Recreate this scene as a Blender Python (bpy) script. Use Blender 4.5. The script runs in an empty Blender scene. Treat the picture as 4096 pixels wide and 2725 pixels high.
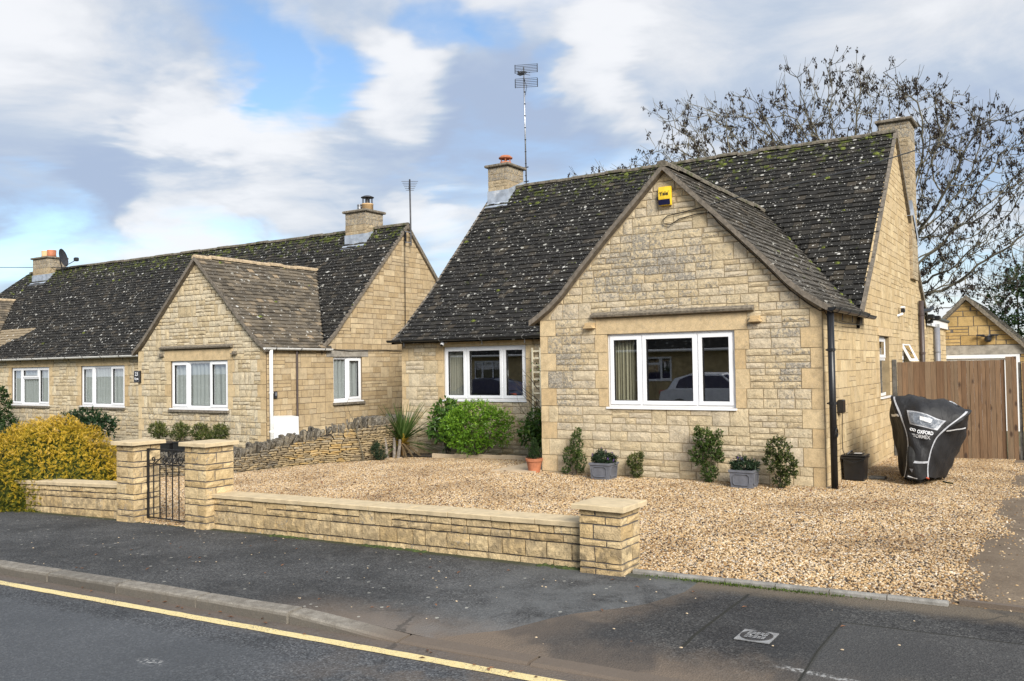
import bpy, math, random
import numpy as np
from mathutils import Vector, Matrix
from mathutils.bvhtree import BVHTree
S = bpy.context.scene
COL = S.collection

# ------------------------------------------------------------------ camera
CAM = Vector((6.814, -11.409, 1.6))
_y, _p, _r = math.radians(32.719), math.radians(1.656), math.radians(0.886)
FW = Vector((-math.sin(_y)*math.cos(_p), math.cos(_y)*math.cos(_p), math.sin(_p)))
_R = Vector((math.cos(_y), math.sin(_y), 0)); _U = _R.cross(FW)
RT = _R*math.cos(_r) - _U*math.sin(_r); UP = RT.cross(FW)
cd = bpy.data.cameras.new('camera'); cam = bpy.data.objects.new('camera', cd); COL.objects.link(cam)
cd.sensor_width = 36; cd.lens = 3480.09/4096*36; cd.clip_end = 2000
cam.matrix_world = Matrix(((RT.x, UP.x, -FW.x, CAM.x), (RT.y, UP.y, -FW.y, CAM.y), (RT.z, UP.z, -FW.z, CAM.z), (0, 0, 0, 1)))
S.camera = cam

# ------------------------------------------------------------------ node helpers
class NB:
    def __init__(s, tree): s.t = tree; s.N = tree.nodes; s.L = tree.links
    def n(s, typ, **kw):
        o = s.N.new(typ)
        for k, v in kw.items(): setattr(o, k, v)
        return o
    def put(s, sock, v):
        if hasattr(v, 'is_output') or isinstance(v, bpy.types.NodeSocket): s.L.new(v, sock)
        else:
            if isinstance(v, tuple) and len(v) == 3 and sock.type == 'RGBA': v = v+(1,)
            sock.default_value = v
    def m(s, op, a, b=None, c=None):
        o = s.n('ShaderNodeMath', operation=op); s.put(o.inputs[0], a)
        if b is not None: s.put(o.inputs[1], b)
        if c is not None: s.put(o.inputs[2], c)
        return o.outputs[0]
    def vm(s, op, a, b=None):
        o = s.n('ShaderNodeVectorMath', operation=op); s.put(o.inputs[0], a)
        if b is not None: s.put(o.inputs[1], b)
        return o.outputs['Value'] if op in ('DOT_PRODUCT', 'LENGTH', 'DISTANCE') else o.outputs[0]
    def noise(s, vec, scale, detail=3, rough=.55, dist=0, col=False):
        o = s.n('ShaderNodeTexNoise'); s.L.new(vec, o.inputs['Vector']); o.inputs['Scale'].default_value = scale
        o.inputs['Detail'].default_value = detail; o.inputs['Roughness'].default_value = rough; o.inputs['Distortion'].default_value = dist
        return o.outputs['Color' if col else 'Fac']
    def voro(s, vec, scale, out='Distance', feat='F1', rnd=1.0):
        o = s.n('ShaderNodeTexVoronoi', feature=feat); s.L.new(vec, o.inputs['Vector']); o.inputs['Scale'].default_value = scale
        o.inputs['Randomness'].default_value = rnd
        return o if out is None else o.outputs[out]
    def mr(s, v, a, b, c=0., d=1., smooth=True):
        o = s.n('ShaderNodeMapRange', interpolation_type='SMOOTHSTEP' if smooth else 'LINEAR'); s.put(o.inputs[0], v)
        for i, x in enumerate((a, b, c, d)): s.put(o.inputs[i+1], x)
        return o.outputs[0]
    def ramp(s, fac, stops, interp='LINEAR'):
        o = s.n('ShaderNodeValToRGB'); o.color_ramp.interpolation = interp; e = o.color_ramp.elements
        while len(e) < len(stops): e.new(1)
        for i, (p, c) in enumerate(stops): e[i].position = p; e[i].color = tuple(c)+(1,)
        s.put(o.inputs[0], fac); return o.outputs[0]
    def mix(s, fac, a, b, mode='MIX'):
        o = s.n('ShaderNodeMix', data_type='RGBA', blend_type=mode); s.put(o.inputs['Factor'], fac)
        s.put(o.inputs[6], a); s.put(o.inputs[7], b); return o.outputs[2]
    def sep(s, v):
        o = s.n('ShaderNodeSeparateXYZ'); s.L.new(v, o.inputs[0]); return o.outputs
    def scale(s, col, k):   # colour times scalar
        o = s.n('ShaderNodeMix', data_type='RGBA', blend_type='MULTIPLY'); o.inputs['Factor'].default_value = 1
        s.put(o.inputs[6], col); s.L.new(k, o.inputs[7]); return o.outputs[2]

# ------------------------------------------------------------------ daylight: hazy sun from the right, bright broken cloud
SUN_EL, SUN_AZ = math.radians(31), math.atan2(-.62, .78)
sd = Vector((math.cos(SUN_EL)*math.cos(SUN_AZ), math.cos(SUN_EL)*math.sin(SUN_AZ), math.sin(SUN_EL)))
ld = bpy.data.lights.new('sun', 'SUN'); ld.energy = 2.6; ld.angle = math.radians(27); ld.color = (1, .95, .87)
sun = bpy.data.objects.new('sun', ld); COL.objects.link(sun)
sun.rotation_euler = (-sd).to_track_quat('-Z', 'Y').to_euler()
W = bpy.data.worlds.new('World'); S.world = W; W.use_nodes = True
b = NB(W.node_tree); bg = b.N['Background']; bg.inputs[1].default_value = 0.1
sky = b.n('ShaderNodeTexSky', sky_type='NISHITA'); sky.sun_disc = False
sky.sun_elevation = SUN_EL; sky.sun_rotation = math.pi/2 - SUN_AZ; sky.air_density = 1.0; sky.dust_density = .6; sky.ozone_density = 1.5
tc = b.n('ShaderNodeTexCoord').outputs['Generated']
x, y, z = b.sep(tc)
zz = b.m('ADD', b.m('MAXIMUM', z, 0), .17)
cmb = b.n('ShaderNodeCombineXYZ'); b.put(cmb.inputs[0], b.m('DIVIDE', x, zz)); b.put(cmb.inputs[1], b.m('DIVIDE', y, zz)); b.put(cmb.inputs[2], z)
pv = cmb.outputs[0]
big = b.noise(pv, .80, 7, .56, .5)
fine = b.noise(pv, 2.1, 8, .60, .4)
wv = b.vm('MULTIPLY', b.vm('SUBTRACT', b.noise(pv, 1.3, 5, .6, .6, col=True), (.5, .5, .5)), (.34, .34, .20))
tcw = b.vm('NORMALIZE', b.vm('ADD', tc, wv))
def spot(d, k, amp):   # a region of sky round a direction
    o = b.vm('DOT_PRODUCT', tcw, tuple(Vector(d).normalized()))
    return b.m('MULTIPLY', b.mr(o, 1-(1-k)*1.9, 1.0), amp)
cover = b.m('ADD', b.m('MULTIPLY', big, .75), b.m('MULTIPLY', fine, .35))
for d, k, a in [((-0.738, 0.594, 0.321), 0.99844, -0.2), ((-0.701, 0.642, 0.311), 0.99863, -0.22), ((-0.666, 0.684, 0.299), 0.99939, -0.16), ((-0.568, 0.743, 0.354), 0.99912, -0.17), ((-0.523, 0.779, 0.347), 0.99951, -0.13), ((-0.464, 0.828, 0.316), 0.99966, -0.16), ((-0.818, 0.484, 0.311), 0.99863, -0.1), ((-0.858, 0.494, 0.137), 0.99756, -0.05), ((-0.773, 0.611, 0.17), 0.99939, -0.13), ((-0.877, 0.457, 0.152), 0.99863, -0.06), ((-0.777, 0.567, 0.274), 0.99803, 0.14), ((-0.837, 0.482, 0.259), 0.99813, 0.09), ((-0.623, 0.728, 0.286), 0.99844, 0.18), ((-0.7, 0.669, 0.249), 0.99756, 0.13), ((-0.53, 0.806, 0.263), 0.99756, 0.1), ((-0.403, 0.864, 0.303), 0.99692, 0.15), ((-0.787, 0.575, 0.222), 0.99619, 0.12), ((-0.65, 0.733, 0.202), 0.99619, 0.1), ((-0.206, 0.929, 0.309), 0.98163, 0.12), ((-0.805, 0.477, 0.352), 0.99863, 0.06), ((-0.673, 0.644, 0.364), 0.99863, 0.1)]:
    cover = b.m('ADD', cover, spot(d, k, a))
cl = b.mr(cover, .31, .64)
shade = b.m('ADD', b.m('MULTIPLY', b.noise(pv, .9, 4, .5, .3), .6), b.m('MULTIPLY', fine, .4))
for d, k, a in [((-0.861, 0.471, 0.192), 0.99452, -0.17), ((-0.793, 0.579, 0.191), 0.99619, -0.11), ((-0.508, 0.824, 0.252), 0.99540, -0.17), ((-0.614, 0.755, 0.232), 0.99692, -0.1), ((-0.074, 0.971, 0.227), 0.99692, -0.11), ((-0.769, 0.533, 0.353), 0.99619, -0.1), ((-0.613, 0.694, 0.378), 0.99756, -0.06), ((-0.777, 0.567, 0.274), 0.99863, 0.12), ((-0.723, 0.637, 0.268), 0.99863, 0.09), ((-0.621, 0.726, 0.296), 0.99897, 0.17), ((-0.414, 0.856, 0.308), 0.99844, 0.13), ((-0.252, 0.911, 0.326), 0.98481, -0.03), ((-0.784, 0.604, 0.143), 0.99863, 0.09), ((-0.608, 0.778, 0.161), 0.99912, 0.1)]:
    shade = b.m('ADD', shade, spot(d, k, a))
CB = 5.0
ccol = b.ramp(b.mr(shade, .30, .62), [(0, (.39*CB, .475*CB, .64*CB)), (.4, (.51*CB, .585*CB, .70*CB)), (.75, (.72*CB, .745*CB, .79*CB)), (1, (.865*CB, .875*CB, .90*CB))])
skyc = b.mix(1, sky.outputs[0], (.78, .84, .88), 'MULTIPLY')
b.put(bg.inputs[0], b.mix(b.m('MULTIPLY', cl, .96), skyc, ccol))
vs = S.view_settings; vs.view_transform = 'Standard'; vs.look = 'None'; vs.gamma = 1; vs.exposure = 1.12; vs.use_curve_mapping = False
S.cycles.use_denoising = True; S.cycles.max_bounces = 8; S.cycles.transparent_max_bounces = 12

# ------------------------------------------------------------------ lie of the land
CP = np.array([(3.5,-5.35,0),(-.95,-5.35,-.075),(-5.1,-5.35,-.18),(6.1,-5.3,.05),(0,0,-.02),(4.16,0,0.),(4.16,5,-.08),(6.06,5,-.05),
(-4.62,2.24,-.15),(-1.3,1.9,-.06),(-7.2,1,-.22),(2.4,-7.3,-.01),(-1,-7.36,-.06),(-5,-7.4,-.15),(6,-7.3,.04),(-12,-5.35,-.3),(-12,-7.4,-.28),(-12,3,-.33),(9,-5.3,.09),(9,-7.3,.08),(8,3,-.02),(-7,9,-.3),(5,9,-.12),(9,9,-.05)])
def _k(r): return np.where(r > 0, r*r*np.log(np.maximum(r, 1e-9)), 0)
_n = len(CP); _A = np.zeros((_n+3, _n+3))
_A[:_n, :_n] = _k(np.hypot(CP[:, None, 0]-CP[None, :, 0], CP[:, None, 1]-CP[None, :, 1]))+np.eye(_n)*.5
_A[:_n, _n] = 1; _A[:_n, _n+1:] = CP[:, :2]; _A[_n:, :_n] = _A[:_n, _n:].T
_W = np.linalg.solve(_A, np.r_[CP[:, 2], 0, 0, 0])
def gz(x, y):
    x = min(max(x, -12), 9); y = min(max(y, -7.4), 9)
    r = np.hypot(x-CP[:, 0], y-CP[:, 1]); return float(_W[:_n]@_k(r)+_W[_n]+_W[_n+1]*x+_W[_n+2]*y)
def kerb_y(x): return -7.41+.028*min(max(x, -14), 10)          # foot of the kerb
def road_z(x, y=-7.4): return gz(x, -7.35)-.075-.02*min(1, max(0, -7.9-y)/2)*0

# ------------------------------------------------------------------ mesh helpers
ORG = {}
class MB:
    def __init__(s): s.v = []; s.f = []; s.t = []; s.m = []
    def add(s, vs, fs, tint=(0, 0, 0), mi=0):
        o = len(s.v); s.v.extend(tuple(p) for p in vs)
        for f in fs: s.f.append(tuple(i+o for i in f)); s.t.append(tint); s.m.append(mi)
    def box(s, x0, x1, y0, y1, z0, z1, tint=(0, 0, 0), mi=0):
        s.add([(x0,y0,z0),(x1,y0,z0),(x1,y1,z0),(x0,y1,z0),(x0,y0,z1),(x1,y0,z1),(x1,y1,z1),(x0,y1,z1)],
              [(0,3,2,1),(4,5,6,7),(0,1,5,4),(1,2,6,5),(2,3,7,6),(3,0,4,7)], tint, mi)
    def bbox(s, x0, x1, y0, y1, z0, z1, b=.01, tint=(0, 0, 0), mi=0):   # bevelled box
        V = []; F = []
        for zz, i in ((z0, b), (z0+b, 0), (z1-b, 0), (z1, b)):
            V += [(x0+i+b*(i == 0)*0, y0+i, zz), (x1-i, y0+i, zz), (x1-i, y1-i, zz), (x0+i, y1-i, zz)]
        for k in range(3):
            for j in range(4): F.append((4*k+j, 4*k+(j+1) % 4, 4*k+4+(j+1) % 4, 4*k+4+j))
        F += [(3, 2, 1, 0), (12, 13, 14, 15)]
        s.add(V, F, tint, mi)
    def obox(s, fr, u0, u1, v0, v1, w0, w1, tint=(0, 0, 0), mi=0):    # box in a facade frame
        s.add([fr(u0,v0,w0),fr(u1,v0,w0),fr(u1,v1,w0),fr(u0,v1,w0),fr(u0,v0,w1),fr(u1,v0,w1),fr(u1,v1,w1),fr(u0,v1,w1)],
              [(0,3,2,1),(4,5,6,7),(0,1,5,4),(1,2,6,5),(2,3,7,6),(3,0,4,7)], tint, mi)
    def tube(s, pts, r, n=6, tint=(0, 0, 0), mi=0, cap=True):
        pts = [Vector(p) for p in pts]; rs = r if isinstance(r, (list, tuple)) else [r]*len(pts)
        V = []; F = []; prev = None
        for i, p in enumerate(pts):
            d = (pts[min(i+1, len(pts)-1)]-pts[max(i-1, 0)]).normalized()
            if prev is None: a = d.orthogonal().normalized()
            else:
                a = prev-d*prev.dot(d)
                a = a.normalized() if a.length > 1e-6 else d.orthogonal().normalized()
            prev = a; c = d.cross(a)
            for k in range(n):
                t = 2*math.pi*k/n; V.append(p+(a*math.cos(t)+c*math.sin(t))*rs[i])
        for i in range(len(pts)-1):
            for k in range(n): F.append((i*n+k, i*n+(k+1) % n, (i+1)*n+(k+1) % n, (i+1)*n+k))
        if cap: F += [tuple(range(n-1, -1, -1)), tuple(range((len(pts)-1)*n, len(pts)*n))]
        s.add(V, F, tint, mi)
    def lathe(s, c, prof, n=20, tint=(0, 0, 0), mi=0, close=True):
        V = []; F = []
        for r, z in prof:
            for k in range(n): V.append((c[0]+r*math.cos(2*math.pi*k/n), c[1]+r*math.sin(2*math.pi*k/n), c[2]+z))
        for i in range(len(prof)-1):
            for k in range(n): F.append((i*n+k, i*n+(k+1) % n, (i+1)*n+(k+1) % n, (i+1)*n+k))
        if close: F += [tuple(range(n-1, -1, -1)), tuple(range((len(prof)-1)*n, len(prof)*n))]
        s.add(V, F, tint, mi)
    def build(s, name, mats, parent=None, at=None, kind=None, smooth=False, mod=None):
        if not isinstance(mats, (list, tuple)): mats = [mats]
        o0 = ORG[parent.name] if parent else Vector(at or (0, 0, 0))
        me = bpy.data.meshes.new(name)
        co = np.array(s.v, dtype=np.float64).reshape(-1, 3)-np.array(o0)
        me.from_pydata(co.tolist(), [], s.f)
        for m in mats: me.materials.append(m)
        if len(mats) > 1: me.polygons.foreach_set('material_index', s.m)
        at_ = me.attributes.new('tint', 'FLOAT_COLOR', 'FACE')
        at_.data.foreach_set('color', np.c_[np.array(s.t, dtype=np.float32).reshape(-1, 3), np.ones(len(s.f), np.float32)].ravel())
        if smooth: me.polygons.foreach_set('use_smooth', [True]*len(s.f))
        me.update()
        ob = bpy.data.objects.new(name, me); COL.objects.link(ob)
        if parent: ob.parent = parent
        else: ob.location = o0
        ORG[ob.name] = o0
        if kind: ob['kind'] = kind
        return ob
def tag(o, label, cat, group=None):
    o['label'] = label; o['category'] = cat
    if group: o['group'] = group
    return o
def thing(name, at, label, cat, group=None):
    o = bpy.data.objects.new(name, None); COL.objects.link(o); o.location = at; o.empty_display_size = .1
    ORG[o.name] = Vector(at); return tag(o, label, cat, group)
def dup(root, loc, label, rz=0):
    r = root.copy(); COL.objects.link(r); r.location = loc; r.rotation_euler = (0, 0, rz); r['label'] = label
    def rec(a, bb):
        for ch in a.children:
            c = ch.copy(); COL.objects.link(c); c.parent = bb; rec(ch, c)
    rec(root, r); return r
def frame(O, ux, n):
    O = Vector(O); ux = Vector(ux); n = Vector(n); uz = Vector((0, 0, 1))
    def P(u, v, w=0): return O+ux*u+uz*v+n*w
    P.n = n; P.ux = ux; P.O = O
    return P
def clip_poly(poly, clip):      # both counter-clockwise, clip convex
    out = poly
    for i in range(len(clip)):
        a, c = clip[i], clip[(i+1) % len(clip)]; inp = out; out = []
        if not inp: return []
        side = lambda p: (c[0]-a[0])*(p[1]-a[1])-(c[1]-a[1])*(p[0]-a[0])
        for j in range(len(inp)):
            p, q = inp[j], inp[(j+1) % len(inp)]; sp, sq = side(p), side(q)
            if sp >= 0: out.append(p)
            if sp*sq < 0:
                t = sp/(sp-sq); out.append((p[0]+t*(q[0]-p[0]), p[1]+t*(q[1]-p[1])))
    return out
def area(p): return .5*abs(sum(p[i][0]*p[(i+1) % len(p)][1]-p[(i+1) % len(p)][0]*p[i][1] for i in range(len(p))))
def inpoly(x, y, P):
    c = False; j = len(P)-1
    for i in range(len(P)):
        if (P[i][1] > y) != (P[j][1] > y) and x < (P[j][0]-P[i][0])*(y-P[i][1])/(P[j][1]-P[i][1])+P[i][0]: c = not c
        j = i
    return c
# ------------------------------------------------------------------ materials
def newmat(name):
    m = bpy.data.materials.new(name); m.use_nodes = True; b = NB(m.node_tree); b.bsdf = b.N['Principled BSDF']
    b.oc = b.n('ShaderNodeTexCoord').outputs['Object']; b.geo = b.n('ShaderNodeNewGeometry')
    b.pos = b.geo.outputs['Position']
    return m, b
def bump(b, h, strength=.5, dist=.01, nrm=None):
    o = b.n('ShaderNodeBump'); o.inputs['Strength'].default_value = strength; o.inputs['Distance'].default_value = dist
    b.L.new(h, o.inputs['Height']); b.L.new(o.outputs[0], b.bsdf.inputs['Normal'])
def tintn(b):
    a = b.n('ShaderNodeAttribute', attribute_name='tint'); return b.sep(a.outputs['Color'])
def plain(name, col, rough=.5, metal=0, var=.12, scale=12, bmp=0, bs=60, spec=None, dirt=None):
    m, b = newmat(name)
    f = b.noise(b.oc, scale, 4)
    lo = tuple(c*(1-var) for c in col); hi = tuple(min(1, c*(1+var)) for c in col)
    c = b.ramp(b.mr(f, .3, .7), [(0, lo), (1, hi)])
    if dirt:
        c = b.mix(b.mr(b.noise(b.oc, dirt[2], 5, .65), dirt[1], dirt[1]+.18), c, dirt[0])
    b.put(b.bsdf.inputs['Base Color'], c); b.bsdf.inputs['Roughness'].default_value = rough; b.bsdf.inputs['Metallic'].default_value = metal
    if spec is not None: b.bsdf.inputs['Specular IOR Level'].default_value = spec
    if bmp: bump(b, b.noise(b.oc, bs, 4, .6), bmp, .006)
    return m
def stone_mat(name, stops, bstr=.7, lich=((.10, .098, .095), (.38, .355, .31)), bscale=20, soil=None, bdist=.035):
    m, b = newmat(name); r, g, bb = tintn(b)
    c = b.ramp(r, stops)
    n1 = b.noise(b.pos, 9, 5, .6); n2 = b.noise(b.pos, 70, 3, .7); n3 = b.noise(b.pos, 26, 5, .7)
    c = b.mix(.55, c, b.ramp(b.mr(n1, .25, .75), [(0, (.62, .60, .56)), (.5, (.98, .97, .95)), (1, (1.22, 1.18, 1.1))]), 'MULTIPLY')
    c = b.mix(.5, c, b.ramp(b.mr(n2, .25, .75), [(0, (.66, .65, .62)), (1, (1.25, 1.24, 1.22))]), 'MULTIPLY')
    # grey and black lichen where the weather amount is high
    lm = b.m('MULTIPLY', b.mr(b.m('ADD', n3, b.m('MULTIPLY', g, .22)), .57, .72), b.mr(g, .02, .3))
    c = b.mix(b.m('MULTIPLY', lm, .8), c, b.ramp(b.mr(n2, .35, .65), [(0, lich[0]), (1, lich[1])]))
    if soil: c = b.mix(b.m('MULTIPLY', b.mr(bb, 0, 1), b.mr(b.noise(b.pos, 14, 4), .38, .62)), c, soil)
    b.put(b.bsdf.inputs['Base Color'], c); b.bsdf.inputs['Roughness'].default_value = .92; b.bsdf.inputs['Specular IOR Level'].default_value = .2
    h = b.m('ADD', b.m('MULTIPLY', b.noise(b.pos, bscale, 5, .62, .6), 1.0), b.m('MULTIPLY', b.noise(b.pos, 120, 3), .2))
    bump(b, h, bstr, bdist)
    return m
HONEY = [(0, (.45, .345, .21)), (.25, (.54, .445, .295)), (.5, (.58, .485, .33)), (.75, (.53, .455, .34)), (1, (.64, .545, .385))]
M_ROCK = stone_mat('rock_faced_stone', HONEY, .55)
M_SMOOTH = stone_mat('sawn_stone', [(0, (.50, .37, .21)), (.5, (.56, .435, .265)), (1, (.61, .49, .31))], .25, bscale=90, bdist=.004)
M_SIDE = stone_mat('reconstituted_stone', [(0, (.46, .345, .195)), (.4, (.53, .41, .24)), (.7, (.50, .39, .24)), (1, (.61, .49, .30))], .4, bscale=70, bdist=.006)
M_NROCK = stone_mat('split_stone', [(0, (.48, .39, .25)), (.3, (.58, .48, .32)), (.6, (.54, .47, .35)), (1, (.65, .56, .40))], .5)
M_NSIDE = stone_mat('rough_block', [(0, (.41, .31, .185)), (.4, (.49, .38, .235)), (.7, (.45, .36, .24)), (1, (.57, .46, .30))], .45, bscale=60, bdist=.007)
M_WALLST = stone_mat('pitched_stone', [(0, (.46, .335, .175)), (.4, (.58, .44, .245)), (.7, (.53, .41, .245)), (1, (.65, .51, .30))], .6, soil=(.18, .14, .09))
M_DRY = stone_mat('dry_stone', [(0, (.20, .155, .10)), (.3, (.33, .26, .16)), (.6, (.42, .32, .18)), (.85, (.47, .32, .13)), (1, (.36, .31, .23))], .9, lich=((.04, .036, .03), (.30, .275, .23)))
M_DRYC = stone_mat('lichened_coping', [(0, (.07, .062, .05)), (.5, (.13, .11, .08)), (.85, (.24, .20, .14)), (1, (.36, .31, .22))], .9, lich=((.025, .022, .018), (.33, .30, .25)))
M_NMORT = plain('thin_brown_joint', (.17, .125, .075), .95, bmp=.3)
M_CHIM = stone_mat('chimney_stone', [(0, (.33, .26, .17)), (.5, (.40, .32, .21)), (1, (.45, .37, .25))], .6)
M_GAR = stone_mat('garage_stone', [(0, (.40, .27, .11)), (.5, (.46, .32, .14)), (1, (.50, .36, .17))], .4, bscale=60, bdist=.006)
M_MORT = plain('pale_mortar', (.33, .26, .165), .95, bmp=.4)
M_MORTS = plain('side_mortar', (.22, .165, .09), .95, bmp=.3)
M_MORTG = plain('grey_mortar', (.13, .115, .10), .95, bmp=.5, var=.25)
M_DARKJ = plain('dark_joint', (.055, .045, .035), 1)
M_COPE = plain('cast_coping', (.55, .44, .275), .9, var=.1, bmp=.5, bs=120, dirt=((.30, .25, .18), .60, 5))
M_LEDGE = plain('weathered_ledge', (.17, .145, .11), .95, var=.4, scale=22, bmp=.9, bs=40, dirt=((.42, .40, .35), .64, 30))
M_VERGE = plain('verge_mortar', (.155, .132, .105), .95, var=.3, scale=16, bmp=.8, bs=50, dirt=((.46, .43, .38), .63, 26))
M_CONC = plain('concrete', (.30, .275, .235), .95, var=.25, scale=8, bmp=.6, bs=90, dirt=((.17, .14, .105), .56, 6))
M_SLABST = plain('paving_stone', (.50, .39, .26), .9, var=.1, bmp=.3)
def roof_mat(name, dark, brown, spot=.55, rough=.9):
    m, b = newmat(name); r, g, bb = tintn(b)
    c = b.mix(1, dark, b.ramp(r, [(0, (.55, .55, .55)), (.5, (1, 1, 1)), (.93, (1.35, 1.3, 1.2)), (1, (2.6, 2.3, 1.9))]), 'MULTIPLY')
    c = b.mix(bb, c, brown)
    c = b.mix(.6, c, b.ramp(b.noise(b.pos, 38, 4, .7), [(.2, (.45, .45, .45)), (.55, (1, 1, 1)), (.8, (1.7, 1.65, 1.5))]), 'MULTIPLY')
    wob = b.vm('ADD', b.pos, b.vm('MULTIPLY', b.noise(b.pos, 20, 2, col=True), (.03, .03, .03)))
    for sc, thr, amt in ((5.6, .175, spot*.9), (10.5, .18, spot*.75), (20., .17, spot*.65), (36., .2, spot*.5)):
        vo = b.voro(wob, sc, None); pick = b.sep(vo.outputs['Color'])
        rad = b.m('MULTIPLY', b.mr(pick[1], 0, 1, .5, 1.25), thr)
        k = b.m('MULTIPLY', b.m('LESS_THAN', vo.outputs['Distance'], rad), b.m('GREATER_THAN', pick[0], 1-amt))
        k = b.m('MULTIPLY', k, b.mr(b.noise(b.pos, 60, 3), .3, .5, .55, 1))
        c = b.mix(b.m('MULTIPLY', k, .92), c, b.mix(pick[2], (.36, .35, .31), (.66, .65, .61)))
    mo = b.mr(b.m('ADD', b.noise(b.pos, 7, 5, .7), b.m('MULTIPLY', g, .22)), .66, .76)
    c = b.mix(b.m('MULTIPLY', mo, b.mr(g, .03, .5)), c, b.ramp(b.noise(b.pos, 30, 3), [(.3, (.03, .038, .012)), (.6, (.10, .12, .02)), (.8, (.14, .165, .03))]))
    b.put(b.bsdf.inputs['Base Color'], c); b.bsdf.inputs['Roughness'].default_value = rough; b.bsdf.inputs['Specular IOR Level'].default_value = .25
    bump(b, b.noise(b.pos, 55, 4, .65), .5, .006)
    return m
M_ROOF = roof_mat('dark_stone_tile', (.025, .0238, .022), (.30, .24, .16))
M_ROOFB = roof_mat('brown_stone_tile', (.125, .107, .083), (.23, .19, .14), .38)
M_ROOFG = roof_mat('grey_stone_tile', (.062, .057, .050), (.14, .125, .105), .5)
M_RIDGE = plain('ridge_tile', (.13, .112, .085), .95, var=.5, scale=18, bmp=.9, dirt=((.055, .065, .018), .50, 7))
M_MOSS = plain('moss', (.10, .12, .018), 1, var=.6, scale=26, bmp=1, bs=90, dirt=((.035, .042, .012), .46, 9))
M_MOSSD = plain('dark_moss', (.045, .065, .015), 1, var=.5, scale=20, bmp=1, bs=90)
M_UPVC = plain('white_upvc', (.80, .81, .83), .28, var=.02)
M_WPAINT = plain('white_paint', (.76, .75, .72), .5, var=.06, dirt=((.45, .42, .37), .66, 7))
M_BLACKPL = plain('black_plastic', (.012, .012, .013), .35, var=.2)
M_GREYPL = plain('grey_plastic', (.20, .205, .225), .4, var=.06)
M_BROWNPL = plain('brown_plastic', (.06, .042, .038), .45, var=.15)
M_LEAD = plain('lead', (.33, .37, .43), .55, metal=.15, var=.22, scale=6, dirt=((.55, .57, .60), .58, 5))
M_TERRA = plain('terracotta', (.40, .145, .07), .8, var=.2, scale=9, dirt=((.48, .33, .24), .62, 8))
M_BUFF = plain('buff_clay', (.55, .37, .19), .8, var=.12)
M_STEEL = plain('dull_steel', (.42, .43, .45), .4, metal=.9, var=.2)
M_DARKMET = plain('dark_metal', (.05, .05, .055), .5, metal=.5, var=.3)
M_IRON = plain('black_iron', (.012, .012, .012), .5, var=.4, scale=30, bmp=.4, dirt=((.16, .07, .03), .68, 14))
M_YELLOW = plain('yellow_plastic', (.78, .52, .03), .35, var=.04)
M_NAVY = plain('navy_lens', (.012, .013, .05), .2, var=.1)
M_INK = plain('black_print', (.01, .01, .012), .5)
M_WHITE = plain('white_print', (.75, .76, .78), .5, var=.03)
M_GREYPR = plain('reflective_tape', (.42, .43, .46), .45, var=.15, scale=40)
M_WOODG = plain('grey_wood', (.10, .095, .085), .9, var=.35, scale=12, bmp=.5)
M_CREAMW = plain('cream_wood', (.80, .74, .56), .7, var=.1)
M_FASCIA = plain('white_fascia', (.78, .79, .80), .4, var=.04)
M_FELT = plain('roof_felt', (.075, .085, .08), .9, var=.2, bmp=.5)
M_PLASTER = plain('room_plaster', (.40, .36, .30), .9)
M_CARPET = plain('room_floor', (.16, .13, .10), .95)
M_GREYPOT = plain('grey_planter', (.125, .13, .15), .55, var=.15, scale=10, dirt=((.26, .26, .27), .62, 9))
M_SOIL = plain('soil', (.055, .042, .03), 1, var=.4, scale=25, bmp=1, bs=40)
M_BARK = plain('bark', (.085, .07, .052), .95, var=.4, scale=10, bmp=.8, bs=30, dirt=((.13, .15, .07), .55, 5))
M_TWIG = plain('twig', (.13, .115, .078), .9, var=.35, scale=4)
M_KEYS = plain('seed_keys', (.022, .015, .011), .95, var=.5, scale=3)
M_RAWWOOD = plain('driftwood', (.22, .19, .16), .95, var=.35, scale=30, bmp=.8, bs=50)
M_TYRE = plain('tyre_rubber', (.012, .012, .012), .8)
M_REDDISH = plain('orange_reflector', (.5, .08, .03), .3)
M_BROWNLEAF = plain('dead_leaf', (.15, .07, .035), .9, var=.5, scale=4)

m, b = newmat('wood_board'); M_BOARD = m; r, g, bb = tintn(b)
st = b.vm('MULTIPLY', b.pos, (16., 16., 1.1)); off = b.n('ShaderNodeCombineXYZ'); b.put(off.inputs[0], b.m('MULTIPLY', r, 60)); b.put(off.inputs[2], b.m('MULTIPLY', g, 9))
sv = b.vm('ADD', st, off.outputs[0])
gr = b.noise(sv, 2.2, 5, .6, 1.2); fg = b.noise(b.vm('MULTIPLY', sv, (5, 5, .6)), 3, 3)
c = b.ramp(r, [(0, (.13, .072, .036)), (.35, (.195, .122, .068)), (.7, (.16, .112, .069)), (1, (.24, .16, .095))])
c = b.mix(.75, c, b.ramp(gr, [(.3, (.55, .48, .42)), (.5, (1, 1, 1)), (.68, (1.28, 1.2, 1.1))]), 'MULTIPLY')
c = b.mix(.4, c, b.ramp(fg, [(.3, (.65, .62, .6)), (.7, (1.2, 1.2, 1.2))]), 'MULTIPLY')
kn = b.voro(b.vm('ADD', b.vm('MULTIPLY', b.pos, (7, 7, 3.2)), off.outputs[0]), 1, None)
c = b.mix(b.m('MULTIPLY', b.mr(kn.outputs['Distance'], .24, .10), b.m('GREATER_THAN', b.sep(kn.outputs['Color'])[0], .5)), c, (.055, .03, .017))
b.put(b.bsdf.inputs['Base Color'], c); b.bsdf.inputs['Roughness'].default_value = .8; bump(b, gr, .3, .004)

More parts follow.
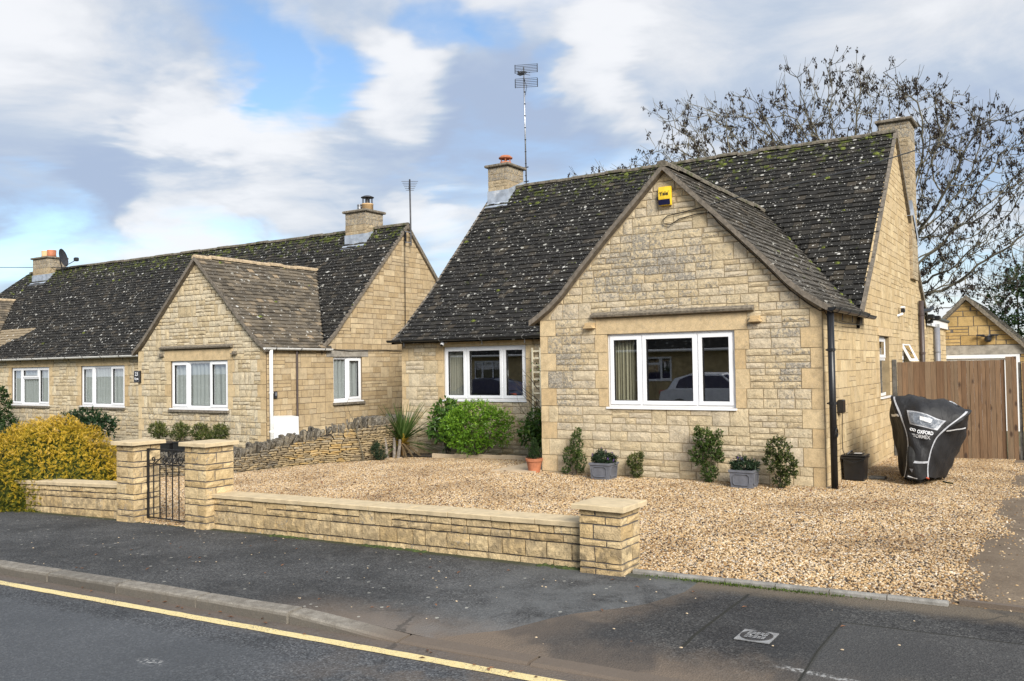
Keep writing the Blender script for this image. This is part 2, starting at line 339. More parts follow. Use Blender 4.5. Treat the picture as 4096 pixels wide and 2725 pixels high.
m, b = newmat('window_glass'); M_GLASS = m      # clear double glazing: a mirror image over a see-through pane
cs = b.m('ABSOLUTE', b.vm('DOT_PRODUCT', b.geo.outputs['Incoming'], b.geo.outputs['Normal'])); fre = b.m('ADD', .075, b.m('MULTIPLY', .9, b.m('POWER', b.m('SUBTRACT', 1, cs), 5)))     # two panes, four surfaces
gl = b.n('ShaderNodeBsdfGlossy'); gl.inputs['Roughness'].default_value = .004; gl.inputs['Color'].default_value = (.93, .95, 1, 1)
tr = b.n('ShaderNodeBsdfTransparent'); tr.inputs['Color'].default_value = (.90, .93, .92, 1)
ms = b.n('ShaderNodeMixShader'); b.put(ms.inputs[0], b.m('MINIMUM', b.m('MULTIPLY', fre, 3.4), 1.0)); b.L.new(tr.outputs[0], ms.inputs[1]); b.L.new(gl.outputs[0], ms.inputs[2])
b.L.new(ms.outputs[0], b.N['Material Output'].inputs[0])

def cloth(name, col, trans, stripe=None, lace=False):
    m, b = newmat(name); d = b.n('ShaderNodeBsdfDiffuse'); t = b.n('ShaderNodeBsdfTranslucent'); tp = b.n('ShaderNodeBsdfTransparent')
    c = b.mix(.5, col, b.ramp(b.noise(b.oc, 40, 3), [(.3, (.8, .8, .8)), (.7, (1.15, 1.15, 1.15))]), 'MULTIPLY')
    if stripe:
        w = b.n('ShaderNodeTexWave', bands_direction='X'); b.L.new(b.oc, w.inputs[0]); w.inputs['Scale'].default_value = 14; w.inputs['Distortion'].default_value = .4
        c = b.mix(b.mr(w.outputs['Fac'], .55, .8), c, stripe)
    b.put(d.inputs[0], c); b.put(t.inputs[0], c)
    m1 = b.n('ShaderNodeMixShader'); m1.inputs[0].default_value = .35; b.L.new(d.outputs[0], m1.inputs[1]); b.L.new(t.outputs[0], m1.inputs[2])
    m2 = b.n('ShaderNodeMixShader'); b.L.new(m1.outputs[0], m2.inputs[1]); b.L.new(tp.outputs[0], m2.inputs[2])
    if lace:
        z = b.sep(b.oc)[2]; r, g, bb = tintn(b)
        vo = b.voro(b.oc, 34, 'Distance')
        k = b.m('MULTIPLY', b.mr(g, .5, 1), b.mr(vo, .45, .3))
        b.put(m2.inputs[0], b.m('MULTIPLY', b.m('SUBTRACT', 1, k), trans))
    else: m2.inputs[0].default_value = trans
    b.L.new(m2.outputs[0], b.N['Material Output'].inputs[0]); return m
M_NET = cloth('net_curtain', (.80, .84, .85), .16, lace=True)
M_CURT = cloth('striped_curtain', (.70, .66, .50), 0, stripe=(.42, .39, .28))
M_CURTP = cloth('pale_curtain', (.62, .60, .52), .05)

def leaf_mat(name, stops, rough=.45, trans=.35):
    m, b = newmat(name); r, g, bb = tintn(b)
    c = b.ramp(r, stops)
    c = b.mix(.5, c, b.ramp(b.noise(b.pos, 11, 3), [(.3, (.7, .72, .7)), (.7, (1.25, 1.22, 1.15))]), 'MULTIPLY')
    b.put(b.bsdf.inputs['Base Color'], c); b.bsdf.inputs['Roughness'].default_value = rough; b.bsdf.inputs['Specular IOR Level'].default_value = .3
    t = b.n('ShaderNodeBsdfTranslucent'); b.put(t.inputs[0], c); ms = b.n('ShaderNodeMixShader'); ms.inputs[0].default_value = trans
    b.L.new(b.bsdf.outputs[0], ms.inputs[1]); b.L.new(t.outputs[0], ms.inputs[2]); b.L.new(ms.outputs[0], b.N['Material Output'].inputs[0])
    return m
L_GOLD = leaf_mat('golden_conifer', [(0, (.03, .045, .007)), (.25, (.11, .125, .012)), (.48, (.32, .245, .016)), (.75, (.56, .37, .025)), (1, (.72, .50, .12))], .6)
L_CHOISYA = leaf_mat('glossy_green', [(0, (.03, .07, .010)), (.3, (.13, .27, .025)), (.65, (.28, .47, .045)), (.88, (.48, .60, .08)), (1, (.80, .80, .36))], .3)
L_AUCUBA = leaf_mat('spotted_laurel', [(0, (.03, .07, .02)), (.5, (.10, .20, .035)), (.8, (.22, .32, .05)), (1, (.48, .50, .13))], .3)
L_BOX = leaf_mat('small_dark_leaf', [(0, (.02, .04, .012)), (.5, (.075, .125, .025)), (.85, (.16, .21, .04)), (1, (.28, .30, .08))], .45)
L_VARIEG = leaf_mat('variegated_leaf', [(0, (.02, .036, .012)), (.35, (.075, .10, .025)), (.6, (.18, .19, .05)), (.85, (.36, .35, .12)), (1, (.52, .48, .22))], .45)
L_HEBE = leaf_mat('hebe_leaf', [(0, (.012, .025, .012)), (.5, (.035, .065, .03)), (1, (.09, .13, .06))], .5)
L_PURPLE = leaf_mat('purple_flower', [(0, (.10, .05, .22)), (1, (.25, .13, .45))], .6)
L_CORD = leaf_mat('cordyline_leaf', [(0, (.02, .045, .010)), (.45, (.06, .115, .025)), (.8, (.13, .19, .06)), (1, (.42, .30, .05))], .4)
L_DEAD = leaf_mat('dry_leaf', [(0, (.10, .07, .04)), (1, (.24, .17, .09))], .8)
L_EVER = leaf_mat('evergreen_leaf', [(0, (.010, .024, .008)), (.5, (.03, .065, .015)), (1, (.10, .16, .04))], .5)
L_DARKSH = leaf_mat('dark_shrub_leaf', [(0, (.008, .02, .010)), (.6, (.025, .06, .02)), (1, (.06, .11, .03))], .4)
L_GRASS = leaf_mat('grass_blade', [(0, (.04, .08, .012)), (1, (.14, .20, .035))], .6)

def ground_mat(name, kind):
    m, b = newmat(name); X, Y, Z = b.sep(b.pos)
    p2 = b.vm('MULTIPLY', b.pos, (1, 1, 0))
    agg = b.voro(p2, 95, None); ag = b.sep(agg.outputs['Color'])
    n1 = b.noise(p2, 1.1, 5, .6); n2 = b.noise(p2, 160, 2, .6); n3 = b.noise(p2, 5, 5, .65)
    lo, hi = {'road': ((.040, .043, .047), (.078, .082, .088)), 'pave': ((.037, .038, .039), (.070, .071, .072)), 'apron': ((.027, .027, .028), (.056, .056, .055))}[kind]
    c = b.ramp(b.mr(n1, .3, .7), [(0, lo), (1, hi)])
    c = b.mix(.85, c, b.ramp(ag[0], [(0, (.35, .35, .36)), (.5, (.95, .95, .95)), (.85, (1.5, 1.5, 1.48)), (1, (2.5, 2.45, 2.3))]), 'MULTIPLY')
    c = b.mix(.5, c, b.ramp(n2, [(.3, (.6, .6, .6)), (.7, (1.4, 1.4, 1.4))]), 'MULTIPLY')
    if kind == 'road':
        ky = b.m('ADD', b.m('MULTIPLY', X, .028), -7.41); d = b.m('SUBTRACT', ky, Y)       # metres out from the kerb
        # a smoother pale wheel track, and the older darker strip beside the line
        tr = b.m('MULTIPLY', b.mr(b.m('ADD', d, b.m('MULTIPLY', n3, .25)), .52, .66), b.mr(X, 3.6, 2.2))
        c = b.mix(b.m('MULTIPLY', tr, .55), c, (.092, .099, .108))
        dirt = b.m('MULTIPLY', b.mr(b.m('ADD', d, b.m('MULTIPLY', n3, .22)), .42, .10), .85)
        c = b.mix(b.m('MULTIPLY', dirt, b.mr(n3, .25, .55, .45, 1)), c, (.155, .122, .095))
        d2 = b.m('MULTIPLY', b.mr(X, 2.6, 4.2), b.mr(b.noise(p2, 2.6, 5, .6), .42, .62))
        c = b.mix(b.m('MULTIPLY', d2, .6), c, (.15, .118, .09))
        wp = b.m('MULTIPLY', b.mr(b.vm('DISTANCE', b.vm('MULTIPLY', p2, (.6, 1.6, 0)), (1.36, -13.22, 0)), .10, .02), b.mr(b.noise(p2, 30, 5, .75), .50, .58))
        c = b.mix(b.m('MULTIPLY', wp, .8), c, (.42, .42, .41))
    if kind == 'pave':
        c = b.mix(b.m('MULTIPLY', b.mr(n3, .5, .72), .3), c, (.16, .155, .15))
        kd = b.m('SUBTRACT', Y, b.m('ADD', b.m('MULTIPLY', X, .028), -7.28))
        dirt = b.m('MULTIPLY', b.mr(b.m('ADD', kd, b.m('MULTIPLY', n3, .5)), .75, .25), b.mr(X, 1.8, 3.0))
        c = b.mix(b.m('MULTIPLY', dirt, .85), c, (.165, .128, .098))
        mg = b.m('MULTIPLY', b.mr(b.m('ADD', Y, b.m('MULTIPLY', n3, .22)), -5.36, -5.28), .9)
        c = b.mix(mg, c, (.045, .05, .022))
        lt = b.m('MULTIPLY', b.mr(X, 2.3, 3.9), b.mr(b.noise(p2, 3, 5, .6), .3, .62))
        c = b.mix(b.m('MULTIPLY', lt, .5), c, (.17, .175, .175))
        sp = b.voro(p2, 13, None); k = b.m('MULTIPLY', b.m('LESS_THAN', sp.outputs['Distance'], .17), b.m('GREATER_THAN', b.sep(sp.outputs['Color'])[0], .86))
        c = b.mix(b.m('MULTIPLY', k, .7), c, (.40, .39, .34))
    if kind == 'apron':
        d = b.m('SUBTRACT', Y, b.m('ADD', b.m('MULTIPLY', X, .028), -7.41))
        edge = b.m('MULTIPLY', b.mr(b.m('ADD', d, b.m('MULTIPLY', n3, .6)), .95, .35), 1)
        lft = b.m('MULTIPLY', b.mr(b.m('ADD', b.m('ADD', X, b.m('MULTIPLY', b.m('ADD', Y, 6), -.25)), b.m('MULTIPLY', n3, .5)), 5.0, 4.35), 1)
        dm = b.m('MAXIMUM', edge, lft)
        c = b.mix(b.m('MULTIPLY', dm, b.mr(b.noise(p2, 2.2, 5, .62), .2, .5, .5, .95)), c, (.165, .128, .096))
        top = b.mr(b.m('ADD', Y, b.m('MULTIPLY', n3, .3)), -5.52, -5.26)
        c = b.mix(b.m('MULTIPLY', top, .8), c, (.15, .12, .085))
        bl = b.mr(b.noise(b.vm('ADD', p2, (3.1, 0, 0)), 1.0, 3), .5, .56)
        c = b.mix(b.m('MULTIPLY', bl, .45), c, (.035, .036, .038))
        wl = b.m('MULTIPLY', b.mr(b.m('ABSOLUTE', b.m('SUBTRACT', b.m('ADD', Y, b.m('MULTIPLY', X, .10)), -6.25)), .03, .004), b.m('MULTIPLY', b.mr(b.m('ABSOLUTE', b.m('SUBTRACT', X, 5.72)), .3, .12), b.mr(b.noise(p2, 40, 3), .4, .6)))
        c = b.mix(wl, c, (.42, .42, .41))
    ce = b.voro(b.vm('ADD', p2, b.vm('MULTIPLY', b.noise(p2, 3, 4, .6, col=True), (.5, .5, 0))), .55, None, 'DISTANCE_TO_EDGE')     # hairline cracks
    c = b.mix(b.m('MULTIPLY', b.mr(ce.outputs['Distance'], .012, .003), b.m('MULTIPLY', b.mr(b.noise(p2, .9, 2), .52, .62), .5)), c, (.02, .02, .019))
    if kind == 'apron':
        for ax, o, lo_, hi_ in ((0, 5.62, -7.2, -5.95), (0, 6.75, -7.2, -5.95), (1, -5.95, 5.62, 6.75), (0, 4.93, -6.75, -5.55)):
            u, v = (X, Y) if ax == 0 else (Y, X); ln = b.m('ABSOLUTE', b.m('SUBTRACT', b.m('ADD', u, b.m('MULTIPLY', n3, .02)), o+.01))
            c = b.mix(b.m('MULTIPLY', b.mr(ln, .016, .006), b.m('MULTIPLY', b.m('GREATER_THAN', v, lo_), b.m('LESS_THAN', v, hi_))), c, (.022, .022, .018))
        pt = b.m('MULTIPLY', b.m('MULTIPLY', b.m('GREATER_THAN', X, 5.62), b.m('LESS_THAN', X, 6.75)), b.m('LESS_THAN', Y, -5.95))
        c = b.mix(b.m('MULTIPLY', pt, .35), c, (.085, .084, .082))
    b.put(b.bsdf.inputs['Base Color'], c); b.bsdf.inputs['Roughness'].default_value = .88; b.bsdf.inputs['Specular IOR Level'].default_value = .3
    bump(b, b.m('ADD', agg.outputs['Distance'], b.m('MULTIPLY', n2, .4)), .6, .006)
    return m
M_ROAD, M_PAVE, M_APRON = (ground_mat(n, k) for n, k in (('worn_asphalt', 'road'), ('footway_asphalt', 'pave'), ('patched_asphalt', 'apron')))
m, b = newmat('yellow_line_paint'); M_LINE = m
n = b.noise(b.pos, 45, 4, .7); b.put(b.bsdf.inputs['Base Color'], b.mix(b.mr(b.m('ADD', b.noise(b.pos, 90, 3, .7), b.m('MULTIPLY', b.noise(b.pos, 3, 3), .25)), .70, .78), b.ramp(n, [(.3, (.66, .51, .21)), (.7, (.78, .66, .36))]), (.16, .13, .10)))
b.bsdf.inputs['Roughness'].default_value = .7; bump(b, n, .4, .004)
m, b = newmat('kerb_concrete'); M_KERB = m
n = b.noise(b.pos, 14, 5, .65); n2 = b.noise(b.pos, 140, 2)
c = b.ramp(n, [(.25, (.115, .10, .08)), (.5, (.19, .172, .145)), (.75, (.28, .26, .225))]); c = b.mix(.6, c, b.ramp(n2, [(.3, (.6, .6, .6)), (.7, (1.4, 1.4, 1.4))]), 'MULTIPLY')
r, g, bb = tintn(b); c = b.mix(b.m('MULTIPLY', bb, b.mr(n, .3, .7, .35, .75)), c, (.055, .048, .04))
c = b.mix(1, c, b.ramp(r, [(0, (.82, .82, .82)), (1, (1.15, 1.14, 1.12))]), 'MULTIPLY')
X, Y, Z = b.sep(b.pos); c = b.mix(b.m('MULTIPLY', b.mr(b.m('ADD', X, b.m('MULTIPLY', n, .6)), 3.1, 3.7), .92), c, (.13, .10, .076))
b.put(b.bsdf.inputs['Base Color'], c); b.bsdf.inputs['Roughness'].default_value = .95; bump(b, b.m('ADD', n, n2), .6, .006)
def earth(name, a, c2, scale=3):
    m, b = newmat(name); n = b.noise(b.pos, scale, 6, .65); n2 = b.noise(b.pos, 60, 4, .7)
    c = b.ramp(n, [(.3, a), (.7, c2)]); c = b.mix(.6, c, b.ramp(n2, [(.25, (.5, .5, .5)), (.75, (1.5, 1.5, 1.5))]), 'MULTIPLY')
    b.put(b.bsdf.inputs['Base Color'], c); b.bsdf.inputs['Roughness'].default_value = 1; bump(b, b.m('ADD', n, n2), .8, .02); return m
M_EARTH = earth('turf_and_soil', (.06, .075, .025), (.12, .10, .06))
M_PATH = earth('trodden_earth', (.135, .098, .064), (.22, .168, .115))
M_GBED = earth('gravel_bed', (.15, .10, .055), (.24, .17, .10), 20)
m, b = newmat('flint_pebble'); M_PEB = m
oi = b.n('ShaderNodeObjectInfo').outputs['Random']
c = b.ramp(oi, [(0, (.035, .03, .027)), (.06, (.06, .045, .035)), (.13, (.15, .09, .045)), (.22, (.32, .195, .078)), (.42, (.46, .325, .165)), (.62, (.52, .40, .24)), (.80, (.66, .555, .40)), (.90, (.20, .18, .16)), (1, (.80, .74, .64))])
c = b.mix(.5, c, b.ramp(b.noise(b.oc, 1.6, 3), [(.3, (.72, .66, .6)), (.7, (1.2, 1.18, 1.15))]), 'MULTIPLY')
pt = b.noise(b.vm('MULTIPLY', b.pos, (1, 1, 0)), .75, 5, .62)      # worn and muddier patches of the drive
c = b.mix(.8, c, b.ramp(pt, [(.34, (.52, .44, .35)), (.49, (.90, .84, .76)), (.62, (1.06, 1.02, .96))]), 'MULTIPLY')
b.put(b.bsdf.inputs['Base Color'], c); b.bsdf.inputs['Roughness'].default_value = .75
m, b = newmat('cover_fabric'); M_COVER = m
n = b.noise(b.pos, 6, 4); b.put(b.bsdf.inputs['Base Color'], b.ramp(n, [(.3, (.010, .010, .011)), (.7, (.018, .018, .020))])); b.bsdf.inputs['Roughness'].default_value = .62
b.bsdf.inputs['Specular IOR Level'].default_value = .45; bump(b, b.noise(b.vm('MULTIPLY', b.pos, (1, 1, .5)), 9, 4, .55, .8), .55, .04)
m, b = newmat('clear_vinyl'); M_VINYL = m
n = b.noise(b.pos, 16, 4, .6, 1.5); b.put(b.bsdf.inputs['Base Color'], b.ramp(n, [(.35, (.10, .115, .14)), (.6, (.20, .22, .25)), (.75, (.42, .44, .46))])); b.bsdf.inputs['Roughness'].default_value = .25; bump(b, n, .5, .02)
# ------------------------------------------------------------------ masonry
class Pieces:       # the pieces of one kind on one thing: the largest seen stay single objects, the rest are joined
    def __init__(s, name, rest, mats, limit=300, smooth=False): s.name, s.rest, s.mats, s.limit, s.P, s.smooth = name, rest, mats, limit, [], smooth
    def add(s, mb, c, n, a):
        d = Vector(c)-CAM; sc = a*max(.0, -d.normalized().dot(n))/d.length_squared
        x = d.dot(RT)/max(.1, d.dot(FW)); yv = d.dot(UP)/max(.1, d.dot(FW))
        if abs(x) > .6 or abs(yv) > .4 or d.dot(FW) < 0: sc *= .01
        s.P.append((sc, mb))
    def emit(s, parent):
        s.P.sort(key=lambda q: -q[0])
        for sc, mb in s.P[:s.limit]: mb.build(s.name, s.mats, parent, smooth=s.smooth)
        if len(s.P) > s.limit:
            M = MB()
            for sc, mb in s.P[s.limit:]:
                o = len(M.v); M.v += mb.v; M.f += [tuple(i+o for i in f) for f in mb.f]; M.t += mb.t; M.m += mb.m
            M.build(s.rest, s.mats, parent, kind='stuff', smooth=s.smooth)
def stone(fr, poly, d, rough, rng, tint, joint=.006, mi=0):
    """one stone: rectangle or clipped polygon on a facade frame, standing d proud with an uneven face"""
    mb = MB(); us = [p[0] for p in poly]; vs_ = [p[1] for p in poly]; u0, u1, v0, v1 = min(us), max(us), min(vs_), max(vs_)
    rect = len(poly) == 4 and all((abs(p[0]-u0) < 1e-5 or abs(p[0]-u1) < 1e-5) and (abs(p[1]-v0) < 1e-5 or abs(p[1]-v1) < 1e-5) for p in poly)
    if rect:
        u0 += joint; u1 -= joint; v0 += joint; v1 -= joint
        nx = max(2, min(4, round((u1-u0)/.085))) if rough > .004 else 1; nz = max(2, min(3, round((v1-v0)/.075))) if rough > .004 else 1
        V = []; F = []
        for j in range(nz+1):
            for i in range(nx+1):
                ed = i in (0, nx) or j in (0, nz)
                ju = 0 if ed or rough <= .004 else rng.uniform(-.02, .02)
                w = d*.55+rng.uniform(-.15, .15)*rough if ed else d+rng.uniform(-.5, 1)*rough*(1.15 if v1-v0 > .1 else .8)
                a = .0035 if ed else 0
                V.append(fr(u0+(u1-u0)*i/nx+ju+rng.uniform(-a, a), v0+(v1-v0)*j/nz+(0 if ed else rng.uniform(-.012, .012))+rng.uniform(-a, a), w))
        for j in range(nz):
            for i in range(nx): k = j*(nx+1)+i; F.append((k, k+1, k+nx+2, k+nx+1))
        ring = [i for i in range(nx+1)]+[j*(nx+1)+nx for j in range(1, nz+1)]+[nz*(nx+1)+i for i in range(nx-1, -1, -1)]+[j*(nx+1) for j in range(nz-1, 0, -1)]
        o = len(V); n0 = len(ring)
        for k in ring: V.append(Vector(V[k])-fr.n*(d*.55+.02))
        for k in range(n0): F.append((ring[(k+1) % n0], ring[k], o+k, o+(k+1) % n0))
        mb.add(V, F, tint, mi)
    else:
        cu = sum(us)/len(us); cv = sum(vs_)/len(vs_); q = max(.5, 1-joint*2.2/max(.03, min(u1-u0, v1-v0)))
        pts = [(cu+(p[0]-cu)*q, cv+(p[1]-cv)*q) for p in poly]; n0 = len(pts)
        V = [fr(p[0], p[1], d*.6) for p in pts]+[fr(p[0], p[1], -.02) for p in pts]+[fr(cu, cv, d+rough*.6)]
        F = [(k, (k+1) % n0, 2*n0) for k in range(n0)]+[((k+1) % n0, k, n0+k, n0+(k+1) % n0) for k in range(n0)]
        mb.add(V, F, tint, mi)
    return mb, fr(.5*(u0+u1), .5*(v0+v1), d)
def subtract(a, c, cuts):
    out = [(a, c)]
    for x, y in cuts:
        nxt = []
        for p, q in out:
            if y <= p or x >= q: nxt.append((p, q)); continue
            if x > p+.01: nxt.append((p, x))
            if y < q-.01: nxt.append((y, q))
        out = nxt
    return out
def bands(levels, h, rng):
    out = []
    for a, c in zip(levels[:-1], levels[1:]):
        n = max(1, round((c-a)/h)); w = [rng.uniform(.85, 1.15) for _ in range(n)]; t = sum(w); z = a
        for k in w: out.append((z, z+(c-a)*k/t)); z += (c-a)*k/t
    return out
def lay(fr, pcs, u0, u1, bnds, cuts, rng, clip=None, wid=(.2, .42), tall=.4, depth=.022, rough=.022, tintf=None, joint=.006, minh=.085, mi=0):
    """squared rubble brought to courses; cuts(z0,z1) -> blocked (u0,u1) spans in that course"""
    def put(a, c, z0, z1):
        poly = [(a, z0), (c, z0), (c, z1), (a, z1)]
        if clip:
            poly = clip_poly(poly, clip)
            if len(poly) < 3 or area(poly) < .0022: return
        t = tintf((a+c)/2, (z0+z1)/2) if tintf else (rng.random(), 0, 0)
        mb, ctr = stone(fr, poly, depth*rng.uniform(.85, 1.15), rough, rng, t, joint, mi)
        pcs.add(mb, ctr, fr.n, area(poly))
    for z0, z1 in bnds:
        for a, c in subtract(u0, u1, cuts(z0, z1) if cuts else []):
            u = a
            while u < c-1e-4:
                if rng.random() < tall or z1-z0 < minh*1.6:
                    e = min(c, u+rng.uniform(wid[0]*.8, wid[1]*.85))
                    if c-e < wid[0]*.6: e = c
                    put(u, e, z0, z1)
                else:
                    e = min(c, u+rng.uniform(wid[1], wid[1]*2.6))
                    if c-e < wid[0]*.7: e = c
                    n = 2 if z1-z0 < minh*2.6 or rng.random() < .7 else 3
                    f = [z0]+[z0+(z1-z0)*(k+rng.uniform(-.13, .13))/n for k in range(1, n)]+[z1]
                    for k in range(n):
                        m = max(1, round((e-u)/rng.uniform(wid[0], wid[1]))); cc = [u]+sorted(u+(e-u)*(i+rng.uniform(-.2, .2))/m for i in range(1, m))+[e]
                        for i in range(m): put(cc[i], cc[i+1], f[k], f[k+1])
                u = e
def wall_panel(mb, fr, poly_top, u0, u1, v0, holes, th=.22, mi=0):
    """wall leaf as vertical strips between the openings; poly_top(u) gives the height, linear between its knots"""
    xs = sorted(set([u0, u1]+[h for q in holes for h in q[:2]]+[k for k in getattr(poly_top, 'knots', []) if u0 < k < u1]))
    for a, c in zip(xs[:-1], xs[1:]):
        ta, tc_ = poly_top(a+1e-6), poly_top(c-1e-6); segs = [v0]
        for q in sorted(holes, key=lambda q: q[2]):
            if q[0] < (a+c)/2 < q[1]: segs += [q[2], q[3]]
        segs.append(None)
        for i in range(0, len(segs), 2):
            z0, z1 = segs[i], segs[i+1]; A, B = (z1, z1) if z1 is not None else (ta, tc_)
            mb.add([fr(a, z0, 0), fr(c, z0, 0), fr(c, B, 0), fr(a, A, 0), fr(a, z0, -th), fr(c, z0, -th), fr(c, B, -th), fr(a, A, -th)],
                   [(0, 1, 2, 3), (5, 4, 7, 6), (3, 2, 6, 7), (1, 0, 4, 5), (0, 3, 7, 4), (2, 1, 5, 6)], mi=mi)
def window(fr, root, u0, u1, v0, v1, cols, label=None, sill=.03, rec=.035, handle=None):
    """uPVC window; cols = [(width share, [(height share, opening)])] from the top"""
    m = MB(); W_ = .042
    m.obox(fr, u0, u1, v1-W_, v1, -.09, -rec+.0); m.obox(fr, u0, u1, v0, v0+W_, -.09, -rec)
    m.obox(fr, u0, u0+W_, v0+W_, v1-W_, -.09, -rec); m.obox(fr, u1-W_, u1, v0+W_, v1-W_, -.09, -rec)
    xs = [u0+W_]; tot = sum(k for k, _ in cols)
    for k, _ in cols: xs.append(xs[-1]+(u1-u0-2*W_)*k/tot)
    for x in xs[1:-1]: m.obox(fr, x-.022, x+.022, v0+W_, v1-W_, -.09, -rec-.001)
    w = m.build('window', M_UPVC, root)
    if label: w['label'] = label
    for (k, rows), a, c in zip(cols, xs[:-1], xs[1:]):
        a += .022 if a > xs[0] else 0; c -= .022 if c < xs[-1] else 0
        z = v1-W_; H = v1-v0-2*W_
        for i, (s, op) in enumerate(rows):
            z2 = z-H*s
            if i: 
                tb = MB(); tb.obox(fr, a, c, z-.02, z+.02, -.09, -rec-.001); tb.build('transom', M_UPVC, w)
            zt, zb = z-(.02 if i else 0), z2+(.02 if i < len(rows)-1 else 0)
            t = .046 if op else .014; pf = -rec+.016 if op else -rec-.012; o = .006 if op else 0
            sm = MB()
            for q in ((a-o, c+o, zt-t, zt+o), (a-o, c+o, zb-o, zb+t), (a-o, a+t, zb+t, zt-t), (c-t, c+o, zb+t, zt-t)): sm.obox(fr, *q, -.085, pf)
            sm.build('sash', M_UPVC, w)
            gk = MB(); g = .008
            for q in ((a+t, c-t, zt-t-g, zt-t), (a+t, c-t, zb+t, zb+t+g), (a+t, a+t+g, zb+t+g, zt-t-g), (c-t-g, c-t, zb+t+g, zt-t-g)): gk.obox(fr, *q, -.07, pf-.014)
            gk.build('gasket', M_BLACKPL, w)
            p = MB(); p.add([fr(a+t, zb+t, -.06), fr(c-t, zb+t, -.06), fr(c-t, zt-t, -.06), fr(a+t, zt-t, -.06)], [(0, 1, 2, 3)]); p.build('pane', M_GLASS, w)
            z = z2
    if handle is not None:
        h = MB(); h.obox(fr, handle-.008, handle+.008, (v0+v1)/2-.07, (v0+v1)/2+.05, -.10, -.085); h.build('handle', M_UPVC, w)
    if sill:
        s = MB(); s.obox(fr, u0-.02, u1+.02, v0-sill, v0-.001, -.08, .035); s.build('sill', M_UPVC, w)
    return w
def curtain(fr, u0, u1, v0, v1, w, mat, label, group, waves=9, amp=.02, name='curtain', flare=0, lace=False):
    m = MB(); n = waves*6; rows = 10; V = []; F = []; T = []
    rng = random.Random(hash(label) % 999)
    ph = [1.5*math.sin(i*.13+rng.random()*.3)+1.1*math.sin(i*.31+2)+rng.uniform(-.25, .25) for i in range(n+1)]
    for j in range(rows+1):
        t = j/rows
        for i in range(n+1):
            s = i/n; uu = u0+(u1-u0)*(s+flare*(t-.5)*(.5-abs(s-.5)))
            V.append(fr(uu, v0+(v1-v0)*t, w+amp*(.6+.5*(1-t))*math.sin(2*math.pi*waves*s+ph[i]*.8+.5*t)))
    for j in range(rows):
        for i in range(n): k = j*(n+1)+i; F.append((k, k+1, k+n+2, k+n+1))
    for f in F: m.add([], [])
    m.v = [tuple(v) for v in V]; m.f = F; m.t = [(0, 1.0 if lace and (f[0]//(n+1)) in (0, 1, 4) else 0, 0) for f in F]; m.m = [0]*len(F)
    o = m.build(name, mat, None, at=fr((u0+u1)/2, v0, w), smooth=True); return tag(o, label, name.replace('_', ' '), group)
# ------------------------------------------------------------------ roofs
def prof_z(prof, k):
    ks = [q[0] for q in prof]; return float(np.interp(k, ks, [q[1] for q in prof])) if ks[0] < ks[-1] else float(np.interp(-k, [-x for x in ks], [q[1] for q in prof]))
def tile_slope(P, prof, iv, pcs, rng, tw=.165, gauge=.13, tintf=None, roof=None, rmat=0, moss=None, mossamt=0):
    """prof: [(k,z)] from eaves to ridge; P(u,k,z) -> point; iv(k,z) -> spans of u tiled on that course"""
    L = [0]
    for a, c in zip(prof[:-1], prof[1:]): L.append(L[-1]+math.hypot(c[0]-a[0], c[1]-a[1]))
    at = lambda s: (float(np.interp(s, L, [q[0] for q in prof])), float(np.interp(s, L, [q[1] for q in prof])))
    n = int(L[-1]/gauge); g = L[-1]/n
    e1 = (P(1, *prof[0])-P(0, *prof[0])).normalized()
    for i in range(n):
        k0, z0 = at(i*g); k1, z1 = at(min(L[-1], (i+1.25)*g)); p0 = P(0, k0, z0); d = P(0, k1, z1)-p0; nn = e1.cross(d).normalized()
        if nn.z < 0: nn = -nn
        for a, c in iv(k0, z0):
            u = a-tw*(rng.random()*.3+(.5 if i % 2 else 0))
            while u < c-.01:
                w = tw*rng.uniform(.93, 1.07); x0, x1 = max(a, u), min(c, u+w-.004); u += w
                if x1-x0 < .025: continue
                lift = .033+rng.uniform(-.007, .009); sl = rng.uniform(-.008, .008)
                A = P(x0, k0, z0)-d*(sl/d.length); B = P(x1, k0, z0)-d*(sl/d.length)
                mb = MB(); t = tintf(x0, k0, z0) if tintf else (rng.random(), 0, 0)
                mb.add([A+nn*.010, B+nn*.010, A+nn*(lift+rng.uniform(-.003, .003)), B+nn*(lift+rng.uniform(-.003, .003)), A+d+nn*.008, B+d+nn*.008, A+d-nn*.004, B+d-nn*.004],
                       [(0, 1, 3, 2), (2, 3, 5, 4), (0, 2, 4, 6), (1, 7, 5, 3)] if (B-A).cross(d).dot(nn) > 0 else [(2, 3, 1, 0), (4, 5, 3, 2), (6, 4, 2, 0), (3, 5, 7, 1)], t, rmat)
                pcs.add(mb, A+d*.5, nn, (x1-x0)*g)
                if moss is not None and rng.random() < mossamt(x0, k0, z0)*(1.6 if math.sin(x0*2.3+z0*3.1)+math.sin(x0*5.1-z0*2.7) > .3 else .25):
                    cushion(moss, A+d*rng.random()*.8+e1*rng.uniform(0, w)+nn*.02, e1, d.normalized(), nn, rng.uniform(.018, .06), rng)
def cushion(mb, c, e1, e2, nn, r, rng):
    V = [c+nn*r*rng.uniform(.4, .7)]; n = 6
    for q, h in ((.62, .36), (1, -.05)):
        for k in range(n):
            t = 2*math.pi*k/n; rr = r*q*rng.uniform(.75, 1.2); V.append(c+e1*math.cos(t)*rr*1.25+e2*math.sin(t)*rr+nn*r*h)
    F = [(0, 1+k, 1+(k+1) % n) for k in range(n)]+[(1+k, 1+n+k, 1+n+(k+1) % n, 1+(k+1) % n) for k in range(n)]
    mb.add(V, F)
